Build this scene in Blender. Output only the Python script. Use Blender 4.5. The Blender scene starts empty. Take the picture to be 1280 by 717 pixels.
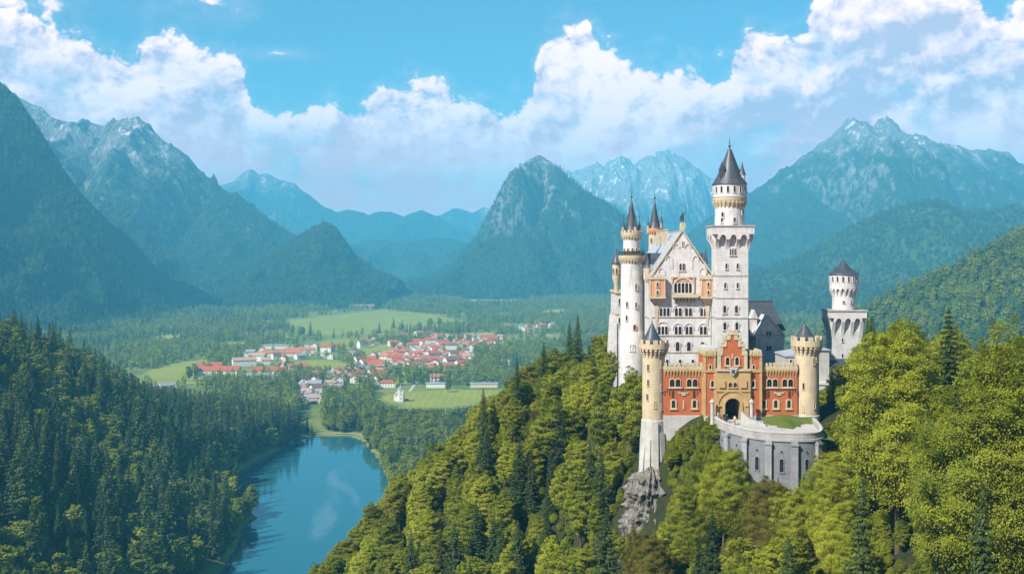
import bpy, bmesh, math, random
import numpy as np
from mathutils import Vector, Matrix, noise as mnoise

rng = np.random.default_rng(7)
random.seed(7)
SC = bpy.context.scene
COL = SC.collection
FPX = 1400.0            # focal length in photo pixels (1280 wide)
HOR = 315.0             # horizon row
EYE = 170.0             # height of the eye above the valley floor
R = math.radians

# ------------------------------------------------------------------ camera
cam = bpy.data.cameras.new('camera')
cam.sensor_width = 36.0
cam.lens = 36.0 * FPX / 1280.0
cam.shift_y = -(358.5 - HOR) / 1280.0
cam.clip_start = 1.0
cam.clip_end = 40000.0
camo = bpy.data.objects.new('camera', cam)
camo.location = (0, 0, EYE)
camo.rotation_euler = (R(90), 0, 0)
COL.objects.link(camo)
SC.camera = camo

SC.view_settings.view_transform = 'Standard'
SC.view_settings.look = 'None'
SC.view_settings.exposure = 1.12
SC.view_settings.gamma = 1.0
SC.view_settings.use_curve_mapping = False
SC.render.engine = 'CYCLES'
cy = SC.cycles
cy.max_bounces = 4
cy.use_adaptive_sampling = True
cy.adaptive_threshold = 0.012
cy.diffuse_bounces = 2
cy.glossy_bounces = 2
cy.transmission_bounces = 3
cy.transparent_max_bounces = 4
cy.volume_bounces = 1
cy.use_denoising = True
cy.caustics_reflective = False
cy.caustics_refractive = False
cy.sample_clamp_indirect = 6.0

SUN = Vector((-0.54, -0.50, 0.68)).normalized()      # direction towards the sun
SUN_EL = math.asin(SUN.z)
SUN_AZ = math.atan2(SUN.x, SUN.y)

# node helper -------------------------------------------------------------
def N(nt, kind, ins=None, **attrs):
    n = nt.nodes.new(kind)
    for k, v in attrs.items():
        setattr(n, k, v)
    for k, v in (ins or {}).items():
        s = n.inputs[k]
        if isinstance(v, bpy.types.NodeSocket):
            nt.links.new(v, s)
        else:
            s.default_value = v
    return n

def M_(nt, op, a, b=None, c=None, clamp=False):
    n = nt.nodes.new('ShaderNodeMath')
    n.operation = op
    n.use_clamp = clamp
    for i, v in enumerate((a, b, c)):
        if v is None:
            continue
        if isinstance(v, bpy.types.NodeSocket):
            nt.links.new(v, n.inputs[i])
        else:
            n.inputs[i].default_value = v
    return n.outputs[0]

def VM(nt, op, a, b=None, s=None):
    n = nt.nodes.new('ShaderNodeVectorMath')
    n.operation = op
    for i, v in enumerate((a, b)):
        if v is None:
            continue
        if isinstance(v, bpy.types.NodeSocket):
            nt.links.new(v, n.inputs[i])
        else:
            n.inputs[i].default_value = v
    if s is not None:
        if isinstance(s, bpy.types.NodeSocket):
            nt.links.new(s, n.inputs['Scale'])
        else:
            n.inputs['Scale'].default_value = s
    return n.outputs[0]

def MAPR(nt, v, a, b, c=0.0, d=1.0, smooth=False):
    n = nt.nodes.new('ShaderNodeMapRange')
    n.interpolation_type = 'SMOOTHSTEP' if smooth else 'LINEAR'
    nt.links.new(v, n.inputs[0])
    for i, x in enumerate((a, b, c, d)):
        n.inputs[i + 1].default_value = x
    return n.outputs[0]

def MIX(nt, f, a, b, mode='MIX'):
    n = nt.nodes.new('ShaderNodeMix')
    n.data_type = 'RGBA'
    n.blend_type = mode
    for s, v in ((n.inputs[0], f), (n.inputs[6], a), (n.inputs[7], b)):
        if isinstance(v, bpy.types.NodeSocket):
            nt.links.new(v, s)
        elif isinstance(v, (int, float)):
            s.default_value = v
        else:
            s.default_value = (*v, 1) if len(v) == 3 else v
    return n.outputs[2]

# ------------------------------------------------------------------ sky
world = bpy.data.worlds.new('World')
SC.world = world
world.use_nodes = True
wt = world.node_tree
wt.nodes.clear()
sky = N(wt, 'ShaderNodeTexSky', sky_type='NISHITA', sun_disc=False)
sky.sun_elevation = SUN_EL
sky.sun_rotation = SUN_AZ
sky.altitude = 300
sky.air_density = 1.0
sky.dust_density = 0.3
sky.ozone_density = 2.2
tc = N(wt, 'ShaderNodeTexCoord')
dirv = VM(wt, 'NORMALIZE', tc.outputs['Generated'])
sep = N(wt, 'ShaderNodeSeparateXYZ', {0: dirv})
ax = M_(wt, 'ABSOLUTE', sep.outputs[1])
azim = M_(wt, 'ARCTAN2', sep.outputs[0], ax)
hyp = M_(wt, 'SQRT', M_(wt, 'ADD', M_(wt, 'MULTIPLY', sep.outputs[0], sep.outputs[0]), M_(wt, 'MULTIPLY', ax, ax)))
elev = M_(wt, 'DIVIDE', sep.outputs[2], M_(wt, 'MAXIMUM', hyp, 0.02))
# height of the cloud bank's top over each bearing
tops = [(-500, 60), (-250, 20), (-80, -20), (0, 8), (60, 26), (110, 48), (150, 66), (195, 40), (215, 34), (245, 50), (285, 62), (306, 82), (318, 124),
        (345, 132), (400, 124), (445, 132), (475, 108), (540, 103), (590, 128), (650, 124), (672, 75), (690, 30), (725, 24), (760, 58), (800, 72),
        (860, 74), (900, 84), (925, 60), (940, 34), (975, 48), (1000, 40), (1015, 0), (1060, -45), (1150, -60), (1215, -20), (1250, 10), (1300, -30), (1500, -10), (1800, 90)]
fc = nt_fc = wt.nodes.new('ShaderNodeFloatCurve')
cur = fc.mapping.curves[0]
pts = []
for px, py in tops:
    a = math.atan((px - 640) / FPX)
    e = (HOR - py) / FPX * math.cos(a)
    pts.append(((a + 0.8) / 1.6, e / 0.4))
cur.points[0].location = (0.0, 0.3)
cur.points[1].location = (1.0, 0.3)
for x, y in pts:
    p = cur.points.new(x, y)
    p.handle_type = 'AUTO_CLAMPED'
fc.mapping.update()
azn = M_(wt, 'MULTIPLY_ADD', azim, 1 / 1.6, 0.5)
wt.links.new(azn, fc.inputs['Value'])
T = M_(wt, 'MULTIPLY', fc.outputs[0], 0.4)

def field(vec):
    n1 = N(wt, 'ShaderNodeTexNoise', {'Vector': vec, 'Scale': 15.0, 'Detail': 9.0, 'Roughness': 0.6, 'Distortion': 0.25})
    wv = VM(wt, 'ADD', vec, VM(wt, 'SCALE', VM(wt, 'SUBTRACT', n1.outputs['Color'], (0.5, 0.5, 0.5)), s=0.045))
    v1 = N(wt, 'ShaderNodeTexVoronoi', {'Vector': wv, 'Scale': 30.0, 'Smoothness': 0.5}, feature='SMOOTH_F1')
    v2 = N(wt, 'ShaderNodeTexVoronoi', {'Vector': wv, 'Scale': 78.0, 'Smoothness': 0.45}, feature='SMOOTH_F1')
    v3 = N(wt, 'ShaderNodeTexVoronoi', {'Vector': wv, 'Scale': 190.0, 'Smoothness': 0.4}, feature='SMOOTH_F1')
    h = M_(wt, 'MULTIPLY', M_(wt, 'SUBTRACT', n1.outputs[0], 0.5), 1.25)
    h = M_(wt, 'MULTIPLY_ADD', M_(wt, 'SUBTRACT', 0.45, v1.outputs[0]), 0.80, h)
    h = M_(wt, 'MULTIPLY_ADD', M_(wt, 'SUBTRACT', 0.45, v2.outputs[0]), 0.40, h)
    h = M_(wt, 'MULTIPLY_ADD', M_(wt, 'SUBTRACT', 0.45, v3.outputs[0]), 0.25, h)
    return h, n1.outputs[0]

dst = VM(wt, 'MULTIPLY', dirv, (1.0, 1.0, 1.25))
h0, n0 = field(dst)
h1, _ = field(VM(wt, 'ADD', dst, (-0.0075, -0.002, 0.0095)))
sd = M_(wt, 'MULTIPLY_ADD', h0, 0.034, M_(wt, 'SUBTRACT', T, elev))
# two stray puffs high over the bank
def blob(px, py, rx, ry):
    a0 = math.atan((px - 640) / FPX)
    e0 = (HOR - py) / FPX * math.cos(a0)
    da = M_(wt, 'MULTIPLY', M_(wt, 'SUBTRACT', azim, a0), FPX / rx)
    de = M_(wt, 'MULTIPLY', M_(wt, 'SUBTRACT', elev, e0), FPX / ry)
    rr = M_(wt, 'SQRT', M_(wt, 'ADD', M_(wt, 'MULTIPLY', da, da), M_(wt, 'MULTIPLY', de, de)))
    return M_(wt, 'MULTIPLY_ADD', h0, 0.016, M_(wt, 'MULTIPLY', M_(wt, 'SUBTRACT', 1.0, rr), 0.008))
for b in ((246, 4, 34, 16), (10, 2, 40, 10), (1258, 24, 16, 22), (348, 67, 22, 5)):
    sd = M_(wt, 'MAXIMUM', sd, blob(*b))
cover = MAPR(wt, sd, -0.002, 0.0065, smooth=True)
wisp = MAPR(wt, sd, -0.020, 0.012, smooth=True)
wisp = M_(wt, 'MULTIPLY', wisp, 0.16)
cover = M_(wt, 'MAXIMUM', cover, wisp)
def soft(vec):
    return N(wt, 'ShaderNodeTexNoise', {'Vector': vec, 'Scale': 8.5, 'Detail': 5.0, 'Roughness': 0.5, 'Distortion': 0.4}).outputs[0]
big_ = M_(wt, 'SUBTRACT', soft(dst), soft(VM(wt, 'ADD', dst, (-0.022, -0.006, 0.028))))
rim = MAPR(wt, sd, 0.002, 0.055, smooth=True)              # 0 at the bank's edge, 1 deep inside
edge = M_(wt, 'SUBTRACT', 1.0, rim)
small = M_(wt, 'MULTIPLY', M_(wt, 'SUBTRACT', h0, h1), M_(wt, 'MULTIPLY_ADD', edge, 0.80, 1.35))
lit = M_(wt, 'ADD', M_(wt, 'MULTIPLY', big_, 2.3), small)
nb = N(wt, 'ShaderNodeTexNoise', {'Vector': dst, 'Scale': 5.0, 'Detail': 5.0, 'Roughness': 0.55})
body = MAPR(wt, nb.outputs[0], 0.34, 0.66, -0.22, 0.24, smooth=True)
lit = M_(wt, 'ADD', lit, M_(wt, 'MULTIPLY', body, rim))
lit = M_(wt, 'ADD', lit, M_(wt, 'MULTIPLY_ADD', edge, 0.40, 0.40), clamp=True)
CLOUD_LO = (3.5, 2.85, 3.55)
CLOUD_HI = (8.8, 6.3, 6.2)
CLOUD_LOW_DOWN = (10.6, 3.8, 3.3)          # warm tint painted into low clouds to offset the blue haze
clo = MIX(wt, MAPR(wt, elev, 0.045, 0.135, smooth=True), CLOUD_LOW_DOWN, CLOUD_LO)
ccol = MIX(wt, lit, clo, CLOUD_HI)  # lit and shaded cloud sides painted into the sky colour
SKY_TINT = (0.270, 0.495, 0.53)
skyc = MIX(wt, 1.0, sky.outputs[0], SKY_TINT, 'MULTIPLY')
gapn = N(wt, 'ShaderNodeTexNoise', {'Vector': VM(wt, 'MULTIPLY', dirv, (1.0, 1.0, 1.9)), 'Scale': 8.0, 'Detail': 7.0, 'Roughness': 0.6, 'Distortion': 0.6})
gap = M_(wt, 'MULTIPLY', MAPR(wt, gapn.outputs[0], 0.52, 0.68, smooth=True), M_(wt, 'MULTIPLY', rim, 0.5))
cover = M_(wt, 'MULTIPLY', cover, M_(wt, 'SUBTRACT', 0.97, gap))
final = MIX(wt, cover, skyc, ccol)
bg = N(wt, 'ShaderNodeBackground', {'Color': final, 'Strength': 0.105})
wo = N(wt, 'ShaderNodeOutputWorld', {'Surface': bg.outputs[0]})
world.cycles.sampling_method = 'MANUAL'
world.cycles.sample_map_resolution = 512

# ------------------------------------------------------------------ sun
sun = bpy.data.lights.new('sun', 'SUN')
sun.energy = 5.0
sun.angle = R(0.55)
sun.color = (1.0, 0.94, 0.84)
suno = bpy.data.objects.new('sun', sun)
suno.rotation_euler = (-SUN).to_track_quat('-Z', 'Y').to_euler()
suno.location = (-200, -200, 600)
COL.objects.link(suno)
HAZE_DENSITY = 1.5e-4
HAZE_COLOR = (0.130, 0.580, 0.880, 1)

# ================================================================== helpers
def tag(o, label=None, cat=None, group=None, kind=None):
    if label: o['label'] = label
    if cat: o['category'] = cat
    if group: o['group'] = group
    if kind: o['kind'] = kind
    return o

def empty(name, loc, label=None, cat=None, group=None):
    o = bpy.data.objects.new(name, None)
    o.empty_display_size = 1.0
    o.location = loc
    COL.objects.link(o)
    return tag(o, label, cat, group)

def link(name, me, parent=None, loc=(0, 0, 0), rz=0.0):
    o = bpy.data.objects.new(name, me)
    o.location = loc
    o.rotation_euler = (0, 0, rz)
    if parent is not None:
        o.parent = parent
    COL.objects.link(o)
    return o

def copy_tree(o, parent=None):
    c = o.copy()
    COL.objects.link(c)
    c.parent = parent
    for ch in o.children:
        copy_tree(ch, c)
    return c

def P(px, py, Y):
    return ((px - 640) / FPX * Y, Y, EYE + (HOR - py) / FPX * Y)
def PX(px, Y):
    return (px - 640) / FPX * Y
def PZ(py, Y):
    return EYE + (HOR - py) / FPX * Y
VAL = 1.0
def V(px, py):                        # a photo point on the valley floor
    Y = (EYE - VAL) * FPX / (py - HOR)
    return ((px - 640) / FPX * Y, Y)

class MB:
    """collects faces and builds ONE mesh object"""
    def __init__(s):
        s.v, s.f, s.m, s.sm = [], [], [], []
    def add(s, verts, faces, mi=0, smooth=False):
        b = len(s.v)
        s.v += [tuple(v) for v in verts]
        for f in faces:
            s.f.append([b + i for i in f]); s.m.append(mi); s.sm.append(smooth)
        return s
    def box(s, x0, x1, y0, y1, z0, z1, mi=0):
        return s.add([(x0, y0, z0), (x1, y0, z0), (x1, y1, z0), (x0, y1, z0), (x0, y0, z1), (x1, y0, z1), (x1, y1, z1), (x0, y1, z1)],
                     [(0, 3, 2, 1), (4, 5, 6, 7), (0, 1, 5, 4), (1, 2, 6, 5), (2, 3, 7, 6), (3, 0, 4, 7)], mi)
    def taper(s, a, b, z0, z1, mi=0):     # a, b = (x0,x1,y0,y1) at bottom and top
        (x0, x1, y0, y1), (u0, u1, v0, v1) = a, b
        return s.add([(x0, y0, z0), (x1, y0, z0), (x1, y1, z0), (x0, y1, z0), (u0, v0, z1), (u1, v0, z1), (u1, v1, z1), (u0, v1, z1)],
                     [(0, 3, 2, 1), (4, 5, 6, 7), (0, 1, 5, 4), (1, 2, 6, 5), (2, 3, 7, 6), (3, 0, 4, 7)], mi)
    def prism(s, poly, y0, y1, mi=0):     # poly in (x,z), counter-clockwise seen from -y
        n = len(poly)
        vs = [(x, y0, z) for x, z in poly] + [(x, y1, z) for x, z in poly]
        fs = [tuple(range(n)), tuple(range(2 * n - 1, n - 1, -1))]
        for i in range(n):
            j = (i + 1) % n
            fs.append((j, i, n + i, n + j))
        return s.add(vs, fs, mi)
    def slab(s, poly, z0, z1, mi=0):      # poly in (x,y) counter-clockwise seen from above
        n = len(poly)
        z0s = z0 if hasattr(z0, '__len__') else [z0] * n
        z1s = z1 if hasattr(z1, '__len__') else [z1] * n
        vs = [(p[0], p[1], z0s[i]) for i, p in enumerate(poly)] + [(p[0], p[1], z1s[i]) for i, p in enumerate(poly)]
        fs = [tuple(range(n - 1, -1, -1)), tuple(range(n, 2 * n))]
        for i in range(n):
            j = (i + 1) % n
            fs.append((i, j, n + j, n + i))
        return s.add(vs, fs, mi)
    def lathe(s, cx, cy_, prof, n=28, mi=0, smooth=True, rot=0.0):
        vs, fs, k = [], [], len(prof)
        for r, z in prof:
            for i in range(n):
                a = rot + 2 * math.pi * i / n
                vs.append((cx + max(r, 0.001) * math.cos(a), cy_ + max(r, 0.001) * math.sin(a), z))
        for q in range(k - 1):
            for i in range(n):
                j = (i + 1) % n
                fs.append((q * n + i, q * n + j, (q + 1) * n + j, (q + 1) * n + i))
        fs.append(tuple(range(n - 1, -1, -1)))
        fs.append(tuple((k - 1) * n + i for i in range(n)))
        return s.add(vs, fs, mi, smooth)
    def build(s, name, mats, parent=None, origin=None, loc=None):
        if origin is None:
            origin, q = Vector((0, 0, 0)), parent
            while q is not None:
                origin += q.location; q = q.parent
        me = s.mesh(name, mats, tuple(origin))
        return link(name, me, parent, loc or (0, 0, 0))
    def mesh(s, name, mats, origin=(0, 0, 0)):
        me = bpy.data.meshes.new(name)
        ox, oy, oz = origin
        me.from_pydata([(x - ox, y - oy, z - oz) for x, y, z in s.v], [], s.f)
        for m in (mats if isinstance(mats, (list, tuple)) else [mats]):
            me.materials.append(m)
        me.polygons.foreach_set('material_index', s.m)
        me.polygons.foreach_set('use_smooth', s.sm)
        me.update()
        if any(s.sm):
            try: me.set_sharp_from_angle(angle=R(40))
            except Exception: pass
        return me

def np_mesh(name, verts, quads, mats, smooth=False, midx=None, attrs=None):
    """numpy arrays -> mesh; quads (n,4)"""
    me = bpy.data.meshes.new(name)
    nv, nf = len(verts), len(quads)
    me.vertices.add(nv)
    me.vertices.foreach_set('co', np.asarray(verts, np.float32).ravel())
    me.loops.add(nf * 4)
    me.loops.foreach_set('vertex_index', np.asarray(quads, np.int32).ravel())
    me.polygons.add(nf)
    me.polygons.foreach_set('loop_start', np.arange(0, nf * 4, 4, dtype=np.int32))
    me.polygons.foreach_set('use_smooth', np.full(nf, smooth, bool))
    if midx is not None:
        me.polygons.foreach_set('material_index', np.asarray(midx, np.int32))
    for m in (mats if isinstance(mats, (list, tuple)) else [mats]):
        me.materials.append(m)
    for k, a in (attrs or {}).items():
        at = me.attributes.new(k, 'FLOAT', 'POINT')
        at.data.foreach_set('value', np.asarray(a, np.float32))
    me.update(calc_edges=True)
    me.validate()
    return me

def grid_mesh(name, X, Y, Z, mat, smooth=True, attrs=None):
    r, c = X.shape
    idx = np.arange(r * c).reshape(r, c)
    q = np.stack([idx[:-1, :-1], idx[:-1, 1:], idx[1:, 1:], idx[1:, :-1]], -1).reshape(-1, 4)
    return np_mesh(name, np.stack([X, Y, Z], -1).reshape(-1, 3), q, mat, smooth, attrs=attrs)

# noise in numpy -----------------------------------------------------------
def _h(ix, iy, seed):
    h = (ix.astype(np.int64) * 374761393 + iy.astype(np.int64) * 668265263 + seed * 1442695041) & 0xffffffff
    h = ((h ^ (h >> 13)) * 1274126177) & 0xffffffff
    h = h ^ (h >> 16)
    return (h & 0xffffff) / float(0xffffff)
def vnoise(x, y, seed=0):
    x = np.asarray(x, float); y = np.asarray(y, float)
    ix, iy = np.floor(x), np.floor(y)
    fx, fy = x - ix, y - iy
    u = fx * fx * fx * (fx * (fx * 6 - 15) + 10); v = fy * fy * fy * (fy * (fy * 6 - 15) + 10)
    a, b = _h(ix, iy, seed), _h(ix + 1, iy, seed)
    c, d = _h(ix, iy + 1, seed), _h(ix + 1, iy + 1, seed)
    return (a * (1 - u) + b * u) * (1 - v) + (c * (1 - u) + d * u) * v
def fbm(x, y, seed=0, octv=5, gain=0.5):
    t, a, s = 0, 1.0, 0
    for o in range(octv):
        t = t + a * vnoise(x * 2 ** o + 17.3 * o, y * 2 ** o - 9.1 * o, seed + o); s += a; a *= gain
    return t / s
def ridged(x, y, seed=0, octv=5, gain=0.5):
    t, a, s, w = 0, 1.0, 0, 1.0
    for o in range(octv):
        n = 1 - np.abs(2 * vnoise(x * 2 ** o + 5.7 * o, y * 2 ** o + 3.3 * o, seed + o) - 1)
        n = n * n * w
        t = t + a * n; s += a; a *= gain
        w = np.clip(n * 1.6, 0, 1)
    return t / s
def in_poly(x, y, poly):
    x = np.asarray(x); y = np.asarray(y)
    c = np.zeros(x.shape, bool)
    n = len(poly)
    for i in range(n):
        x0, y0 = poly[i]; x1, y1 = poly[(i + 1) % n]
        if y0 == y1: continue
        k = ((y0 > y) != (y1 > y)) & (x < (x1 - x0) * (y - y0) / (y1 - y0) + x0)
        c ^= k
    return c
def poly_dist(x, y, poly):
    d = np.full(np.shape(x), 1e9)
    n = len(poly)
    for i in range(n):
        x0, y0 = poly[i]; x1, y1 = poly[(i + 1) % n]
        dx, dy = x1 - x0, y1 - y0
        t = np.clip(((x - x0) * dx + (y - y0) * dy) / (dx * dx + dy * dy + 1e-9), 0, 1)
        d = np.minimum(d, np.hypot(x - x0 - t * dx, y - y0 - t * dy))
    return d

# ================================================================== materials
def new_mat(name):
    m = bpy.data.materials.new(name)
    m.use_nodes = True
    nt = m.node_tree
    nt.nodes.clear()
    return m, nt
def out(nt, surf=None, vol=None, disp=None):
    o = nt.nodes.new('ShaderNodeOutputMaterial')
    if surf is not None: nt.links.new(surf, o.inputs['Surface'])
    if vol is not None: nt.links.new(vol, o.inputs['Volume'])
    return o
def bump(nt, h, strength=0.4, dist=0.05):
    n = N(nt, 'ShaderNodeBump', {'Height': h, 'Strength': strength, 'Distance': dist})
    return n.outputs[0]
def objco(nt):
    return N(nt, 'ShaderNodeTexCoord').outputs['Object']
def worldco(nt):
    return N(nt, 'ShaderNodeNewGeometry').outputs['Position']
def noise(nt, vec, scale, detail=4, rough=0.55, dist=0.0):
    return N(nt, 'ShaderNodeTexNoise', {'Vector': vec, 'Scale': scale, 'Detail': float(detail), 'Roughness': rough, 'Distortion': dist}).outputs[0]

def stone(name, c0, c1, stain=None, rough=0.85, bw=0.9, bh=0.42, mortar=None, mfac=0.3, streak=0.35, spec=0.2):
    """coursed masonry or plaster: block courses, blotches, vertical run-off streaks that belong to the surface"""
    m, nt = new_mat(name)
    co = objco(nt)
    sp = N(nt, 'ShaderNodeSeparateXYZ', {0: co})
    hx = M_(nt, 'ADD', sp.outputs[0], M_(nt, 'MULTIPLY', sp.outputs[1], 1.0))
    bv = N(nt, 'ShaderNodeCombineXYZ', {0: hx, 1: sp.outputs[2], 2: 0.0}).outputs[0]
    br = N(nt, 'ShaderNodeTexBrick', {'Vector': bv, 'Color1': (0.25, 0.25, 0.25, 1), 'Color2': (0.85, 0.85, 0.85, 1), 'Mortar': (0.5, 0.5, 0.5, 1), 'Scale': 1.0,
                                      'Mortar Size': 0.03, 'Mortar Smooth': 0.3, 'Bias': 0.0, 'Brick Width': bw, 'Row Height': bh})
    n1 = noise(nt, co, 0.55, 6, 0.6)
    n2 = noise(nt, co, 5.0, 4, 0.6)
    f = M_(nt, 'ADD', M_(nt, 'MULTIPLY', n1, 0.75), M_(nt, 'MULTIPLY', n2, 0.25))
    f = M_(nt, 'ADD', f, M_(nt, 'MULTIPLY', N(nt, 'ShaderNodeSeparateColor', {0: br.outputs[0]}).outputs[0], 0.17))
    col = MIX(nt, MAPR(nt, f, 0.32, 0.78), c0, c1)
    if mortar is not None:
        col = MIX(nt, M_(nt, 'MULTIPLY', br.outputs[1], mfac), col, mortar)
    if stain is not None:
        sv = VM(nt, 'MULTIPLY', co, (1.7, 1.7, 0.16))
        s1 = noise(nt, sv, 1.0, 5, 0.65)
        col = MIX(nt, MAPR(nt, s1, 0.5, 0.78, 0.0, streak, True), col, stain)
    hgt = M_(nt, 'ADD', M_(nt, 'MULTIPLY', br.outputs[1], -0.6), M_(nt, 'MULTIPLY', n2, 0.8))
    b = N(nt, 'ShaderNodeBsdfPrincipled', {'Base Color': col, 'Roughness': rough, 'Specular IOR Level': spec, 'Normal': bump(nt, hgt, 0.5, 0.05)})
    out(nt, b.outputs[0])
    return m

def roofing(name, c0, c1, seam=0.55, rough=0.5, spec=0.4, along='x', bstr=0.5):
    m, nt = new_mat(name)
    co = objco(nt)
    sp = N(nt, 'ShaderNodeSeparateXYZ', {0: co})
    u = sp.outputs[0] if along == 'x' else sp.outputs[1]
    w = M_(nt, 'FRACT', M_(nt, 'MULTIPLY', u, 1 / seam))
    line = M_(nt, 'GREATER_THAN', w, 0.9)
    rows = M_(nt, 'FRACT', M_(nt, 'MULTIPLY', sp.outputs[2], 1 / 0.34))
    n1 = noise(nt, co, 0.9, 6, 0.65)
    n2 = noise(nt, VM(nt, 'MULTIPLY', co, (2.2, 2.2, 0.5)), 2.0, 4)
    f = M_(nt, 'ADD', M_(nt, 'MULTIPLY', n1, 0.6), M_(nt, 'MULTIPLY', n2, 0.5))
    col = MIX(nt, MAPR(nt, f, 0.35, 0.75), c0, c1)
    h = M_(nt, 'ADD', line, M_(nt, 'MULTIPLY', rows, 0.4))
    b = N(nt, 'ShaderNodeBsdfPrincipled', {'Base Color': col, 'Roughness': rough, 'Specular IOR Level': spec, 'Normal': bump(nt, h, bstr, 0.05)})
    out(nt, b.outputs[0])
    return m

def plain(name, c, rough=0.6, spec=0.3, metal=0.0, var=0.25):
    m, nt = new_mat(name)
    n1 = noise(nt, objco(nt), 3.0, 5)
    dark = tuple(x * (1 - var) for x in c)
    col = MIX(nt, n1, dark, tuple(min(1, x * (1 + var)) for x in c))
    b = N(nt, 'ShaderNodeBsdfPrincipled', {'Base Color': col, 'Roughness': rough, 'Specular IOR Level': spec, 'Metallic': metal})
    out(nt, b.outputs[0])
    return m

MT = {}
MT['white'] = stone('white_limestone', (0.37, 0.355, 0.345), (0.56, 0.545, 0.53), stain=(0.20, 0.19, 0.18), bw=1.1, bh=0.5, mortar=(0.33, 0.31, 0.30), mfac=0.25, streak=0.75)
MT['tan'] = stone('tan_sandstone', (0.33, 0.265, 0.17), (0.52, 0.43, 0.29), stain=(0.24, 0.19, 0.13), bw=0.7, bh=0.34, mortar=(0.3, 0.25, 0.18), mfac=0.5, streak=0.5)
MT['cream'] = stone('cream_trim_stone', (0.32, 0.265, 0.175), (0.49, 0.42, 0.29), stain=(0.20, 0.16, 0.11), bw=0.8, bh=0.4)
MT['yellow'] = stone('yellow_sandstone', (0.30, 0.195, 0.085), (0.45, 0.315, 0.145), stain=(0.19, 0.13, 0.07), bw=0.8, bh=0.4, mortar=(0.34, 0.22, 0.09), mfac=0.4)
MT['brick'] = stone('red_brick', (0.28, 0.058, 0.018), (0.43, 0.112, 0.036), stain=(0.14, 0.045, 0.030), bw=0.36, bh=0.16, mortar=(0.42, 0.17, 0.09), mfac=0.5)
MT['obrick'] = stone('orange_brick', (0.46, 0.17, 0.075), (0.58, 0.26, 0.13), stain=(0.3, 0.13, 0.07), bw=0.36, bh=0.16, mortar=(0.5, 0.3, 0.18), mfac=0.5)
MT['grey'] = stone('grey_masonry', (0.105, 0.113, 0.127), (0.185, 0.195, 0.21), stain=(0.2, 0.2, 0.21), bw=1.0, bh=0.45, mortar=(0.28, 0.28, 0.3), mfac=0.4, streak=0.5)
MT['plinth'] = stone('pale_plinth_stone', (0.28, 0.27, 0.25), (0.45, 0.435, 0.41), stain=(0.15, 0.14, 0.125), bw=1.0, bh=0.45, mortar=(0.32, 0.31, 0.29), mfac=0.5, streak=0.6)
MT['slate'] = roofing('dark_slate', (0.022, 0.027, 0.035), (0.060, 0.070, 0.085), seam=0.45, rough=0.45)
MT['zinc'] = roofing('pale_zinc_roof', (0.27, 0.28, 0.31), (0.38, 0.39, 0.43), seam=0.9, rough=0.42, along='y')
MT['copper'] = plain('dark_bronze', (0.045, 0.06, 0.05), 0.5, 0.4)
MT['glass'] = plain('dark_window_glass', (0.012, 0.014, 0.018), 0.12, 0.5)
MT['dark'] = plain('opening_shade', (0.012, 0.011, 0.012), 0.9, 0.1)  # near-black pane: the shade inside openings painted as a colour
MT['wood'] = plain('dark_timber', (0.06, 0.035, 0.02), 0.7, 0.2)
MT['road'] = stone('pale_paving', (0.25, 0.24, 0.23), (0.40, 0.385, 0.37), stain=(0.36, 0.34, 0.32), bw=0.6, bh=0.3)
MT['pier'] = stone('grey_pier_stone', (0.17, 0.17, 0.175), (0.30, 0.295, 0.29), stain=(0.15, 0.145, 0.14), bw=1.0, bh=0.45, mortar=(0.2, 0.2, 0.2), mfac=0.5, streak=0.6)
MT['coping'] = stone('weathered_coping', (0.20, 0.19, 0.18), (0.37, 0.355, 0.335), stain=(0.2, 0.19, 0.18), bw=1.2, bh=0.6)

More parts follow.
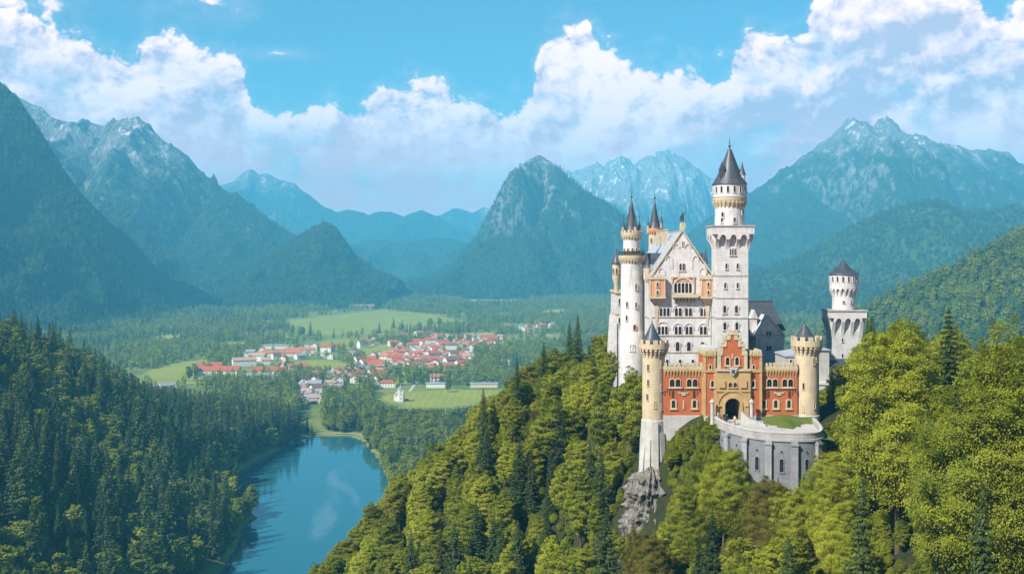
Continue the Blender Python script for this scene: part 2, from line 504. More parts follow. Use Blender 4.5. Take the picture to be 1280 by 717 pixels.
# ================================================================== the ground
LAKE = [(-188, 1032), (-152, 1034), (-134, 1004), (-112, 925), (-88, 810), (-70, 700), (-60, 600), (-76, 500), (-105, 430), (-140, 410),
        (-152, 440), (-154, 520), (-154, 592), (-159, 652), (-166, 690), (-163, 718), (-176, 742), (-196, 790), (-205, 815), (-212, 865), (-206, 930), (-196, 985)]
CTRL = [  # x, y, height relative to the eye
    # the wooded hill beside the lake
    (-183, 400, -138), (-230, 500, -112), (-280, 600, -86), (-320, 700, -60), (-295, 780, -88), (-279, 850, -122), (-236, 950, -148), (-196, 1005, -164), (-162, 330, -128), (-165, 470, -158),
    (-163, 592, -166), (-168, 652, -165), (-176, 715, -165), (-206, 790, -163), (-222, 865, -160), (-190, 1040, -168.5), (-235, 640, -120), (-232, 720, -126), (-255, 800, -122), (-250, 880, -142),
    (-400, 640, -34), (-480, 760, -30), (-330, 520, -72), (-300, 400, -80), (-380, 860, -80), (-350, 1000, -132), (-300, 1180, -169), (-500, 900, -70), (-520, 1200, -150), (-210, 560, -132),
    (-230, 330, -104), (-420, 480, -30),
    # castle rock
    (31, 199, -31.5), (36, 199, -30.2), (42, 203, -29.8), (50, 199, -31), (45, 206, -29), (36, 222, -28), (45, 235, -27.5), (25, 250, -30), (36, 262, -28), (43, 250, -26),
    (36, 285, -29), (60, 250, -27), (62, 225, -29), (75, 262, -29), (85, 255, -29), (24, 262, -30), (22, 238, -33),
    # its slope to the lake
    (10, 262, -38), (-4, 268, -48), (-15, 270, -58), (-29, 270, -69), (-38, 270, -80), (-52, 270, -92), (-90, 290, -142), (-118, 330, -163), (-70, 400, -168), (-40, 520, -168),
    (20, 350, -52), (0, 400, -84), (30, 460, -118), (-40, 380, -125), (60, 350, -54), (100, 300, -42), (160, 260, -42), (60, 620, -166), (150, 480, -118), (260, 360, -66), (260, 620, -145),
    # in front
    (24, 191, -52), (31, 197, -34), (27.8, 198.2, -36), (34.3, 197, -33), (30, 190, -45), (20, 180, -62), (8, 205, -66), (-2, 200, -77), (14, 232, -46), (-15, 230, -76), (-40, 220, -105), (-80, 200, -146), (0, 150, -86), (-30, 150, -110),
    (-60, 120, -140), (20, 140, -68), (10, 110, -74), (0, 80, -80), (30, 110, -60), (-40, 60, -125), (-120, 240, -165),
    (36, 190, -38), (45, 184, -42), (53, 186, -41), (31, 175, -49), (40, 165, -52), (47, 165, -50), (26, 140, -56), (37, 140, -51), (47, 140, -42), (60, 140, -34), (56, 160, -40),
    (50, 112, -44), (65, 112, -38), (75, 180, -33), (66, 202, -31), (100, 140, -30), (45, 80, -52), (60, 60, -50), (95, 95, -36), (150, 150, -28), (62, 125, -38), (80, 120, -32),
    # valley floor further out
    (-100, 1060, -169), (0, 800, -168), (0, 1000, -169), (100, 900, -168), (300, 1000, -168), (-100, 1300, -169), (200, 1300, -169), (-600, 1500, -169), (600, 1300, -169), (0, 1600, -169),
    (500, 800, -160), (450, 500, -110), (-800, 900, -60), (-700, 500, 10), (-500, 250, -20), (-300, 120, -120), (-150, 60, -150), (300, 100, -20), (-40, 650, -168), (-30, 760, -168),
]
_c = np.array(CTRL, float)
def _k(ax_, ay_, bx_, by_):
    sx = np.hypot(ax_[:, None] - bx_[None, :], ay_[:, None] - by_[None, :])
    return np.sqrt(sx * sx + 36.0)
_A = _k(_c[:, 0], _c[:, 1], _c[:, 0], _c[:, 1])
_n = len(_c)
_B = np.zeros((_n + 1, _n + 1)); _B[:_n, :_n] = _A; _B[:_n, _n] = 1; _B[_n, :_n] = 1
_w = np.linalg.solve(_B, np.concatenate([_c[:, 2] + 169.0, [0]]))
def land(x, y):
    """height of the land above the valley floor's zero, without the lake's bowl"""
    x = np.asarray(x, float); y = np.asarray(y, float)
    shp = x.shape
    xf, yf = x.ravel(), y.ravel()
    z = np.zeros(len(xf))
    for i in range(0, len(xf), 60000):
        sl = slice(i, i + 60000)
        z[sl] = _k(xf[sl], yf[sl], _c[:, 0], _c[:, 1]) @ _w[:_n] + _w[_n]
    z = z.reshape(shp)
    w = np.clip((1700 - y) / 500, 0, 1) * np.clip((1100 - np.abs(x)) / 300, 0, 1)
    w = w * w * (3 - 2 * w)
    z = np.maximum(z, 0.0) * w
    hill = np.clip(z / 12, 0, 1)
    z = z + hill * (fbm(x / 22, y / 22, 3, 4) - 0.5) * 5.0
    return np.maximum(z, 0) + VAL
def ground_h(x, y):
    z = land(x, y)
    x = np.asarray(x, float); y = np.asarray(y, float)
    near = (x > -260) & (x < 0) & (y > 380) & (y < 1080)
    if np.any(near):
        d = np.where(near, poly_dist(x, y, LAKE), 1e3)
        ins = near & in_poly(x, y, LAKE)
        bank = np.clip(d / 14, 0, 1)
        z = np.where(near & ~ins, np.minimum(z, 0.35 + z * bank + 1.2 * np.clip(d / 4, 0, 1)), z)
        z = np.where(ins, -0.4 - np.minimum(d * 0.35, 9), z)
    return z

# one sheet from under the eye to the horizon, finest where it is nearest
ys = np.concatenate([np.linspace(-260, 20, 24), np.geomspace(26, 1500, 430), np.geomspace(1520, 15500, 70)])
ts = np.linspace(-1, 1, 520)
YY, TT = np.meshgrid(ys, ts, indexing='ij')
half = np.maximum(np.abs(YY) * 0.95, 0) + 260
XX = TT * half
ZZ = ground_h(XX, YY)

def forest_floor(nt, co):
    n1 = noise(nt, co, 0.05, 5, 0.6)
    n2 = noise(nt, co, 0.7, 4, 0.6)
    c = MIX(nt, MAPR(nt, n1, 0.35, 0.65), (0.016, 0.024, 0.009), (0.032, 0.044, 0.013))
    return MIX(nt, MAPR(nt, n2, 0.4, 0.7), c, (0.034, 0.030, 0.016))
m, nt = new_mat('valley_ground')
co = worldco(nt)
sp = N(nt, 'ShaderNodeSeparateXYZ', {0: co})
n1 = noise(nt, co, 0.006, 6, 0.6)
n2 = noise(nt, co, 0.05, 5, 0.6)
flat = MIX(nt, MAPR(nt, n1, 0.35, 0.65), (0.105, 0.140, 0.032), (0.235, 0.250, 0.060))
flat = MIX(nt, MAPR(nt, n2, 0.45, 0.7, 0, 0.5), flat, (0.045, 0.065, 0.020))
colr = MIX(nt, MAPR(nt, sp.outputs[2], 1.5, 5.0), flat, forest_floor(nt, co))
# dry shingle at the waterline
colr = MIX(nt, MAPR(nt, sp.outputs[2], 0.1, 0.6, 1.0, 0.0), colr, (0.05, 0.05, 0.03))
b = N(nt, 'ShaderNodeBsdfPrincipled', {'Base Color': colr, 'Roughness': 0.95, 'Specular IOR Level': 0.1, 'Normal': bump(nt, n2, 0.6, 1.5)})
out(nt, b.outputs[0])
MT['ground'] = m
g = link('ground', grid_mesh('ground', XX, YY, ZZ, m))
tag(g, 'green valley floor rising into the wooded hills around the lake', 'ground', kind='structure')

# ------------------------------------------------------------------ lake
m, nt = new_mat('lake_water')
co = worldco(nt)
wv = VM(nt, 'MULTIPLY', co, (1.0, 0.45, 1.0))
r1 = noise(nt, wv, 0.55, 4, 0.6)
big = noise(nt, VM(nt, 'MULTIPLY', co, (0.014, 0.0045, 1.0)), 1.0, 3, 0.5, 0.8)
pale_swirl = MAPR(nt, big, 0.60, 0.70, smooth=True)  # pale swirls: lighter and rougher water
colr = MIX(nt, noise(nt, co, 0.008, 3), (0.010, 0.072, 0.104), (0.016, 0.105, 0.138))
colr = MIX(nt, M_(nt, "MULTIPLY", pale_swirl, 0.5), colr, (0.11, 0.19, 0.23))
b = N(nt, 'ShaderNodeBsdfPrincipled', {'Base Color': colr, 'Roughness': MAPR(nt, pale_swirl, 0, 1, 0.06, 0.22), 'IOR': 1.333, 'Specular IOR Level': 0.5,
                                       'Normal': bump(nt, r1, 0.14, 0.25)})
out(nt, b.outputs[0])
mb = MB()
mb.add([(-330, 360, 0), (30, 360, 0), (30, 1080, 0), (-330, 1080, 0)], [(0, 1, 2, 3)])
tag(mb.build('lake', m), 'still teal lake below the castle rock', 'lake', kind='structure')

# pale landing strip and path on the far shore
def strip(name, pts, width, z, mat, label, cat):
    mb = MB()
    L, Rr = [], []
    for i, p in enumerate(pts):
        a = Vector(pts[max(i - 1, 0)]); c = Vector(pts[min(i + 1, len(pts) - 1)])
        d = (c - a).normalized(); n = Vector((-d.y, d.x))
        q = Vector(p)
        L.append(q + n * width / 2); Rr.append(q - n * width / 2)
    vs = [(v.x, v.y, z) for v in L] + [(v.x, v.y, z) for v in Rr]
    k = len(pts)
    mb.add(vs, [(k + i, k + i + 1, i + 1, i) for i in range(k - 1)])
    o = mb.build(name, mat)
    tag(o, label, cat, kind='structure')
    return o
MT['gravel'] = plain('pale_gravel', (0.36, 0.33, 0.28), 0.95, 0.1)
strip('path', [V(381, 431), V(388, 436), V(398, 441), V(410, 447)], 11, VAL + 0.12, MT['gravel'], 'pale country road curving between two meadows', 'road')
strip('shore_path', [(-186, 1041), (-168, 1043), (-150, 1041), (-138, 1028), (-133, 1012)], 2.2, VAL + 1.0, MT['gravel'], 'pale gravel path along the far lake shore', 'path')
strip('village_road', [V(512, 489), V(520, 478), V(500, 462), V(470, 450), V(440, 441), V(410, 447)], 3.6, VAL + 0.10, MT['gravel'], 'light road winding through the village', 'road')

# ------------------------------------------------------------------ meadows
def grass_mat(name, c0, c1, mow=0.0):
    m, nt = new_mat(name)
    co = worldco(nt)
    n1 = noise(nt, co, 0.012, 6, 0.62)
    n2 = noise(nt, co, 0.22, 5, 0.6)
    f = M_(nt, 'ADD', M_(nt, 'MULTIPLY', n1, 0.7), M_(nt, 'MULTIPLY', n2, 0.3))
    colr = MIX(nt, MAPR(nt, f, 0.35, 0.65), c0, c1)
    st = N(nt, 'ShaderNodeTexWave', {'Vector': co, 'Scale': 0.035, 'Distortion': 3.0, 'Detail': 3.0, 'Detail Scale': 0.6})
    colr = MIX(nt, M_(nt, 'MULTIPLY', st.outputs['Fac'], 0.3), colr, tuple(x * 0.72 for x in c0))
    b = N(nt, 'ShaderNodeBsdfPrincipled', {'Base Color': colr, 'Roughness': 0.95, 'Specular IOR Level': 0.1, 'Normal': bump(nt, n2, 0.4, 0.6)})
    out(nt, b.outputs[0])
    return m
MT['meadow'] = grass_mat('meadow_grass', (0.175, 0.200, 0.030), (0.250, 0.260, 0.048))
MT['hay'] = grass_mat('cut_hay_meadow', (0.230, 0.245, 0.055), (0.320, 0.290, 0.075))
MEADOWS = [
    ([(352, 404), (385, 397), (420, 393), (455, 389.5), (485, 388.5), (515, 390), (545, 394), (575, 401), (588, 405), (572, 408), (545, 412), (510, 413), (470, 415), (430, 418), (392, 419), (368, 413)], 'meadow', 'widest pale green meadow in the middle of the valley'),
    ([(172, 470), (195, 459), (222, 452), (262, 447.5), (258, 460), (245, 472), (228, 482), (200, 489)], 'meadow', 'sloping green meadow beside the long red roofs at the hill foot'),
    ([(360, 453), (392, 449), (420, 450), (438, 457), (428, 466), (400, 468), (370, 463)], 'meadow', 'small meadow between the red halls and the village'),
    ([(472, 498), (495, 491), (530, 487.5), (580, 487), (640, 487), (620, 496), (585, 505), (550, 510), (505, 507)], 'meadow', 'green meadow around the white chapel near the lake'),
    ([(574, 374), (600, 370.5), (640, 370), (670, 373.5), (650, 379), (610, 381), (584, 380)], 'meadow', 'far bright meadow below the steep central peak'),
    ([(248, 384), (270, 379.5), (300, 378), (340, 380.5), (346, 386), (310, 389), (270, 389)], 'hay', 'yellow hay meadow at the foot of the forested mountain'),
    ([(318, 403), (336, 400), (350, 402), (340, 407)], 'hay', 'thin yellow strip of meadow beside the widest meadow'),
    ([(438, 437), (470, 433.5), (496, 434), (486, 442), (455, 446)], 'meadow', 'narrow green field at the near edge of the wide meadow'),
    ([(478, 478), (500, 470), (513, 473), (497, 482)], 'meadow', 'small green field behind the chapel'),
    ([(672, 389), (700, 386), (722, 389), (700, 395), (680, 395)], 'hay', 'pale yellow clearing in the far woods'),
    ([(395, 428), (420, 423), (446, 424), (440, 431), (410, 434)], 'meadow', 'pale field between the orange roofed barns and the village'),
    ([(262, 432), (290, 426), (322, 428), (310, 436), (280, 439)], 'meadow', 'soft green clearing in the woods above the long red halls'),
    ([(180, 424), (205, 418), (232, 420), (222, 428), (196, 430)], 'hay', 'pale clearing in the forest under the dark mountain flank'),
    ([(560, 420), (590, 415), (628, 416), (612, 422), (580, 424)], 'hay', 'pale strip of field between the wide meadow and the village road'),
    ([(420, 362), (452, 358), (500, 358), (486, 364), (440, 366)], 'hay', 'far pale field under the low dark hill'),
    ([(606, 408), (640, 405), (668, 407), (640, 411)], 'meadow', 'thin green clearing beyond the village'),
]
MEADOW_POLYS = []
for i, (pp, mk, lab) in enumerate(MEADOWS):
    poly = [V(*p) for p in pp]
    # soften the corners
    for _ in range(2):
        q = []
        for j in range(len(poly)):
            a, c = poly[j], poly[(j + 1) % len(poly)]
            q += [(a[0] * .75 + c[0] * .25, a[1] * .75 + c[1] * .25), (a[0] * .25 + c[0] * .75, a[1] * .25 + c[1] * .75)]
        poly = q
    MEADOW_POLYS.append(poly)
    mb = MB()
    mb.add([(x, y, VAL + 0.05 + 0.006 * i) for x, y in poly], [tuple(range(len(poly)))])
    o = mb.build('meadow', MT[mk])
    if sum(poly[j][0] * poly[(j + 1) % len(poly)][1] - poly[(j + 1) % len(poly)][0] * poly[j][1] for j in range(len(poly))) < 0:
        o.data.flip_normals()
    tag(o, lab, 'meadow', kind='structure')

# ================================================================== mountains
def mountain_mat(name, forest0, forest1, tree_z, top_z, rock=(0.24, 0.235, 0.23), pale=(0.62, 0.58, 0.56), scree=0.5, grain=0.055):
    m, nt = new_mat(name)
    co = worldco(nt)
    g_ = N(nt, 'ShaderNodeNewGeometry')
    sp = N(nt, 'ShaderNodeSeparateXYZ', {0: co})
    nz = N(nt, 'ShaderNodeSeparateXYZ', {0: g_.outputs['Normal']}).outputs[2]
    vor = N(nt, 'ShaderNodeTexVoronoi', {'Vector': co, 'Scale': grain, 'Randomness': 1.0})
    n1 = noise(nt, co, 0.004, 6, 0.6)
    n2 = noise(nt, co, 0.03, 6, 0.65)
    f = M_(nt, 'ADD', M_(nt, 'MULTIPLY', n1, 0.5), M_(nt, 'MULTIPLY', N(nt, 'ShaderNodeSeparateColor', {0: vor.outputs['Color']}).outputs[0], 0.45))
    forest = MIX(nt, MAPR(nt, f, 0.25, 0.75), forest0, forest1)
    # gullies run down the fall line: stretch the noise in z
    gv = VM(nt, 'MULTIPLY', co, (1.0, 0.6, 0.32))
    gul = noise(nt, gv, 0.012, 7, 0.68, 0.6)
    gul2 = noise(nt, gv, 0.035, 5, 0.65, 0.4)
    zt = M_(nt, 'ADD', sp.outputs[2], M_(nt, 'MULTIPLY', M_(nt, 'SUBTRACT', n2, 0.5), 260.0))
    zt = M_(nt, 'ADD', zt, M_(nt, 'MULTIPLY', M_(nt, 'SUBTRACT', gul, 0.5), 520.0))
    alp = MAPR(nt, zt, tree_z, tree_z + (top_z - tree_z) * 0.5, smooth=True)
    rk = MIX(nt, MAPR(nt, gul2, 0.35, 0.7), tuple(x * 0.55 for x in rock), rock)
    sc = MAPR(nt, M_(nt, 'ADD', M_(nt, 'MULTIPLY', gul, 0.6), M_(nt, 'MULTIPLY', gul2, 0.5)), 0.60, 0.66, smooth=True)
    sc = M_(nt, 'MULTIPLY', sc, MAPR(nt, sp.outputs[2], tree_z * 0.9, tree_z + (top_z - tree_z) * 0.6, 0, 1, True))
    rk = MIX(nt, M_(nt, 'MULTIPLY', sc, scree), rk, pale)
    if tree_z < 2000:      # bare cliffs where it is too steep for trees
        cl_ = M_(nt, 'MULTIPLY', MAPR(nt, nz, 0.70, 0.52, 0, 1, True), MAPR(nt, gul2, 0.42, 0.58, 0, .9, True))
        alp = M_(nt, 'MAXIMUM', alp, M_(nt, 'MULTIPLY', cl_, MAPR(nt, sp.outputs[2], tree_z * .3, tree_z * .8, 0, 1, True)))
    colr = MIX(nt, alp, forest, rk)
    h = M_(nt, 'ADD', M_(nt, 'MULTIPLY', vor.outputs['Distance'], -0.05), M_(nt, 'MULTIPLY', gul2, M_(nt, 'MULTIPLY', alp, 2.0)))
    hh = M_(nt, 'ADD', M_(nt, 'MULTIPLY', vor.outputs['Distance'], -0.5), M_(nt, 'MULTIPLY', gul2, 4.0))
    b = N(nt, 'ShaderNodeBsdfPrincipled', {'Base Color': colr, 'Roughness': 0.95, 'Specular IOR Level': 0.05, 'Normal': bump(nt, hh, 0.9, 9.0)})
    out(nt, b.outputs[0])
    return m

MOUNT = {}
def mountain(name, key, sil, Y0, wf, wb, mat, label, cat, spur=0.32, L=320.0, pw=1.25, seed=1, res=(230, 150), jag=10.0, kind='structure', lean=0.0):
    sil = sorted(sil)
    xs = np.array([(p - 640) / FPX * Y0 for p, _ in sil]); zs = np.array([EYE + (HOR - q) / FPX * Y0 for _, q in sil])
    x = np.linspace(xs[0], xs[-1], res[0])
    t = np.linspace(0, 1, res[1])
    dF = t[::-1]                                       # 1 at the foot ... 0 at the ridge
    yv = np.concatenate([Y0 - wf * dF, Y0 + wb * np.linspace(0.02, 1, 40)])
    def hgt(X, Y):
        d = np.where(Y <= Y0, (Y0 - Y) / wf, (Y - Y0) / wb)
        warp = (fbm(X / (L * 1.6) + 3, Y / (L * 2.2), seed + 5, 4) - 0.5) * L * 1.6 * np.clip(d * 1.6, 0, 1)
        # per-column ridge height, smoothed a little to round the traced corners
        r = np.interp(X + warp + lean * (Y0 - Y), xs, zs)
        fine = (ridged(X / 90, Y / 140, seed + 31, 5) - 0.45) * jag
        r = r + fine * np.clip(r / 300, 0.2, 1.3)
        base = np.clip(1 - d, 0, 1)
        sp_ = ridged((X + warp * 0.6) / L, Y / (L * 2.4), seed, 5) - 0.42
        prof = base ** pw
        dd = np.clip(d + sp_ * spur * np.clip(d * 4, 0, 1) * np.clip((1 - d) * 5, 0, 1), 0, 1)
        prof = np.clip(1 - dd, 0, 1) ** pw
        z = (r - VAL) * prof
        z = z + (ridged(X / (L * .33), Y / (L * .6), seed + 50, 4) - 0.45) * L * 0.19 * np.clip(d * 4, 0, 1) * np.clip((1 - d) * 3, 0, 1)
        return np.where(d >= 0.985, -6.0, np.maximum(z, 0) + VAL - 4.0 * d)
    X, Y = np.meshgrid(x, yv, indexing='xy')
    Z = hgt(X, Y)
    o = link(name, grid_mesh(name, X, Y, Z, mat))
    tag(o, label, cat, kind=kind)
    MOUNT[key] = (hgt, xs[0], xs[-1], Y0, wf)
    return o

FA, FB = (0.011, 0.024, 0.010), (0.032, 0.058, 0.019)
mm_forest = mountain_mat('mountain_forest', FA, FB, 3000, 3600)
mm_rocky = mountain_mat('rocky_mountain', FA, (0.032, 0.052, 0.020), 450, 800, rock=(0.20, 0.195, 0.19), scree=0.75)
mm_rocky2 = mountain_mat('high_rocky_mountain', FA, (0.034, 0.056, 0.022), 600, 1000, rock=(0.20, 0.195, 0.19), scree=0.75)
mm_snow = mountain_mat('pale_high_mountain', (0.02, 0.035, 0.02), (0.05, 0.07, 0.035), 420, 900, rock=(0.33, 0.32, 0.32), pale=(0.75, 0.72, 0.72), scree=1.0)
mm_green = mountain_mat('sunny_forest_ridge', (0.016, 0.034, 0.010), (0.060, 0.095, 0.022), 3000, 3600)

mountain('mountain', 'M1', [(-700, 60), (-520, -10), (-300, 0), (-150, 30), (-60, 55), (-20, 85), (0, 101), (22, 122), (45, 155), (72, 198), (98, 238), (125, 280), (150, 315), (172, 345), (195, 370), (225, 396), (260, 400)],
         3000, 1150, 900, mm_forest, 'steep dark forested mountain flank closest beyond the lake hill', 'mountain', seed=11, L=260, pw=1.05, spur=0.40, res=(300, 190), jag=8)
mountain('mountain', 'M2', [(-300, 110), (-150, 120), (-40, 112), (20, 118), (38, 124), (52, 128), (64, 141), (80, 146), (97, 150), (110, 146), (124, 150), (136, 152), (150, 148), (160, 147), (172, 150), (186, 155), (200, 167), (216, 180), (236, 196), (262, 217), (290, 238), (320, 259), (352, 280), (372, 293), (400, 318), (440, 345)],
         4900, 1500, 1400, mm_rocky, 'jagged rocky mountain with pale scree gullies under its crest', 'mountain', seed=23, L=380, pw=1.25, spur=0.3, res=(460, 200), jag=38)
mountain('mountain', 'M3', [(120, 372), (170, 350), (230, 338), (290, 330), (340, 312), (370, 296), (392, 283), (407, 277), (420, 284), (434, 303), (448, 322), (470, 338), (500, 348)],
         4100, 800, 700, mm_forest, 'pointed wooded foothill at the head of the valley', 'hill', seed=37, L=260, pw=1.2, spur=0.25, res=(220, 130), jag=5)
mountain('mountain', 'M4', [(200, 262), (260, 238), (292, 226), (303, 216), (313, 210), (322, 217), (334, 217), (350, 226), (368, 230), (386, 243), (402, 256), (420, 264), (436, 261), (448, 263), (460, 268), (476, 263), (490, 265), (504, 271), (518, 266), (528, 262), (540, 268), (560, 278), (580, 288), (610, 305), (660, 325)],
         9200, 2200, 1600, mm_rocky2, 'far blue ridge with one sharp summit closing the valley', 'mountain', seed=41, L=600, res=(260, 110), jag=12)
mountain('mountain', 'M5', [(480, 285), (530, 276), (552, 268), (566, 260), (578, 262), (590, 266), (603, 259), (615, 262), (640, 270), (680, 280), (760, 300)],
         11500, 1900, 1400, mm_rocky2, 'faintest far summit in the gap of the valley', 'mountain', seed=43, L=700, res=(160, 80), jag=10)
mountain('mountain', 'M6', [(380, 330), (420, 312), (452, 302), (480, 299), (502, 304), (522, 301), (545, 297), (565, 298), (590, 306), (630, 322), (680, 335)],
         6800, 1300, 900, mm_forest, 'low dark wooded hill across the valley floor', 'hill', seed=47, L=420, res=(180, 90), jag=6)
mountain('mountain', 'M7', [(500, 358), (545, 345), (566, 330), (584, 308), (600, 288), (614, 266), (628, 243), (640, 222), (650, 207), (660, 199), (670, 194), (680, 196), (692, 203), (704, 215), (720, 230), (738, 243), (756, 257), (776, 274), (800, 296), (830, 322), (870, 350)],
         5300, 1300, 1100, mm_rocky, 'steep rounded forested peak in the middle of the valley', 'mountain', seed=53, L=260, pw=1.1, spur=0.46, res=(280, 170), jag=9)
mountain('mountain', 'M8', [(600, 262), (660, 240), (690, 226), (708, 213), (716, 215), (728, 209), (738, 206), (748, 204), (756, 207), (766, 197), (776, 194), (785, 200), (792, 203), (803, 195), (812, 192), (820, 190), (830, 187), (842, 191), (852, 196), (866, 206), (880, 217), (900, 226), (930, 240), (980, 262), (1060, 290)],
         9800, 2600, 1800, mm_snow, 'pale snow streaked massif behind the castle towers', 'mountain', seed=59, L=560, res=(420, 150), jag=48)
mountain('mountain', 'M9', [(800, 330), (860, 292), (890, 270), (905, 257), (922, 246), (938, 238), (955, 229), (972, 214), (990, 206), (1008, 193), (1024, 181), (1038, 168), (1050, 155), (1060, 145), (1065, 148), (1073, 150), (1082, 160), (1090, 157), (1098, 149), (1108, 141), (1115, 148), (1124, 162), (1138, 170), (1152, 168), (1164, 172), (1180, 179), (1198, 182), (1214, 187), (1230, 190), (1246, 186), (1256, 190), (1270, 198), (1300, 215), (1360, 235), (1450, 225), (1600, 260), (1800, 320)],
         6200, 2100, 1600, mm_rocky2, 'largest rocky twin peaked mountain beyond the square tower', 'mountain', seed=61, L=460, pw=1.3, spur=0.3, res=(520, 240), jag=30)
mountain('mountain', 'M10', [(820, 372), (900, 352), (950, 338), (1000, 322), (1040, 300), (1070, 280), (1100, 266), (1130, 256), (1160, 251), (1185, 256), (1205, 265), (1225, 266), (1250, 262), (1275, 262), (1320, 250), (1400, 240), (1600, 260), (1900, 330)],
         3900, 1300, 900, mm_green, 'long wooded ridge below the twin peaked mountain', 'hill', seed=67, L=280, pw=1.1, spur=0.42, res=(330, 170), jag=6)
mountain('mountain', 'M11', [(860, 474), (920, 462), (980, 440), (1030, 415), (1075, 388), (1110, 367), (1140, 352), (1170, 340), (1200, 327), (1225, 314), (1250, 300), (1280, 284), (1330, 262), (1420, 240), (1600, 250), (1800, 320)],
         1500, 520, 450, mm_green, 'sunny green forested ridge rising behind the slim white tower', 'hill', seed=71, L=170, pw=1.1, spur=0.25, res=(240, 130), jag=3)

# ------------------------------------------------------------------ air
m, nt = new_mat('valley_haze')
pv = N(nt, 'ShaderNodeVolumePrincipled', {'Color': HAZE_COLOR, 'Density': HAZE_DENSITY, 'Anisotropy': 0.0})
pv.inputs['Density Attribute'].default_value = ''
out(nt, vol=pv.outputs[0])
m.cycles.homogeneous_volume = True
mb = MB().box(-11500, 11500, -700, 14800, -12, 1120)
tag(mb.build('haze', m), 'thin blue summer haze filling the valley', 'haze', kind='stuff')

# ================================================================== trees
def leaf_mat(name, lo, hi, trans=0.3, warm=None):
    m, nt = new_mat(name)
    at = N(nt, 'ShaderNodeAttribute', attribute_name='tint').outputs['Fac']
    rnd = N(nt, 'ShaderNodeObjectInfo').outputs['Random']
    f = M_(nt, 'ADD', M_(nt, 'MULTIPLY', at, 0.6), M_(nt, 'MULTIPLY_ADD', rnd, 0.7, 0.0), clamp=True)
    col = MIX(nt, f, lo, hi)
    if warm is not None:
        oc = N(nt, 'ShaderNodeSeparateColor', {0: N(nt, 'ShaderNodeObjectInfo').outputs['Color']}).outputs[0]
        col = MIX(nt, M_(nt, 'SUBTRACT', 1.0, oc, clamp=True), col, warm)
    p = N(nt, 'ShaderNodeBsdfPrincipled', {'Base Color': col, 'Roughness': 0.62, 'Specular IOR Level': 0.22})
    t = N(nt, 'ShaderNodeBsdfTranslucent', {'Color': MIX(nt, 0.55, col, (0.34, 0.38, 0.02))})
    mx = N(nt, 'ShaderNodeMixShader', {0: trans, 1: p.outputs[0], 2: t.outputs[0]})
    out(nt, mx.outputs[0])
    return m
ML_BROAD = leaf_mat('broad_leaves', (0.085, 0.122, 0.012), (0.375, 0.395, 0.032), 0.44, (0.150, 0.120, 0.022))
ML_BROAD_FAR = leaf_mat('valley_leaves', (0.060, 0.122, 0.018), (0.360, 0.395, 0.044), 0.44)
ML_MTN = leaf_mat('mountain_leaves', (0.022, 0.055, 0.016), (0.095, 0.145, 0.032), 0.32)
ML_CONE_MTN = leaf_mat('mountain_needles', (0.010, 0.026, 0.011), (0.042, 0.070, 0.021), 0.18)  # darker copy of the conifer needles; shaded flank's tone put into the colour
ML_CONE = leaf_mat('conifer_needles', (0.012, 0.028, 0.010), (0.058, 0.088, 0.020), 0.20, (0.060, 0.048, 0.016))
MT_BARK = plain('bark', (0.085, 0.065, 0.045), 0.95, 0.1, var=0.4)

def tube(vs, fs, p0, p1, r0, r1, n=6):
    p0 = np.array(p0, float); p1 = np.array(p1, float)
    d = p1 - p0; d /= np.linalg.norm(d) + 1e-9
    a = np.cross(d, [0, 0, 1.0]) if abs(d[2]) < 0.95 else np.cross(d, [1.0, 0, 0])
    a /= np.linalg.norm(a); b = np.cross(d, a)
    base = len(vs)
    for p, r in ((p0, r0), (p1, r1)):
        for i in range(n):
            t = 2 * math.pi * i / n
            vs.append(p + (a * math.cos(t) + b * math.sin(t)) * r)
    for i in range(n):
        j = (i + 1) % n
        fs.append((base + i, base + j, base + n + j, base + n + i))

def quads(c, nrm, size, g, aspect=0.62, along=None):
    """leaf quads: centres c, normals nrm, half-length size"""
    k = len(c)
    nrm = nrm / (np.linalg.norm(nrm, axis=1, keepdims=True) + 1e-9)
    r = g.normal(size=(k, 3)) if along is None else along
    u = r - nrm * np.sum(r * nrm, 1, keepdims=True); u /= np.linalg.norm(u, axis=1, keepdims=True) + 1e-9
    v = np.cross(nrm, u)
    s = np.asarray(size).reshape(-1, 1)
    q = np.stack([c - u * s, c + v * s * aspect + nrm * s * .12, c + u * s, c - v * s * aspect + nrm * s * .12], 1)
    return q.reshape(-1, 3)

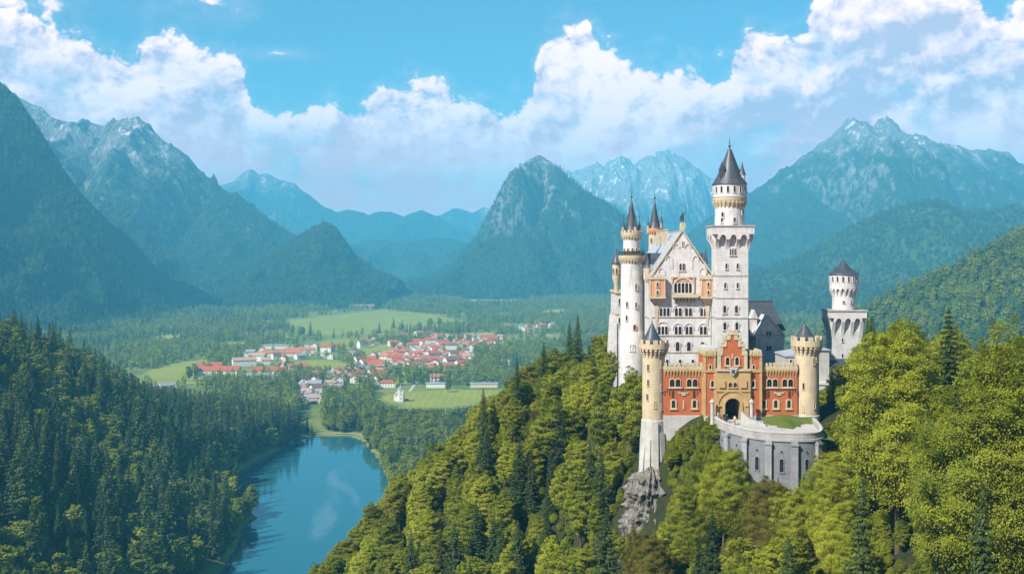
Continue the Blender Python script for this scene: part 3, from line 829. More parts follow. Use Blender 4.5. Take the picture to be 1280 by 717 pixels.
def broadleaf(seed, H, Rc, nspray, nleaf, leaf, low=0.15, rough=0.30, puff=0.35):
    """trunk and limbs, then leafy sprays that run out along side branches to an uneven crown outline"""
    g = np.random.default_rng(seed)
    tv, tf = [], []
    lean = g.normal(0, 0.02, 2) * H
    zt = H * 0.74
    prev = np.array([0, 0, -1.2]); rr = H * 0.019
    for i in range(1, 6):
        t = i / 5
        p = np.array([lean[0] * t * t + g.normal(0, .10), lean[1] * t * t + g.normal(0, .10), -1.2 + (zt + 1.2) * t])
        tube(tv, tf, prev, p, rr * (1 - .75 * (t - .2)), rr * (1 - .75 * t), 7)
        prev = p
    zc = H * (low + 1) / 2; hz = H * (1 - low) / 2
    # lumps of the outline: a handful of leading branches reach further than the rest
    lead = g.normal(size=(9, 3)); lead[:, 2] = np.abs(lead[:, 2]) * 1.1 - .35; lead /= np.linalg.norm(lead, axis=1, keepdims=True)
    amp = g.uniform(.5, 1.0, 9)
    wid = g.uniform(.25, .5, 9)
    def reach(d):
        k = 1 - np.clip((lead @ d), -1, 1)
        return (1 - rough) + rough * 1.25 * float(np.max(amp * np.exp(-(k / (wid * .55)) ** 1.2)))
    cs, ns, ss, ti = [], [], [], []
    for i in range(nspray):
        z_ = 1 - 2 * (i + .5) / nspray
        z_ = z_ * .96 + .06
        a = i * 2.399963 + g.normal(0, .25)
        d = np.array([math.cos(a) * math.sqrt(max(0, 1 - z_ * z_)), math.sin(a) * math.sqrt(max(0, 1 - z_ * z_)), z_]) + g.normal(0, .10, 3)
        d /= np.linalg.norm(d)
        f = reach(d) * g.uniform(.80, 1.05)
        egg = 1.0 - .22 * max(0, d[2]) ** 2 if d[2] > 0 else 1.0
        tip = np.array([lean[0] * .7 + d[0] * Rc * f * egg, lean[1] * .7 + d[1] * Rc * f * egg, zc + d[2] * hz * (f if d[2] > 0 else f * .95)])
        hor = math.hypot(d[0], d[1]) * Rc * f
        st = np.array([lean[0] * .4, lean[1] * .4, np.clip(tip[2] - hor * .55 - H * .03, H * .12, zt)])
        if i % 9 == 0:
            mid = st + (tip - st) * .5 + np.array([0, 0, -.03 * H])
            tube(tv, tf, st, mid, rr * .36, rr * .22, 5); tube(tv, tf, mid, st + (tip - st) * .86, rr * .22, rr * .06, 5)
        L = np.linalg.norm(tip - st)
        ax_ = (tip - st) / L
        sd_ = np.cross(ax_, [0, 0, 1.0]); sd_ /= np.linalg.norm(sd_) + 1e-9
        up = np.cross(sd_, ax_)
        k = int(nleaf * g.uniform(.6, 1.4))
        u = 1 - (g.random(k) ** 1.7) * .55                       # most leaves near the tip
        wv = (0.10 + .50 * (1 - u)) * L * .52 + .16
        lat = g.normal(0, 1, k) * wv * .85
        ver = g.normal(0, 1, k) * wv * puff
        pos = st + ax_ * (u * L)[:, None] + sd_ * lat[:, None] + up * ver[:, None]
        pos[:, 2] += -.10 * np.abs(lat) - .12 * L * np.clip(u - .8, 0, 1) + g.normal(0, .05, k)
        n = np.array([0, 0, .85]) + d * .55 + up * (np.sign(ver) * .15)[:, None] + g.normal(0, .42, (k, 3))
        cs.append(pos); ns.append(n); ss.append(leaf * g.uniform(.6, 1.3, k)); ti.append(np.clip(g.uniform(.0, .85) + g.normal(0, .06, k), 0, 1))
    cs = np.concatenate(cs); ns = np.concatenate(ns); ss = np.concatenate(ss); ti = np.concatenate(ti)
    vq = quads(cs, ns, ss, g)
    return (np.array(tv), np.array(tf)), (vq, np.repeat(ti, 4))

def conifer(seed, H, Rc, levels, per, seg, leaf, bare=0.06, droop=0.30):
    g = np.random.default_rng(seed)
    tv, tf = [], []
    tube(tv, tf, (0, 0, -1.2), (0, 0, H * .99), H * .014, H * .001, 7)
    cs, ns, ss, ti, al = [], [], [], [], []
    for l in range(levels):
        t = l / (levels - 1)
        z = H * (bare + (0.985 - bare) * t ** 0.92)
        L = Rc * ((1 - t) ** 0.85) * g.uniform(.8, 1.15) + 0.05 * Rc
        a0 = g.uniform(0, 6.28)
        nb = max(4, int(per * (1 - .45 * t)))
        for b in range(nb):
            a = a0 + 6.283 * b / nb + g.normal(0, .18)
            Lb = L * g.uniform(.65, 1.12)
            d = np.array([math.cos(a), math.sin(a), 0]); s = np.array([-math.sin(a), math.cos(a), 0])
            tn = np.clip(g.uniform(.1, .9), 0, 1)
            k = max(3, int(seg * (Lb / Rc + .25)))
            u = g.uniform(.06, 1.0, k) ** .8
            side = g.uniform(-1, 1, k) * (0.34 * Lb) * (1.02 - u) ** .6
            zz = z - droop * Lb * u ** 1.3 + 0.14 * Lb * u ** 3 - np.abs(side) * .35 + g.normal(0, .05 * Rc * .3, k)
            pos = d * (u * Lb)[:, None] + s * side[:, None]; pos[:, 2] = zz
            n = np.array([0, 0, 1.0]) + d * .45 + g.normal(0, .38, (k, 3)) + s * (np.sign(side) * .3)[:, None]
            aa = d * .8 + s * (np.sign(side) * .7)[:, None] + np.array([0, 0, -.35]) + g.normal(0, .25, (k, 3))
            cs.append(pos); ns.append(n); al.append(aa)
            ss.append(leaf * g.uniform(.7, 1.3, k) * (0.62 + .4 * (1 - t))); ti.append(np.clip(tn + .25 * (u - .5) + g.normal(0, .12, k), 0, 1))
    cs = np.concatenate(cs); ns = np.concatenate(ns); al = np.concatenate(al)
    vq = quads(cs, ns, np.concatenate(ss), g, 0.42, al)
    return (np.array(tv), np.array(tf)), (vq, np.repeat(np.concatenate(ti), 4))

def tree_meshes(name, parts, lmat):
    (tv, tf), (vq, ti) = parts
    k = len(vq) // 4
    qi = np.arange(4 * k).reshape(-1, 4)
    crown = np_mesh(name + '_crown', vq, qi, lmat, attrs={'tint': ti})
    trunk = np_mesh(name + '_trunk', tv, tf, MT_BARK, smooth=True, attrs={'tint': np.full(len(tv), .5)})
    whole = np_mesh(name + '_whole', np.concatenate([vq, tv]), np.concatenate([qi, tf + len(vq)]), [lmat, MT_BARK], midx=np.concatenate([np.zeros(k), np.ones(len(tf))]),
                    attrs={'tint': np.concatenate([ti, np.full(len(tv), .5)])})
    return dict(crown=crown, trunk=trunk, whole=whole)

# heights are the prototypes' own: H = 20 m, scaled when planted
H0 = 20.0
BROAD_HERO = [tree_meshes('broad_hero', broadleaf(101 + i, H0, 6.8 + .5 * i, 520, 470, 0.092, .06, .40), ML_BROAD) for i in range(3)]
BROAD_NEAR = [tree_meshes('broad_near', broadleaf(201 + i, H0, [6.0, 7.0, 5.2, 6.4, 5.6][i], 270, 190, 0.175, [.12, .08, .16, .06, .1][i], [.36, .3, .4, .34, .45][i]), ML_BROAD) for i in range(5)]
BROAD_MID = [tree_meshes('broad_mid', broadleaf(301 + i, H0, [6.0, 7.0, 5.2][i], 120, 60, 0.40, .08, .36), ML_BROAD_FAR) for i in range(3)]
BROAD_LOW = [tree_meshes('broad_low', broadleaf(401 + i, H0, [5.6, 6.6][i], 34, 10, 1.10, .05, .35), ML_BROAD_FAR) for i in range(2)]
BROAD_MTN = [tree_meshes('broad_mountain', broadleaf(401 + i, H0, [5.6, 6.6][i], 34, 10, 1.10, .05, .35), ML_MTN) for i in range(2)]
CONE_NEAR = [tree_meshes('cone_near', conifer(501 + i, H0, [3.4, 4.0, 3.0][i], 36, 10, 46, 0.30, [.06, .03, .1][i]), ML_CONE) for i in range(3)]
CONE_MID = [tree_meshes('cone_mid', conifer(601 + i, H0, [3.3, 3.9, 2.9][i], 22, 8, 10, 0.74, .05), ML_CONE) for i in range(3)]
CONE_LOW = [tree_meshes('cone_low', conifer(701 + i, H0, [3.4, 4.1][i], 10, 6, 4.5, 1.45, .03), ML_CONE) for i in range(2)]
CONE_MTN = [tree_meshes('cone_mountain', conifer(701 + i, H0, [3.4, 4.1][i], 10, 6, 4.5, 1.45, .03), ML_CONE_MTN) for i in range(2)]
KINDS = {('b', 'hero'): BROAD_HERO, ('b', 'near'): BROAD_NEAR, ('b', 'mid'): BROAD_MID, ('b', 'low'): BROAD_LOW, ('c', 'near'): CONE_NEAR, ('c', 'hero'): CONE_NEAR, ('c', 'mid'): CONE_MID, ('c', 'low'): CONE_LOW}

# --- where the trees stand --------------------------------------------------
def jitter(x0, x1, y0, y1, s, seed):
    g = np.random.default_rng(seed)
    nx, ny = int((x1 - x0) / s), int((y1 - y0) / (s * .87))
    gx, gy = np.meshgrid(np.arange(nx), np.arange(ny))
    x = x0 + (gx + .5 * (gy % 2)) * s + g.uniform(-.36, .36, gx.shape) * s
    y = y0 + gy * s * .87 + g.uniform(-.36, .36, gx.shape) * s
    return x.ravel(), y.ravel()

CASTLE_KEEP = [(22.0, 192), (27, 193.5), (33.5, 191), (36, 186.5), (44, 181.5), (56, 183), (60, 190), (62, 210), (64, 222), (84, 254), (84, 270), (60, 285), (26, 285), (20.5, 274), (20.5, 248), (26, 225), (22.5, 205)]
# skyline of the tree tops, in photo rows, along each photo column (left hill, slope, in front of the castle, right wood)
SKY_L = ([-80, 0, 30, 60, 85, 110, 140, 180, 210, 240, 270, 300, 330, 360, 378, 392, 400], [372, 384, 388, 398, 410, 428, 452, 476, 484, 486, 490, 496, 500, 502, 510, 532, 560])
SKY_R = ([300, 375, 400, 440, 465, 490, 520, 545, 560, 590, 620, 645, 662, 700, 712, 730, 752, 768, 776, 784, 796, 800, 830, 832, 846, 856, 868, 880, 892, 905, 925, 940, 958, 980, 1010, 1022, 1026, 1040, 1052, 1066, 1084, 1100, 1115, 1135, 1150, 1163, 1172, 1185, 1200, 1212, 1222, 1240, 1262, 1280, 1340],
         [800, 704, 694, 652, 612, 585, 560, 540, 528, 500, 468, 436, 426, 402, 392, 396, 398, 420, 455, 452, 456, 480, 598, 560, 536, 534, 536, 545, 535, 545, 575, 590, 592, 598, 604, 560, 470, 470, 462, 425, 397, 390, 386, 388, 396, 412, 398, 384, 394, 420, 436, 432, 415, 408, 390])

trees = []     # x, y, z, height, kind, variant seed, rot, region
def plant(xs, ys, hts, kinds, region, sky=None, minfrac=0.5, g=None, zoff=-0.3):
    zs = ground_h(xs, ys)
    for x, y, z, h, k in zip(xs, ys, zs, hts, kinds):
        z += zoff
        if sky is not None and y > 20:
            px = 640 + FPX * x / y
            wpx = FPX * h * (.16 if k == 'b' else .05) / y
            lim = max(np.interp(px - wpx * .8, *sky), np.interp(px, *sky), np.interp(px + wpx * .8, *sky)) if k == 'b' else np.interp(px, *sky)
            if region == 'slope' and 140 < y < 204 and 776 < px + wpx and px - wpx < 852: lim = max(lim, 650)
            zmax = EYE + (HOR - lim) / FPX * y
            if z + h > zmax:
                h2 = zmax - z
                if h2 < h * minfrac or h2 < 3.0:
                    continue
                h = h2
        trees.append((x, y, z, h, k, g.integers(1 << 30), g.uniform(0, 6.283), region))

g = np.random.default_rng(99)
# the slope below the castle and the wood on its right
x, y = jitter(-150, 190, 60, 440, 6.2, 1)
z = land(x, y)
px = 640 + FPX * x / np.maximum(y, 1)
ok = (z > 3.5) & ~in_poly(x, y, CASTLE_KEEP) & (poly_dist(x, y, CASTLE_KEEP) > 1.5) & ~(in_poly(x, y, LAKE)) & (px > 230) & (px < 1440) & (y > 84)
ok &= ~((y > 300) & (px > 780))
ok &= ~((x > 0.24 * y + 2) & (y < 185) & (g.random(len(x)) > .62))
x, y = x[ok], y[ok]
nz = fbm(x / 45, y / 45, 71, 3)
right = x > 0.24 * y + 2
pc = np.where(right, 0.08, np.clip((nz - .43) * 3.0, 0.08, .5) * np.where(y > 235, .35, 1))
kd = np.where(g.random(len(x)) < pc, 'c', 'b')
ht = np.where(kd == 'c', g.uniform(13, 21, len(x)), g.uniform(9.5, 16.5, len(x)))
ht = np.where(right & (y < 180), ht * 1.05, ht)
plant(x, y, ht, kd, 'slope', SKY_R, 0.5, g)
# thickets on the two bare banks beside the gatehouse
for (x0, x1, y0, y1, n_, hmax, reg) in ((27.6, 36.2, 189.5, 198.6, 60, 3.4, 'bank'), (53.2, 58.5, 187.0, 203.0, 46, 4.2, 'bank2')):
    bx, by = g.uniform(x0, x1, n_), g.uniform(y0, y1, n_)
    ed = (bx < 36.2 - .9 * np.maximum(0, 193 - by)) if reg == 'bank' else np.ones(n_, bool)
    bx, by = bx[ed], by[ed]
    plant(bx, by, g.uniform(1.6, hmax, len(bx)), np.full(len(bx), 'b'), reg, ([0, 1280], [528, 528]), .3, g, -.5)
# the dark hill beside the lake
x, y = jitter(-500, -120, 300, 1075, 8.8, 2)
z = land(x, y)
ok = (z > VAL + .3) & ~in_poly(x, y, LAKE) & (poly_dist(x, y, LAKE) > 1.0) & (x < -135)
ok &= (x < -160) | (y < 420) | (y > 1e9)
x, y = x[ok], y[ok]
nz = fbm(x / 60, y / 80, 73, 3)
shore = poly_dist(x, y, LAKE) < 26
pc = np.clip((nz - .42) * 5.5, 0.07, .92)
pc = np.where(shore & (y < 760), .22, pc)
pc = np.where(y > 820, np.maximum(pc, .5), pc)
pc = np.where((y < 620) & (x > -.36 * y), np.minimum(pc, .42), pc)
kd = np.where(g.random(len(x)) < pc, 'c', 'b')
ht = np.where(kd == 'c', 14 + 25 * g.random(len(x)) ** 1.2, g.uniform(10, 22, len(x)))
plant(x, y, ht, kd, 'lakehill', SKY_L, 0.45, g)
# the far shore's wood
x, y = jitter(-330, 220, 560, 1420, 8.5, 3)
px = 640 + FPX * x / y
py = HOR + (EYE - VAL) * FPX / y
ok = ~in_poly(x, y, LAKE) & (poly_dist(x, y, LAKE) > .6) & (land(x, y) < 14)
ok &= (x > -130) | (y > 1047)
ok &= ~((px > 372) & (px < 455) & (py < 496))
for q in MEADOW_POLYS: ok &= ~in_poly(x, y, q)
ok &= ~((px > 372) & (px < 404) & (y > 1030))
x, y = x[ok], y[ok]
kd = np.where(g.random(len(x)) < .22, 'c', 'b')
ht = np.where(kd == 'c', g.uniform(16, 24, len(x)), g.uniform(12, 20, len(x)))
plant(x, y, ht, kd, 'farshore', ([0, 462, 468, 505, 560, 610, 640, 650, 1280], [0, 0, 499, 509, 509, 503, 500, 0, 0]), .35, g)

# --- the trees one sees singly, each with its own label ---------------------------
HEROES = [   # photo column, photo row of the top, distance, height, kind, label
    (1122, 384, 146, 27, 'b', 'huge rounded bright green tree covering the foot of the slim white corner tower'),
    (1186, 386, 152, 26, 'c', 'tall ragged conifer rising between two big broadleaf crowns'),
    (1256, 414, 118, 22, 'b', 'big spreading green tree filling the edge of the view below the forested ridge'),
    (1194, 488, 118, 21, 'c', 'added dark conifer deepening the shadowy gap between the two biggest crowns'),  # tree added for contrast, to darken the gap between the crowns
    (1078, 596, 126, 17, 'c', 'added dark conifer low on the slope below the huge rounded tree'),  # another conifer added for its dark contrast
    (1228, 600, 100, 17, 'c', 'dark conifer at the bottom of the wood under the big spreading tree'),
    (1212, 452, 122, 17, 'b', 'layered olive green tree in the dip between the two biggest crowns'),
    (904, 541, 176, 17.5, 'b', 'airy light green tree standing before the bridge wall below the gate'),
    (876, 550, 180, 14, 'b', 'bright tree on the lake side of the airy light green tree below the gate'),
    (856, 600, 178, 9, 'b', 'small bright tree beside the bare rock face'),
    (957, 580, 168, 13, 'b', 'olive brown rounded tree at the foot of the pilastered bridge wall'),
    (1040, 582, 160, 14, 'b', 'green tree hiding the outer end of the bridge wall'),
    (806, 650, 172, 9, 'b', 'dark olive bush like tree below the bare rock face'),
    (1046, 470, 205, 12, 'b', 'small light tree beside the base of the round tower next to the white tower'),
    (1032, 480, 213, 11, 'b', 'tree screening the gallery between the round tower and the white tower'),
    (1056, 450, 209, 14, 'b', 'leafy tree before the foot of the slim white corner tower'),
    (988, 592, 166, 13, 'b', 'green tree under the middle of the pilastered wall'),
    (1014, 590, 172, 13, 'b', 'green tree under the outer pilasters of the bridge wall'),
    (722, 394, 286, 20, 'c', 'dark pointed conifer topping the ridge beside the palace'),
    (712, 402, 290, 17, 'c', 'shorter dark conifer leaning close to the pointed one on the ridge'),
    (790, 455, 216, 15, 'b', 'sunlit yellow green tree against the foot of the palace tower'),
    (760, 468, 226, 15, 'b', 'bright tree just downhill from the palace stair tower'),
    (1034, 556, 186, 11, 'b', 'leafy tree pressed against the outer end of the terrace wall'),
    (668, 506, 262, 24, 'b', 'tall rust tinged tree standing out on the wooded slope'),
]
hero_trees = []
for (px, py, Y, h, k, lab) in HEROES:
    X = PX(px, Y)
    ztop = PZ(py, Y)
    gz = float(ground_h(np.array([X]), np.array([Y]))[0]) - .3
    h2 = ztop - gz
    if h2 < h * .45: gz = ztop - h * .6; h2 = h * .6
    hero_trees.append((X, Y, gz, h2, h, k, lab))
trees = [t for t in trees if all(math.hypot(t[0] - q[0], t[1] - q[1]) > (0.16 * q[4] + 1.2) for q in hero_trees)]
# nothing on the slope may stand between the eye and the single trees' crowns: thin what covers them
def clear_view(t):
    x, y, z, h = t[:4]
    px = 640 + FPX * x / y
    for q in hero_trees:
        if y >= q[1] - 3: continue
        qx = 640 + FPX * q[0] / q[1]
        if abs(px - qx) < FPX * .15 * q[3] / q[1] + FPX * .10 * h / y:
            lim = HOR - FPX * (q[2] + q[3] * .50 - EYE) / q[1]
            h = min(h, EYE + (HOR - lim) / FPX * y - z)
    return None if h < t[3] and (h < 2.5 or h < t[3] * .2) else (x, y, z, h) + t[4:]
trees = [q for q in (clear_view(t) for t in trees) if q]

# --- rank by how large each shows ------------------------------------------------
trees.sort(key=lambda t: t[1])
W2, H2 = 640, 360
buf = np.zeros((H2, W2), bool)
shown = []
for t in trees:
    x, y, z, h, k = t[:5]
    s_ = FPX / y / 2
    cx = (640 + FPX * x / y) / 2
    hw = max(.6, h * (.24 if k == 'b' else .11) * s_)
    y0 = (HOR - FPX * (z + h - EYE) / y) / 2; y1 = (HOR - FPX * (z + h * .1 - EYE) / y) / 2
    a, b_, c_, d_ = int(max(0, cx - hw)), int(min(W2, cx + hw + 1)), int(max(0, y0)), int(min(H2, y1 + 1))
    n = 0
    if a < b_ and c_ < d_:
        sub = buf[c_:d_, a:b_]
        n = int((~sub).sum())
        sub[int((d_ - c_) * .15):, :] = True
    shown.append(n)
order = np.argsort([-n for n in shown])
quota = {'b': 290, 'c': 290}
single = set()
for i in order:
    k = trees[i][4]
    if quota[k] > 0 and shown[i] > 0:
        quota[k] -= 1; single.add(int(i))
LABEL_T = {
    ('b', 'slope'): ('leafy green broadleaf tree on the steep wooded slope of the castle rock', 'broadleaf trees on the castle slope'),
    ('c', 'slope'): ('dark conifer among the broadleaf trees on the castle slope', 'conifers on the castle slope'),
    ('b', 'lakehill'): ('green broadleaf tree among the dark conifers of the hill beside the lake', 'broadleaf trees on the lake hill'),
    ('c', 'lakehill'): ('dark pointed conifer on the shaded hill beside the lake', 'conifers on the lake hill'),
    ('b', 'bank'): ('rounded bush in the thicket on the bank under the brick wing', 'bushes under the brick wing'),
    ('b', 'bank2'): ('rounded bush on the bank beside the outer end of the terrace wall', 'bushes beside the terrace wall'),
    ('b', 'farshore'): ('rounded green tree in the wood behind the far lake shore', 'broadleaf trees on the far shore'),
    ('c', 'farshore'): ('dark conifer in the wood behind the far lake shore', 'conifers on the far shore'),
}
NAME_T = {'b': 'broadleaf_tree', 'c': 'conifer_tree'}
def put_tree(x, y, z, h, k, sd, rot, label, group, lod, parts, wide=1.0, warm=0.0, nm=None):
    pr = KINDS[(k, lod)][sd % len(KINDS[(k, lod)])]
    s = h / H0
    w = s * wide
    if parts:
        o = empty(nm or NAME_T[k], (x, y, z), label, 'bush' if nm else 'tree', group)
        o.scale = (w, w, s); o.rotation_euler = (0, 0, rot)
        link('trunk', pr['trunk'], o); cr = link('crown', pr['crown'], o)
        cr.color = (1 - warm, 1, 1, 1)
    else:
        o = link(NAME_T[k], pr['whole'], None, (x, y, z), rot)
        o.scale = (w, w, s)
        o.color = (1 - warm, 1, 1, 1)
        tag(o, label, 'tree', group)
    return o
rest = {}
for i, t in enumerate(trees):
    x, y, z, h, k, sd, rot, reg = t
    lod = 'hero' if y < 150 and k == 'b' else 'near' if y < 420 else 'mid' if y < 1150 else 'low'
    wide = (0.78 + .5 * ((sd >> 8) % 100) / 100)
    if i in single:
        lab, grp = LABEL_T[(k, reg)]
        warm = (0.6 if sd % 14 == 0 else 0.2 if sd % 7 == 0 else 0.0) if reg == 'slope' else 0.0
        if warm > .5:
            lab = ('olive brown tree standing out among the green crowns on the castle slope', 'rust brown conifer among the green crowns on the castle slope')[k == 'c']
            grp = ('olive brown trees on the castle slope', 'rust brown conifers on the castle slope')[k == 'c']
        bank = reg.startswith('bank')
        put_tree(x, y, z, h * (1.25 if bank else 1), k, sd, rot, lab, grp, lod, y < 420, wide * (1.7 if bank else 1), warm, 'bush' if bank else None)
    elif shown[i] > 0 or y > 60:
        rest.setdefault((k, lod), []).append((x, y, z, h / H0, rot, sd))
for j, (X, Y, gz, h2, h, k, lab) in enumerate(hero_trees):
    o = put_tree(X, Y, gz, h2, k, j * 7 + 3, j * 1.7, lab, None, 'hero' if Y < 200 else 'near', True, max(.75, min(1.25, h / h2)) * (.95 if j == 0 else .8 if 'airy' in lab else 1), .85 if 'olive brown' in lab or 'rust' in lab or 'dark olive' in lab else 0.0)

# --- the woods nobody could count: points that carry tree copies -------------------
def scatter(name, items, protos, label, cat='forest'):
    """items: (x, y, z, scale, rot, seed)"""
    a = np.array(items, float)
    me = bpy.data.meshes.new(name)
    me.vertices.add(len(a))
    me.vertices.foreach_set('co', a[:, :3].astype(np.float32).ravel())
    sd = a[:, 5].astype(np.int64)
    for nm, ty, val in (('scl', 'FLOAT_VECTOR', np.stack([a[:, 3] * (.85 + .35 * ((sd >> 8) % 100) / 100)] * 2 + [a[:, 3]], -1)), ('rot', 'FLOAT_VECTOR', np.stack([a[:, 4] * 0, a[:, 4] * 0, a[:, 4]], -1)), ('pick', 'INT', sd % len(protos))):
        at = me.attributes.new(nm, ty, 'POINT')
        if ty == 'INT': at.data.foreach_set('value', val.astype(np.int32))
        else: at.data.foreach_set('vector', val.astype(np.float32).ravel())
    o = link(name, me)
    tag(o, label, cat, kind='stuff')
    ng = bpy.data.node_groups.new(name, 'GeometryNodeTree')
    ng.interface.new_socket('Geometry', in_out='INPUT', socket_type='NodeSocketGeometry')
    ng.interface.new_socket('Geometry', in_out='OUTPUT', socket_type='NodeSocketGeometry')
    gi = ng.nodes.new('NodeGroupInput'); go = ng.nodes.new('NodeGroupOutput')
    jo = ng.nodes.new('GeometryNodeJoinGeometry')
    for p in reversed(protos):
        po = bpy.data.objects.new('tree_source', p['whole'])
        oi = ng.nodes.new('GeometryNodeObjectInfo')
        oi.inputs['Object'].default_value = po
        oi.inputs['As Instance'].default_value = True
        ng.links.new(oi.outputs['Geometry'], jo.inputs[0])
    ip = ng.nodes.new('GeometryNodeInstanceOnPoints')
    ng.links.new(gi.outputs[0], ip.inputs['Points'])
    ng.links.new(jo.outputs[0], ip.inputs['Instance'])
    ip.inputs['Pick Instance'].default_value = True
    def attr(n, ty):
        q = ng.nodes.new('GeometryNodeInputNamedAttribute'); q.data_type = ty
        q.inputs['Name'].default_value = n
        return q.outputs['Attribute']
    ng.links.new(attr('pick', 'INT'), ip.inputs['Instance Index'])
    ng.links.new(attr('scl', 'FLOAT_VECTOR'), ip.inputs['Scale'])
    e2r = ng.nodes.new('FunctionNodeEulerToRotation')
    ng.links.new(attr('rot', 'FLOAT_VECTOR'), e2r.inputs[0])
    ng.links.new(e2r.outputs[0], ip.inputs['Rotation'])
    ng.links.new(ip.outputs[0], go.inputs[0])
    md = o.modifiers.new('scatter', 'NODES')
    md.node_group = ng
    return o
# shrubs and young growth on the floor of the castle wood
x, y = jitter(-130, 150, 88, 330, 2.7, 17)
pxu = 640 + FPX * x / y
ok = ~in_poly(x, y, CASTLE_KEEP) & (poly_dist(x, y, CASTLE_KEEP) > .8) & (land(x, y) > 6) & (pxu > 300) & (pxu < 1380) & ((x - 25.2) ** 2 + (y - 199.6) ** 2 > 25)
x, y = x[ok], y[ok]
zu = ground_h(x, y)
under = []
for xx, yy, zz in zip(x, y, zu):
    h = rng.uniform(1.4, 4.2)
    pp = 640 + FPX * xx / yy
    if zz + h > EYE + (HOR - max(np.interp(pp - 8, *SKY_R), np.interp(pp, *SKY_R), np.interp(pp + 8, *SKY_R))) / FPX * yy: continue
    under.append((xx, yy, zz - .5, h / H0 * 1.3, rng.uniform(0, 6.28), rng.integers(1 << 20)))
for xx, yy in zip(rng.uniform(27.4, 36.0, 130), rng.uniform(189, 198.8, 130)):
    if xx > 36.0 - .9 * max(0, 193 - yy): continue
    zz = float(ground_h(np.array([xx]), np.array([yy]))[0])
    h = rng.uniform(.7, 1.9)
    under.append((xx, yy, zz - .3, h / H0 * 1.3, rng.uniform(0, 6.28), rng.integers(1 << 20)))
scatter('undergrowth', under, BROAD_NEAR, 'low shrubs and saplings covering the floor of the castle wood', 'undergrowth')
STUFF_LABEL = {('b', 'hero'): 'understorey broadleaf trees packed between the big crowns below the castle', ('b', 'near'): 'broadleaf undergrowth trees filling gaps on the castle slope', ('c', 'near'): 'smaller conifers filling gaps on the castle slope',
               ('b', 'mid'): 'mass of green broadleaf wood around the lake', ('c', 'mid'): 'mass of dark conifer wood on the hill beside the lake',
               ('b', 'low'): 'thin broadleaf wood beyond the far lake shore', ('c', 'low'): 'thin conifer wood beyond the far lake shore'}
for key, items in rest.items():
    scatter('forest', items, KINDS[key], STUFF_LABEL[key])

# valley woods ---------------------------------------------------------------------
VILLAGE = [   # photo polygons where houses crowd: few trees
    [(455, 444), (480, 440), (540, 443), (592, 445), (594, 456), (575, 465), (500, 467), (458, 463)],
    [(428, 453), (460, 460), (497, 466), (490, 478), (455, 481), (428, 476)],
    [(406, 463), (430, 457), (450, 470), (440, 481), (410, 481)],
    [(369, 488), (395, 477), (421, 482), (423, 495), (400, 508), (376, 501)],
    [(513, 432), (530, 423), (560, 421), (628, 423), (630, 435), (560, 439), (545, 445), (513, 444)],
    [(243, 464), (300, 452), (345, 436), (400, 440), (372, 470), (330, 482), (250, 476)],
    [(385, 386), (420, 377), (480, 370), (498, 374), (490, 384), (430, 388)],
    [(290, 392), (340, 389), (344, 394), (295, 397)],
    [(640, 410), (690, 405), (700, 414), (650, 418)],
]
def valley_woods(y0, y1, s, seed, thr, keep_village):
    hx = y1 * .62
    x, y = jitter(-hx, hx, y0, y1, s, seed)
    px = 640 + FPX * x / y; py = HOR + (EYE - VAL) * FPX / y
    ok = (px > -90) & (px < 1370) & (land(x, y) < 12)
    for q in MEADOW_POLYS: ok &= ~(in_poly(x, y, q)) 
    vill = np.zeros(len(x), bool)
    for q in VILLAGE: vill |= in_poly(px, py, q)
    dens = fbm(x / 170, y / 210, seed + 9, 4)
    # woods thin out to fields between the village and the big meadow
    t_ = thr + np.where((px > 380) & (px < 700) & (py > 400) & (py < 480), .07, 0) - np.where(py < 392, .12, 0) - np.where((px < 330) & (py < 440), .2, 0)
    ok &= (dens > t_) | (rng.random(len(x)) < .10)
    ok &= ~(vill & (rng.random(len(x)) > keep_village))
    for q in [(395, 438), (388, 434)]: ok &= ~((np.abs(px - q[0]) < 16) & (np.abs(py - q[1]) < 5))
    return x[ok], y[ok]
items_b, items_c = [], []
for (y0, y1, s, seed, thr) in ((1120, 2300, 11, 81, .54), (2300, 4200, 15, 83, .53), (4200, 7600, 24, 85, .50)):
    x, y = valley_woods(y0, y1, s, seed, thr, .34 if y0 == 1120 else .12)
    if y0 == 1120:
        px = 640 + FPX * x / y
        k_ = (y > 1420) | (px > 905) | (px < 372)
        x, y = x[k_], y[k_]
    z = land(x, y) - .4
    cf = fbm(x / 120, y / 160, 91, 3)
    inv = y0 == 1120
    for xx, yy, zz, f in zip(x, y, z, cf):
        h = rng.uniform(11, 19) * (1.0 if y0 < 2000 else 1.15)
        if inv and in_poly(np.array([640 + FPX * xx / yy]), np.array([HOR + (EYE - VAL) * FPX / yy]), VILLAGE[0])[0]: h *= .55
        it = (xx, yy, zz, h / H0, rng.uniform(0, 6.28), rng.integers(1 << 20))
        (items_c if f > .63 and rng.random() < .8 else items_b).append(it)
scatter('forest', items_b, BROAD_LOW, 'broadleaf woods and hedges spread across the valley floor')
scatter('forest', items_c, CONE_LOW, 'dark conifer woods scattered over the valley floor')

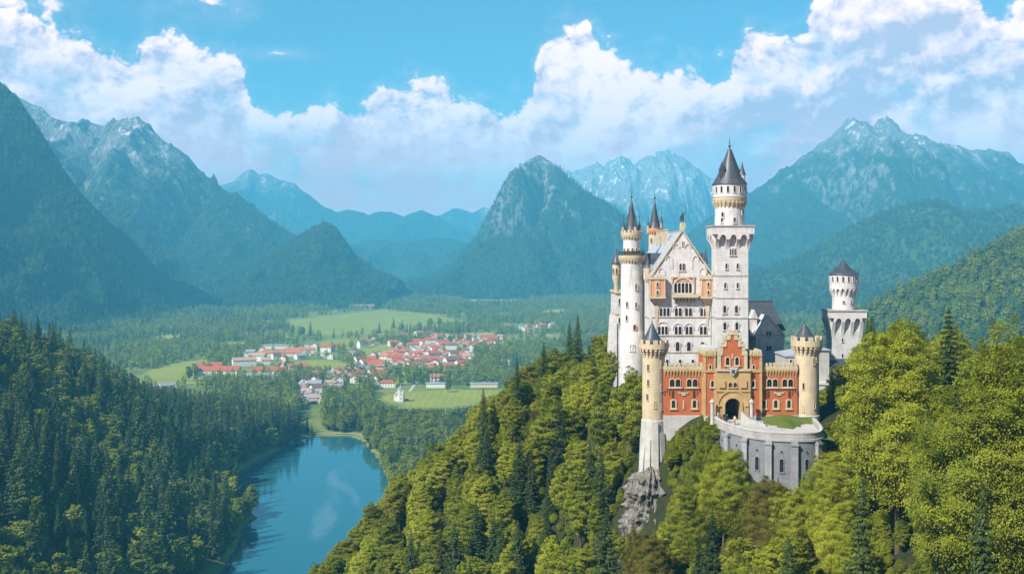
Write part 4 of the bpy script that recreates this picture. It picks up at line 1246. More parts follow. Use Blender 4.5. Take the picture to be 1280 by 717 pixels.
# mountain forests
def slope_forest(keys, s0, seed, hmin, hmax, pc, zmax, label, y_front=1.0):
    ib, ic = [], []
    for key in keys:
        hgt, xa, xb, Y0, wf = MOUNT[key]
        x, y = jitter(max(xa, -Y0 * .55), min(xb, Y0 * .58), Y0 - wf * y_front, Y0 + 8, s0, seed)
        z = hgt(x, y)
        px = 640 + FPX * x / y; py = HOR - FPX * (z - EYE) / y
        nz = fbm(x / 140, y / 140, seed, 3)
        ok = (z > 3) & (px > -70) & (px < 1350) & (z < zmax + 160 * (nz - .5)) & (py > -30)
        x, y, z, nz = x[ok], y[ok], z[ok], nz[ok]
        c = rng.random(len(x)) < np.clip(pc + (nz - .5) * 2.2, .05, .97)
        for xx, yy, zz, cc in zip(x, y, z, c):
            it = (xx, yy, zz - 1.0, rng.uniform(hmin, hmax) / H0, rng.uniform(0, 6.28), rng.integers(1 << 20))
            (ic if cc else ib).append(it)
    if ib: scatter('forest', ib, BROAD_LOW if 'M11' in keys else BROAD_MTN, 'broadleaf forest ' + label)
    if ic: scatter('forest', ic, CONE_LOW if 'M11' in keys else CONE_MTN, 'conifer forest ' + label)
    return len(ib) + len(ic)
_cnt = {}
_cnt['M1'] = slope_forest(['M1'], 15, 111, 15, 24, .62, 2000, 'covering the steep flank beyond the lake hill')
_cnt['M3'] = slope_forest(['M3'], 18, 113, 16, 24, .6, 2000, 'on the pointed foothill')
_cnt['M11'] = slope_forest(['M11'], 10.5, 115, 12, 20, .35, 2000, 'on the sunny ridge behind the white tower')
_cnt['M10'] = slope_forest(['M10'], 20, 117, 16, 25, .5, 2000, 'on the long ridge below the twin peaks')
_cnt['M7'] = slope_forest(['M7'], 24, 119, 18, 26, .6, 560, 'on the steep middle peak')
_cnt['M2'] = slope_forest(['M2'], 26, 121, 18, 26, .6, 400, 'on the lower slopes of the jagged mountain')
print('TREES', len(trees), 'single', len(single), {k: len(v) for k, v in rest.items()}, len(items_b), len(items_c), _cnt)

# ================================================================== castle
BASE = PZ(522, 200)             # the level of the gate: about 140

# --- windows: shared meshes, local x along the wall, -y out of it, z up from the sill
def arch_pts(w, h, n=7, pointed=False):
    """half-width arch outline, counter-clockwise from the lower left, seen from outside"""
    r = w / 2
    pts = [(-r, 0), (r, 0)]
    for i in range(n + 1):
        a = math.pi * i / n
        zz = math.sin(a) * r * (1.35 if pointed else 1.0)
        pts.append((r * math.cos(a), h - r * (1.35 if pointed else 1.0) + zz))
    return pts
def ring(mb, outer, inner, y0, y1, mi, closed=True):
    if not closed:                      # an arch band: both legs, no bar across the foot
        outer = outer[1:] + outer[:1]; inner = inner[1:] + inner[:1]
    n = len(outer)
    vs = [(x, y0, z) for x, z in outer] + [(x, y0, z) for x, z in inner] + [(x, y1, z) for x, z in outer] + [(x, y1, z) for x, z in inner]
    fs = []
    for i in range(n if closed else n - 1):
        j = (i + 1) % n
        fs += [(i, j, n + j, n + i), (2 * n + j, 2 * n + i, 3 * n + i, 3 * n + j), (i, 2 * n + i, 2 * n + j, j), (n + j, 3 * n + j, 3 * n + i, n + i)]
    if not closed: fs += [(0, n, 3 * n, 2 * n), (n - 1, 3 * n - 1, 4 * n - 1, 2 * n - 1)]
    mb.add(vs, fs, mi)
_WM = {}
def window_mesh(n, w, h, gap=0.14, rim=0.16, frame='white', hood=0.0, depth=0.14, glass='glass', pointed=False):
    key = (n, w, h, gap, rim, frame, hood, depth, glass, pointed)
    if key in _WM: return _WM[key]
    mb = MB()
    tot = n * w + (n - 1) * gap
    for i in range(n):
        cx = -tot / 2 + w / 2 + i * (w + gap)
        o_ = [(cx + x * (1 + 2 * min(rim, gap / 2 if n > 1 else rim) / w), -rim * .5 + z * (h + rim * 1.3) / h) for x, z in arch_pts(w, h, 7, pointed)]
        i_ = [(cx + x, z) for x, z in arch_pts(w, h, 7, pointed)]
        ring(mb, o_, i_, -depth, 0.02, 0)
        k = len(i_)
        mb.add([(x, -0.012, z) for x, z in i_], [tuple(range(k))], 1)
        if w > .5:
            mb.box(cx - .03, cx + .03, -.05, -.015, 0, h * .8, 2)
            mb.box(cx - w / 2, cx - .032, -.045, -.016, h * .45, h * .45 + .05, 2)
            mb.box(cx + .032, cx + w / 2, -.045, -.016, h * .45, h * .45 + .05, 2)
    mb.box(-tot / 2 - rim * 1.4, tot / 2 + rim * 1.4, -depth * 1.6, 0.02, -rim * 1.3, -rim * .55, 0)
    if hood > 0:
        big = tot + 2 * hood
        zz = h - w / 2
        o_ = [(x, z + zz * .75) for x, z in arch_pts(big + .24, big / 2 + .34, 11)]
        i_ = [(x, z + zz * .75 + .0) for x, z in arch_pts(big, big / 2 + .2, 11)]
        ring(mb, o_, i_, -depth * 1.3, 0.02, 0, False)
    me = mb.mesh('window', [MT[frame], MT[glass], MT['wood']])
    _WM[key] = me
    return me
def win(parent, me, x, y, z, rz=0.0, name='window'):
    o = link(name, me, parent, (x - parent.location.x, y - parent.location.y, z - parent.location.z), rz)
    return o
def win_cyl(parent, me, cx, cy_, r, deg, z, name='window'):
    """deg: 0 = towards the eye (-y), positive to the right"""
    a = R(deg)
    return win(parent, me, cx + math.sin(a) * r, cy_ - math.cos(a) * r, z, a, name)

def merlons(mb, x0, x1, y0, y1, z, h, n, fill=0.6, mi=0):
    s = (x1 - x0) / n
    for i in range(n):
        a = x0 + i * s + s * (1 - fill) / 2
        mb.box(a, a + s * fill, y0, y1, z, z + h, mi)
def ring_merlons(mb, cx, cy_, r0, r1, z, h, n, fill=0.6, mi=0):
    for i in range(n):
        a0 = 2 * math.pi * (i - fill / 2) / n; a1 = 2 * math.pi * (i + fill / 2) / n
        q = [(r0, a0), (r1, a0), (r1, a1), (r0, a1)]
        mb.slab([(cx + r * math.cos(a), cy_ + r * math.sin(a)) for r, a in q], z, z + h, mi)
def ring_corbels(mb, cx, cy_, r0, r1, z0, z1, n, fill=0.5, mi=0):
    """small stepped brackets under a parapet, with round-headed gaps between them"""
    for i in range(n):
        for k in range(3):
            f = fill * (0.7 + .3 * k / 2)
            a0 = 2 * math.pi * (i - f / 2) / n; a1 = 2 * math.pi * (i + f / 2) / n
            rr = r0 + (r1 - r0) * (k + 1) / 3
            q = [(r0 - .05, a0), (rr, a0), (rr, a1), (r0 - .05, a1)]
            mb.slab([(cx + r * math.cos(a), cy_ + r * math.sin(a)) for r, a in q], z0 + (z1 - z0) * k / 3, z0 + (z1 - z0) * (k + 1) / 3, mi)
def row_corbels(mb, x0, x1, y, z0, z1, n, out_=0.3, fill=.5, mi=0):
    s = (x1 - x0) / n
    for i in range(n):
        c = x0 + (i + .5) * s
        for k in range(3):
            f = fill * (0.65 + .35 * k / 2) * s / 2
            mb.box(c - f, c + f, y - out_ * (k + 1) / 3, y, z0 + (z1 - z0) * k / 3, z0 + (z1 - z0) * (k + 1) / 3, mi)
def finial(mb, x, y, z, s=1.0, mi=0):
    mb.lathe(x, y, [(.10 * s, z - .2), (.07 * s, z + .25 * s), (.22 * s, z + .42 * s), (.22 * s, z + .55 * s), (.06 * s, z + .7 * s), (.05 * s, z + 1.0 * s), (.13 * s, z + 1.12 * s), (.04 * s, z + 1.28 * s), (.03 * s, z + 1.7 * s), (0.005, z + 1.95 * s)], 10, mi)
def cone_prof(r, z0, z1, flare=0.10):
    h = z1 - z0
    return [(r * (1 + flare), z0 - .02 * h), (r * .92, z0 + .06 * h), (r * .72, z0 + .24 * h), (r * .47, z0 + .50 * h), (r * .24, z0 + .76 * h), (r * .05, z1 - .01 * h), (.02, z1)]

# ---------------------------------------------------------------- palace (the tall gabled hall)
PXL, PXR, PYF, PYB = 29.7, 42.6, 240.0, 275.0
PC = 36.45
zb, ze, za = PZ(478, 240), PZ(345, 240), PZ(289.5, 240)
pal = empty('palace', (PC, PYF + 6, zb), 'tall white gabled palace with rows of arched windows and a pale metal roof', 'palace')
mb = MB()
mb.box(PXL, PXR, PYF, PYB, zb - 6, ze)
mb.build('wall', MT['white'], pal)
mb = MB()
hw = (PXR - PXL) / 2
mb.prism([(PXL, ze + .003), (PXR, ze + .003), (PC, za)], PYF, PYF + 0.8)
# raised blind arches stepping up the gable
for i, (dx, dz) in enumerate([(-4.4, .8), (-2.9, 3.4), (-1.25, 6.0), (1.25, 6.0), (2.9, 3.4), (4.4, .8)]):
    o_ = [(PC + dx + x, ze + dz + z) for x, z in arch_pts(1.5, 1.0, 9)]
    i_ = [(PC + dx + x, ze + dz + z) for x, z in arch_pts(1.1, .8, 9)]
    ring(mb, o_, i_, PYF - .16, PYF + .01, 0, False)
for dx, z0, z1 in ((-3.65, .2, 1.0), (3.65, .2, 1.0), (-2.1, 1.6, 3.6), (2.1, 1.6, 3.6)):
    mb.box(PC + dx - .12, PC + dx + .12, PYF - .12, PYF - .003, ze + z0, ze + z1)
gab = mb.build('gable', MT['white'], pal)
mb = MB()
for sgn in (-1, 1):
    a = (PC + sgn * (hw + .35), ze - .45); c = (PC, za + .1); t = .42
    poly = [a, (a[0] + sgn * 0.05, a[1] + t), (c[0], c[1] + t), c]
    if sgn > 0: poly = poly[::-1]
    mb.prism(poly, PYF - .28, PYF + .75)
mb.box(PC - .45, PC + .45, PYF - .33, PYF + .8, za + .3, za + 1.0)
mb.build('coping', MT['cream'], gab)
# roof
mb = MB()
for sgn in (-1, 1):
    a = (PC + sgn * (hw + .45), ze - .2); c = (PC, za - .15); t = .28
    poly = [a, (a[0], a[1] + t), (c[0], c[1] + t), c]
    if sgn > 0: poly = poly[::-1]
    mb.prism(poly, PYF + .80, PYB + .2)
mb.box(PC - .14, PC + .14, PYF + .9, PYB, za + .05, za + .32)
roof = mb.build('roof', MT['zinc'], pal)
for yy in (247.5, 254, 261, 268):            # pointed dormers on the slope that looks over the lake
    for sgn in (-1, 1):
        mb = MB()
        x0 = PC + sgn * 4.6; zz = ze + (za - ze) * (1 - 4.6 / hw)
        mb.prism([(-.55, -.3), (.55, -.3), (.55, 1.0), (0, 2.2), (-.55, 1.0)], -1.2, 1.2)
        mb.v = [(x0 + sgn * (-y) * 1.0, yy + x, zz + z) for x, y, z in mb.v]
        mb.build('dormer', MT['slate'], roof)
for yy in (251, 258, 265):
    mb = MB()
    mb.box(PC - 2.3, PC - 1.5, yy, yy + .8, za - 3.6, za + .5); mb.box(PC - 2.4, PC - 1.4, yy - .1, yy + .9, za + .5, za + .75)
    mb.build('chimney', MT['cream'], roof)
# string courses
mb = MB()
for py in (396, 419):
    z = PZ(py, 240)
    mb.box(PXL + .3, PXR, PYF - .16, PYF - .003, z - .12, z + .14)
mb.box(PXL, PXR, PYF - .12, PYF - .003, PZ(440, 240) - .15, PZ(440, 240) + .1)
mb.box(PXL - .16, PXL - .003, PYF + 2, PYB, PZ(396, 245) - .12, PZ(396, 245) + .14)
mb.build('string_course', MT['cream'], pal)
mb = MB()
mb.box(PXL - .35, PXL - .003, PYF + 2.2, PYB, ze - .5, ze - .05)
row_corbels(mb, 0, 32, 0, 0, .5, 26, .3)
n_ = 26 * 3 * 8
mb.v = mb.v[:-n_] + [(PXL + y - .004, PYF + 2.4 + x, ze - 1.0 + z) for x, y, z in mb.v[-n_:]]
mb.build('cornice', MT['cream'], pal)
# windows of the front
w2 = window_mesh(2, .62, 1.75, .2, .16, 'white', .34)
w3 = window_mesh(3, .58, 1.75, .18, .16, 'white', .3)
w1 = window_mesh(1, .8, 1.9, .1, .18, 'white', .3)
wb_ = window_mesh(2, .42, 1.05, .16, .14, 'white')
for px, me in ((830.8, w3), (847.8, w2), (860.5, w2), (879.3, w2)):
    win(pal, me, PX(px, 240), PYF, PZ(395, 240))
for px, me in ((828.5, w3), (847.6, w2), (861, w2), (879, w2)):
    win(pal, me, PX(px, 240), PYF, PZ(418, 240))
for px in (831, 847, 861, 878):
    win(pal, w1, PX(px, 240), PYF, PZ(438.5, 240))
for px in (834, 850, 866):
    win(pal, window_mesh(1, .6, 1.2, .1, .14, 'white'), PX(px, 240), PYF, PZ(456, 240))
win(pal, window_mesh(2, .5, 1.5, .18, .16, 'white'), PX(852.6, 240), PYF, PZ(338, 240))
win(pal, window_mesh(1, .3, .9, .1, .12, 'white'), PX(853.6, 240), PYF, PZ(307, 240))
# loggia and balcony
lg = win(pal, window_mesh(5, .62, 2.15, .17, .17, 'white', 0, .22, 'dark'), PX(853.7, 240), PYF, PZ(366, 240), name='loggia')
mb = MB()
x0, x1 = PX(841, 240), PX(866.3, 240); xm = (x0 + x1) / 2; rw = (x1 - x0) / 2
o_ = [(xm + x, PZ(366.5, 240) + z) for x, z in arch_pts(2 * rw + .1, rw + 1.35, 13)]
i_ = [(xm + x, PZ(366.5, 240) + z) for x, z in arch_pts(2 * rw - .5, rw + 1.05, 13)]
ring(mb, o_, i_, PYF - .3, PYF + .01, 0)
mb.box(x0 - .25, x0 - .02, PYF - .34, PYF - .003, PZ(366, 240), PZ(347, 240), 1); mb.box(x1 + .02, x1 + .25, PYF - .34, PYF - .003, PZ(366, 240), PZ(347, 240), 1)
mb.box(x0 - .4, x1 + .4, PYF - .34, PYF - .003, PZ(347, 240), PZ(345.5, 240), 1)
# spandrels above the arch
mb.box(x0 - .02, x1 + .02, PYF - .1, PYF - .004, PZ(352, 240), PZ(347.2, 240), 2)
mb.build('loggia_arch', [MT['white'], MT['cream'], MT['obrick']], pal)
mb = MB()
bx0, bx1 = PX(840, 240), PX(872, 240)
mb.box(bx0, bx1, PYF - 1.5, PYF - .003, PZ(371.5, 240), PZ(369.5, 240))
mb.box(bx0, bx1, PYF - 1.5, PYF - 1.3, PZ(369.5, 240) + .002, PZ(367, 240))
mb.box(bx0, bx0 + .2, PYF - 1.298, PYF - .005, PZ(369.5, 240) + .002, PZ(367, 240)); mb.box(bx1 - .2, bx1, PYF - 1.298, PYF - .005, PZ(369.5, 240) + .002, PZ(367, 240))
row_corbels(mb, bx0 + .2, bx1 - .2, PYF - .004, PZ(377.5, 240), PZ(371.6, 240), 7, 1.2, .55)
mb.build('balcony', MT['cream'], pal)
# corner oriels in orange brick with cream trim
for (pa, pb) in ((811.5, 830), (875.5, 892.5)):
    xa, xb = PX(pa, 240), PX(pb, 240)
    cx = (xa + xb) / 2; r = (xb - xa) / 2
    zt, zl = PZ(349, 240), PZ(370, 240)
    mb = MB()
    mb.box(xa, xb, PYF - 1.3, PYF + .9, zl, zt, 0)
    mb.box(xa - .12, xa + .2, PYF - 1.42, PYF - 1.0, zl, zt, 1); mb.box(xb - .2, xb + .12, PYF - 1.42, PYF - 1.0, zl, zt, 1)
    mb.box(cx - .55, cx + .55, PYF - 1.38, PYF - 1.302, zl, zt, 1)
    mb.box(xa - .25, xb + .25, PYF - 1.55, PYF + .95, zt + .002, zt + .5, 1)
    mb.box(xa - .2, xb + .2, PYF - 1.5, PYF + .6, zl - .45, zl - .002, 1)
    mb.taper((cx - .5, cx + .5, PYF - .3, PYF + .1), (xa + .1, xb - .1, PYF - 1.3, PYF + .12), PZ(381, 240), zl - .452, 1)
    mb.taper((cx - .15, cx + .15, PYF - .15, PYF + .1), (cx - .5, cx + .5, PYF - .298, PYF + .098), PZ(406, 240), PZ(381, 240) - .002, 1)
    for i in range(5):
        x = xa - .1 + (xb - xa + .2) * (i + .5) / 5
        mb.box(x - .18, x + .18, PYF - 1.5, PYF - 1.2, zt + .502, zt + 1.0, 1)
    ori = mb.build('oriel', [MT['obrick'], MT['cream']], pal)
    for zz in (PZ(358, 240), PZ(368, 240)):
        link('window', window_mesh(1, .36, .9, .1, .1, 'cream'), ori, (cx - pal.location.x, PYF - 1.385 - pal.location.y, zz - pal.location.z))
# turrets and stair towers of the palace
def pinnacle(x, y, z0, z1, z2, r, parent, body='cream', roofm='slate', n=12):
    mb = MB()
    mb.lathe(x, y, [(r * .3, z0 - 1.4 * r), (r * .9, z0), (r, z0 + .1), (r, z1 - .25), (r * 1.25, z1 - .1), (r * 1.25, z1)], n, 0)
    mb.lathe(x, y, cone_prof(r * 1.1, z1, z2, .15), n, 1)
    finial(mb, x, y, z2, .5 + r * .25, 2)
    o = mb.build('pinnacle', [MT[body], MT[roofm], MT['copper']], parent)
    return o
for i, (x, y, s) in enumerate([(PXL - .2, 243.2, 1.0), (PXL - .25, 247, .8), (PXL - .3, 251.5, 1.2), (PXL - .3, 256, .85), (PXL - .3, 261, 1.1), (PXL - .2, 268, 1.0)]):
    pinnacle(x, y, ze - .8, ze + 1.9 * s, ze + 4.4 * s, .45 * s + .1, pal, 'white' if i % 2 else 'cream')
pinnacle(PXR - 1.0, 240.2, ze + .6, ze + 2.6, ze + 5.2, .5, pal, 'white')
pinnacle(PXR - .2, 246.0, ze, ze + 2.2, ze + 4.6, .5, pal)

# main stair tower at the lake corner of the palace
def round_tower_body(mb, cx, cy_, prof, mi=0, n=36): mb.lathe(cx, cy_, prof, n, mi)
tx, ty = 26.85, 251.5
k = 1400 / ty
zt1, zt2, zt3 = PZ(322, ty), PZ(294, ty), PZ(287, ty)
st = empty('stair_tower', (tx, ty, zb), 'slender white round tower with two cream galleries and needle spire at the palace corner', 'tower')
mb = MB()
mb.lathe(tx, ty, [(3.1, zb - 8), (2.75, PZ(440, ty)), (2.62, PZ(414, ty)), (2.42, PZ(412, ty)), (2.40, zt1 - .9), (2.40, zt1)], 40)
mb.build('shaft', MT['white'], st)
mb = MB()
mb.lathe(tx, ty, [(2.42, zt1 - 1.2), (2.55, zt1 - .9), (2.95, zt1 - .25), (3.0, zt1), (3.0, zt1 + .5), (2.8, zt1 + .5), (2.8, zt1 + .1), (1.9, zt1 + .1)], 40)
ring_corbels(mb, tx, ty, 2.44, 2.9, zt1 - 1.25, zt1 - .35, 26, .5)
mb.build('gallery', MT['cream'], st)
mb = MB()
for i in range(22):
    a = 2 * math.pi * i / 22
    mb.lathe(tx + 2.88 * math.cos(a), ty + 2.88 * math.sin(a), [(.07, zt1 + .5), (.06, zt1 + 1.35)], 6)
mb.lathe(tx, ty, [(2.80, zt1 + 1.35), (2.96, zt1 + 1.35), (2.96, zt1 + 1.5), (2.80, zt1 + 1.5), (2.80, zt1 + 1.36)], 40)
mb.build('railing', MT['copper'], st)
mb = MB()
mb.lathe(tx, ty, [(1.92, zt1 + .11), (1.9, zt2 - .3), (1.9, zt2)], 36)
mb.build('drum', MT['white'], st)
mb = MB()
mb.lathe(tx, ty, [(1.92, zt2 - .9), (2.3, zt2 - .2), (2.38, zt2), (2.38, zt2 + .55), (2.15, zt2 + .55), (1.6, zt2 + .6)], 36)
ring_corbels(mb, tx, ty, 1.95, 2.32, zt2 - 1.0, zt2 - .2, 22, .5)
ring_merlons(mb, tx, ty, 2.12, 2.36, zt2 + .552, .55, 16, .55)
mb.build('gallery', MT['cream'], st)
mb = MB()
mb.lathe(tx, ty, cone_prof(1.72, zt2 + .6, PZ(249, ty), .12), 32)
sp_ = mb.build('spire', MT['slate'], st)
mb = MB(); finial(mb, tx, ty, PZ(249, ty), 1.15); mb.build('finial', MT['copper'], sp_)
for a in (20, 110, 200, 290):
    pinnacle(tx + 2.0 * math.cos(R(a)), ty + 2.0 * math.sin(R(a)), zt2 + .2, zt2 + 1.7, zt2 + 3.9, .34, st, 'cream')
ws = window_mesh(1, .42, 1.2, .1, .13, 'white')
for dg, py in ((18, 361), (-30, 383), (18, 384), (-32, 400)):
    win_cyl(st, ws, tx, ty, 2.40, dg, PZ(py, ty))
for dg in (-60, -30, 0, 30, 60):
    win_cyl(st, window_mesh(1, .4, 1.1, .1, .12, 'cream', 0, .12), tx, ty, 1.90, dg, zt1 + 1.0)
win_cyl(st, window_mesh(1, .5, 1.1, .1, .14, 'obrick', 0, .14), tx, ty, 2.42, 10, PZ(411, ty))
wst = window_mesh(2, .4, 1.3, .16, .14, 'white')
win_cyl(st, wst, tx, ty, 2.66, -2, PZ(437, ty)); win_cyl(st, window_mesh(1, .42, 1.2, .1, .13, 'white'), tx, ty, 2.66, 40, PZ(436, ty))

# second stair tower behind the ridge
qx, qy = 35.55, 279.0
sq = empty('stair_tower', (qx, qy, zb), 'second needle spired stair tower rising behind the palace roof ridge', 'tower')
zq = PZ(288, qy)
mb = MB(); mb.lathe(qx, qy, [(1.75, zb - 4), (1.55, zq - 6), (1.5, zq)], 30); mb.build('shaft', MT['cream'], sq)
mb = MB()
mb.lathe(qx, qy, [(1.52, zq - .9), (1.95, zq - .1), (2.0, zq), (2.0, zq + .5), (1.8, zq + .5), (1.3, zq + .55)], 30)
ring_corbels(mb, qx, qy, 1.54, 1.95, zq - 1.0, zq - .2, 18, .5)
mb.build('gallery', MT['obrick'], sq)
mb = MB(); mb.lathe(qx, qy, cone_prof(1.5, zq + .55, PZ(250, qy), .12), 28); sp_ = mb.build('spire', MT['slate'], sq)
mb = MB(); finial(mb, qx, qy, PZ(250, qy), 1.25); mb.build('finial', MT['copper'], sp_)
pinnacle(qx + 1.55, qy - .8, zq - .3, zq + 1.8, zq + 4.2, .34, sq, 'cream')
pinnacle(qx - 1.7, qy - .6, zq - .5, zq + 1.2, zq + 2.8, .3, sq, 'cream')
for dg in (-40, 10): win_cyl(sq, window_mesh(1, .36, 1.1, .1, .1, 'cream'), qx, qy, 1.52, dg, zq - 3.0)

# lower annex and its buttress on the lake side
an = empty('annex', (25.5, 262, zb), 'narrow white side wing with stepped buttresses and an onion capped turret facing the lake', 'annex')
za2 = PZ(366, 262)
mb = MB(); mb.box(24.1, 29.69, 257.5, 273, zb - 8, za2); mb.build('wall', MT['white'], an)
mb = MB(); mb.box(23.8, 29.68, 257.2, 273.3, za2 + .002, za2 + .45); mb.build('cornice', MT['cream'], an)
mb = MB()
for (yy, zz) in ((257.8, PZ(410, 258)), (263.5, PZ(402, 263)), (270, PZ(396, 270))):
    mb.taper((22.3, 24.09, yy - .7, yy + .9), (23.5, 24.09, yy - .6, yy + .8), zb - 8, zz)
    mb.taper((23.45, 24.088, yy - .6, yy + .8), (24.0, 24.088, yy - .6, yy + .8), zz + .002, zz + 1.3)
mb.build('buttress', MT['white'], an)
mb = MB()
for py in (392, 408): mb.box(23.95, 24.098, 257.4, 273, PZ(py, 262) - .1, PZ(py, 262) + .12)
for py in (392, 408): mb.box(23.96, 24.6, 257.34, 257.498, PZ(py, 258) - .1, PZ(py, 258) + .12)
mb.build('string_course', MT['cream'], an)
wl = window_mesh(1, .55, 1.6, .1, .15, 'white')
for yy in (260.5, 266.5, 271.3):
    for py in (388, 404, 424): win(an, wl, 24.1, yy, PZ(py, 262), -math.pi / 2)
for px, py in ((772.8, 380), (772.8, 404)): win(an, window_mesh(1, .36, 1.3, .1, .12, 'white'), PX(px, 257.5) + .25, 257.5, PZ(py, 257.5))
ax0, ay0 = 24.35, 261.0
zc0, zc1, zc2 = PZ(346, ay0), PZ(329, ay0), PZ(315, ay0)
mb = MB(); mb.lathe(ax0, ay0, [(.5, za2 - .5), (.62, zc0 - 1.6), (.95, zc0 - .3), (.98, zc0), (.95, zc1)], 20); tur = mb.build('turret', MT['cream'], an)
mb = MB(); mb.lathe(ax0, ay0, [(1.25, zc1 - .05), (1.12, zc1 + .5), (.8, zc1 + 1.1), (.42, zc1 + 1.7), (.16, zc1 + 2.6), (.03, zc2 + 1.0)], 20); mb.build('onion_roof', MT['slate'], tur)
for dg in (-50, -5, 40): 
    a = R(dg); link('window', window_mesh(1, .34, 1.2, .1, .08, 'cream'), tur, (ax0 + math.sin(a) * .96 - 25.5, ay0 - math.cos(a) * .96 - 262, zc0 + .8 - zb), a)

# bronze figure on the gable
fx, fy, fz = PX(853.6, 240), PYF + .2, za + 1.0
def figure(name, joints, edges, radii, mats, label, cat, group=None, loc=(0, 0, 0), rz=0, root=0, zones=None, sub=2):
    me = bpy.data.meshes.new(name)
    me.from_pydata(joints, edges, [])
    o = bpy.data.objects.new(name, me)
    COL.objects.link(o)
    sk = o.modifiers.new('skin', 'SKIN')
    me.skin_vertices.new() if hasattr(me.skin_vertices, 'new') and not me.skin_vertices else None
    if not me.skin_vertices:
        bpy.context.view_layer.objects.active = o
    for i, r in enumerate(radii):
        v = me.skin_vertices[0].data[i]
        v.radius = (r, r) if not isinstance(r, tuple) else r
        v.use_root = (i == root)
    ss = o.modifiers.new('sub', 'SUBSURF'); ss.levels = sub; ss.render_levels = sub
    dg = bpy.context.evaluated_depsgraph_get()
    m2 = bpy.data.meshes.new_from_object(o.evaluated_get(dg))
    bpy.data.objects.remove(o)
    m2.name = name
    m2.materials.clear()
    for m in mats: m2.materials.append(m)
    for p in m2.polygons:
        p.use_smooth = True
        p.material_index = zones(p.center) if zones else 0
    ob = link(name, m2, None, loc, rz)
    tag(ob, label, cat, group)
    return ob
def body_joints(pose='stand', step=.0, arm=.0):
    J = [(0, 0, .95), (0, 0, 1.18), (0, 0, 1.40), (0, 0, 1.50), (0, -.01, 1.60), (0, -.015, 1.72),
         (.10, 0, .92), (.11, -step * .5, .50), (.11, step * .3, .08), (.11, step * .3 - .13, .03),
         (-.10, 0, .92), (-.11, step * .5, .50), (-.11, -step * .3 + step, .08), (-.11, -step * .3 + step - .13, .03),
         (.19, 0, 1.40), (.24, .02 - arm * .2, 1.12), (.25, -.06 - arm, .90 + arm * .3), (.25, -.09 - arm, .82 + arm * .4),
         (-.19, 0, 1.40), (-.24, .02, 1.12), (-.25, -.05, .90), (-.25, -.08, .82)]
    E = [(0, 1), (1, 2), (2, 3), (3, 4), (4, 5), (0, 6), (6, 7), (7, 8), (8, 9), (0, 10), (10, 11), (11, 12), (12, 13), (2, 14), (14, 15), (15, 16), (16, 17), (2, 18), (18, 19), (19, 20), (20, 21)]
    Rr = [(.15, .11), (.14, .10), (.17, .11), .055, (.085, .10), (.075, .09), .09, .06, .045, .04, .09, .06, .045, .04, .062, .045, .034, .03, .062, .045, .034, .03]
    return J, E, Rr
J, E, Rr = body_joints()
J = [(x * 1.0, y, z) for x, y, z in J]
J[15], J[16], J[17] = (.34, -.05, 1.55), (.42, -.1, 1.85), (.44, -.1, 2.0)
J.append((.45, -.1, .0)); J.append((.45, -.1, 2.5))
try:
    sto = figure('statue', J[:22], E, [(a * 1.25 if not isinstance(a, tuple) else (a[0] * 1.25, a[1] * 1.25)) for a in Rr], [MT['copper']], 'dark bronze knight figure standing on the peak of the palace gable', 'statue', loc=(fx, fy, fz + .75), rz=.2)
    sto.scale = (1.25, 1.25, 1.45)
    mb = MB()
    mb.box(-.42, .42, -.36, .36, -.55, 0); mb.box(-.3, .3, -.28, .28, .002, .15)
    mb.build('plinth', MT['cream'], sto, origin=(0, 0, 0))
    mb = MB()
    mb.lathe(.45, -.1, [(.035, .1), (.03, 2.35), (.09, 2.4), (.005, 2.75)], 8)
    mb.build('lance', MT['copper'], sto, origin=(0, 0, 0))
    mb = MB()
    mb.prism([(-.52, .35), (-.14, .35), (-.12, 1.05), (-.33, 1.2), (-.54, 1.05)], -.22, -.15)
    mb.build('shield', MT['copper'], sto, origin=(0, 0, 0))
except Exception as e_:
    print('FIGURE FAILED', e_)

# ---------------------------------------------------------------- square main tower
SX0, SX1, SY0, SY1 = 42.75, 49.25, 233.5, 240.0 - .01
scx, scy = (SX0 + SX1) / 2, (SY0 + SY1) / 2
zc = PZ(281.5, SY0)
sqt = empty('square_tower', (scx, scy, zb), 'tallest white tower with arcaded square head, round upper drum and dark pointed roof', 'tower')
mb = MB(); mb.box(SX0, SX1, SY0, SY1, zb - 4, zc - .3); mb.build('shaft', MT['white'], sqt)
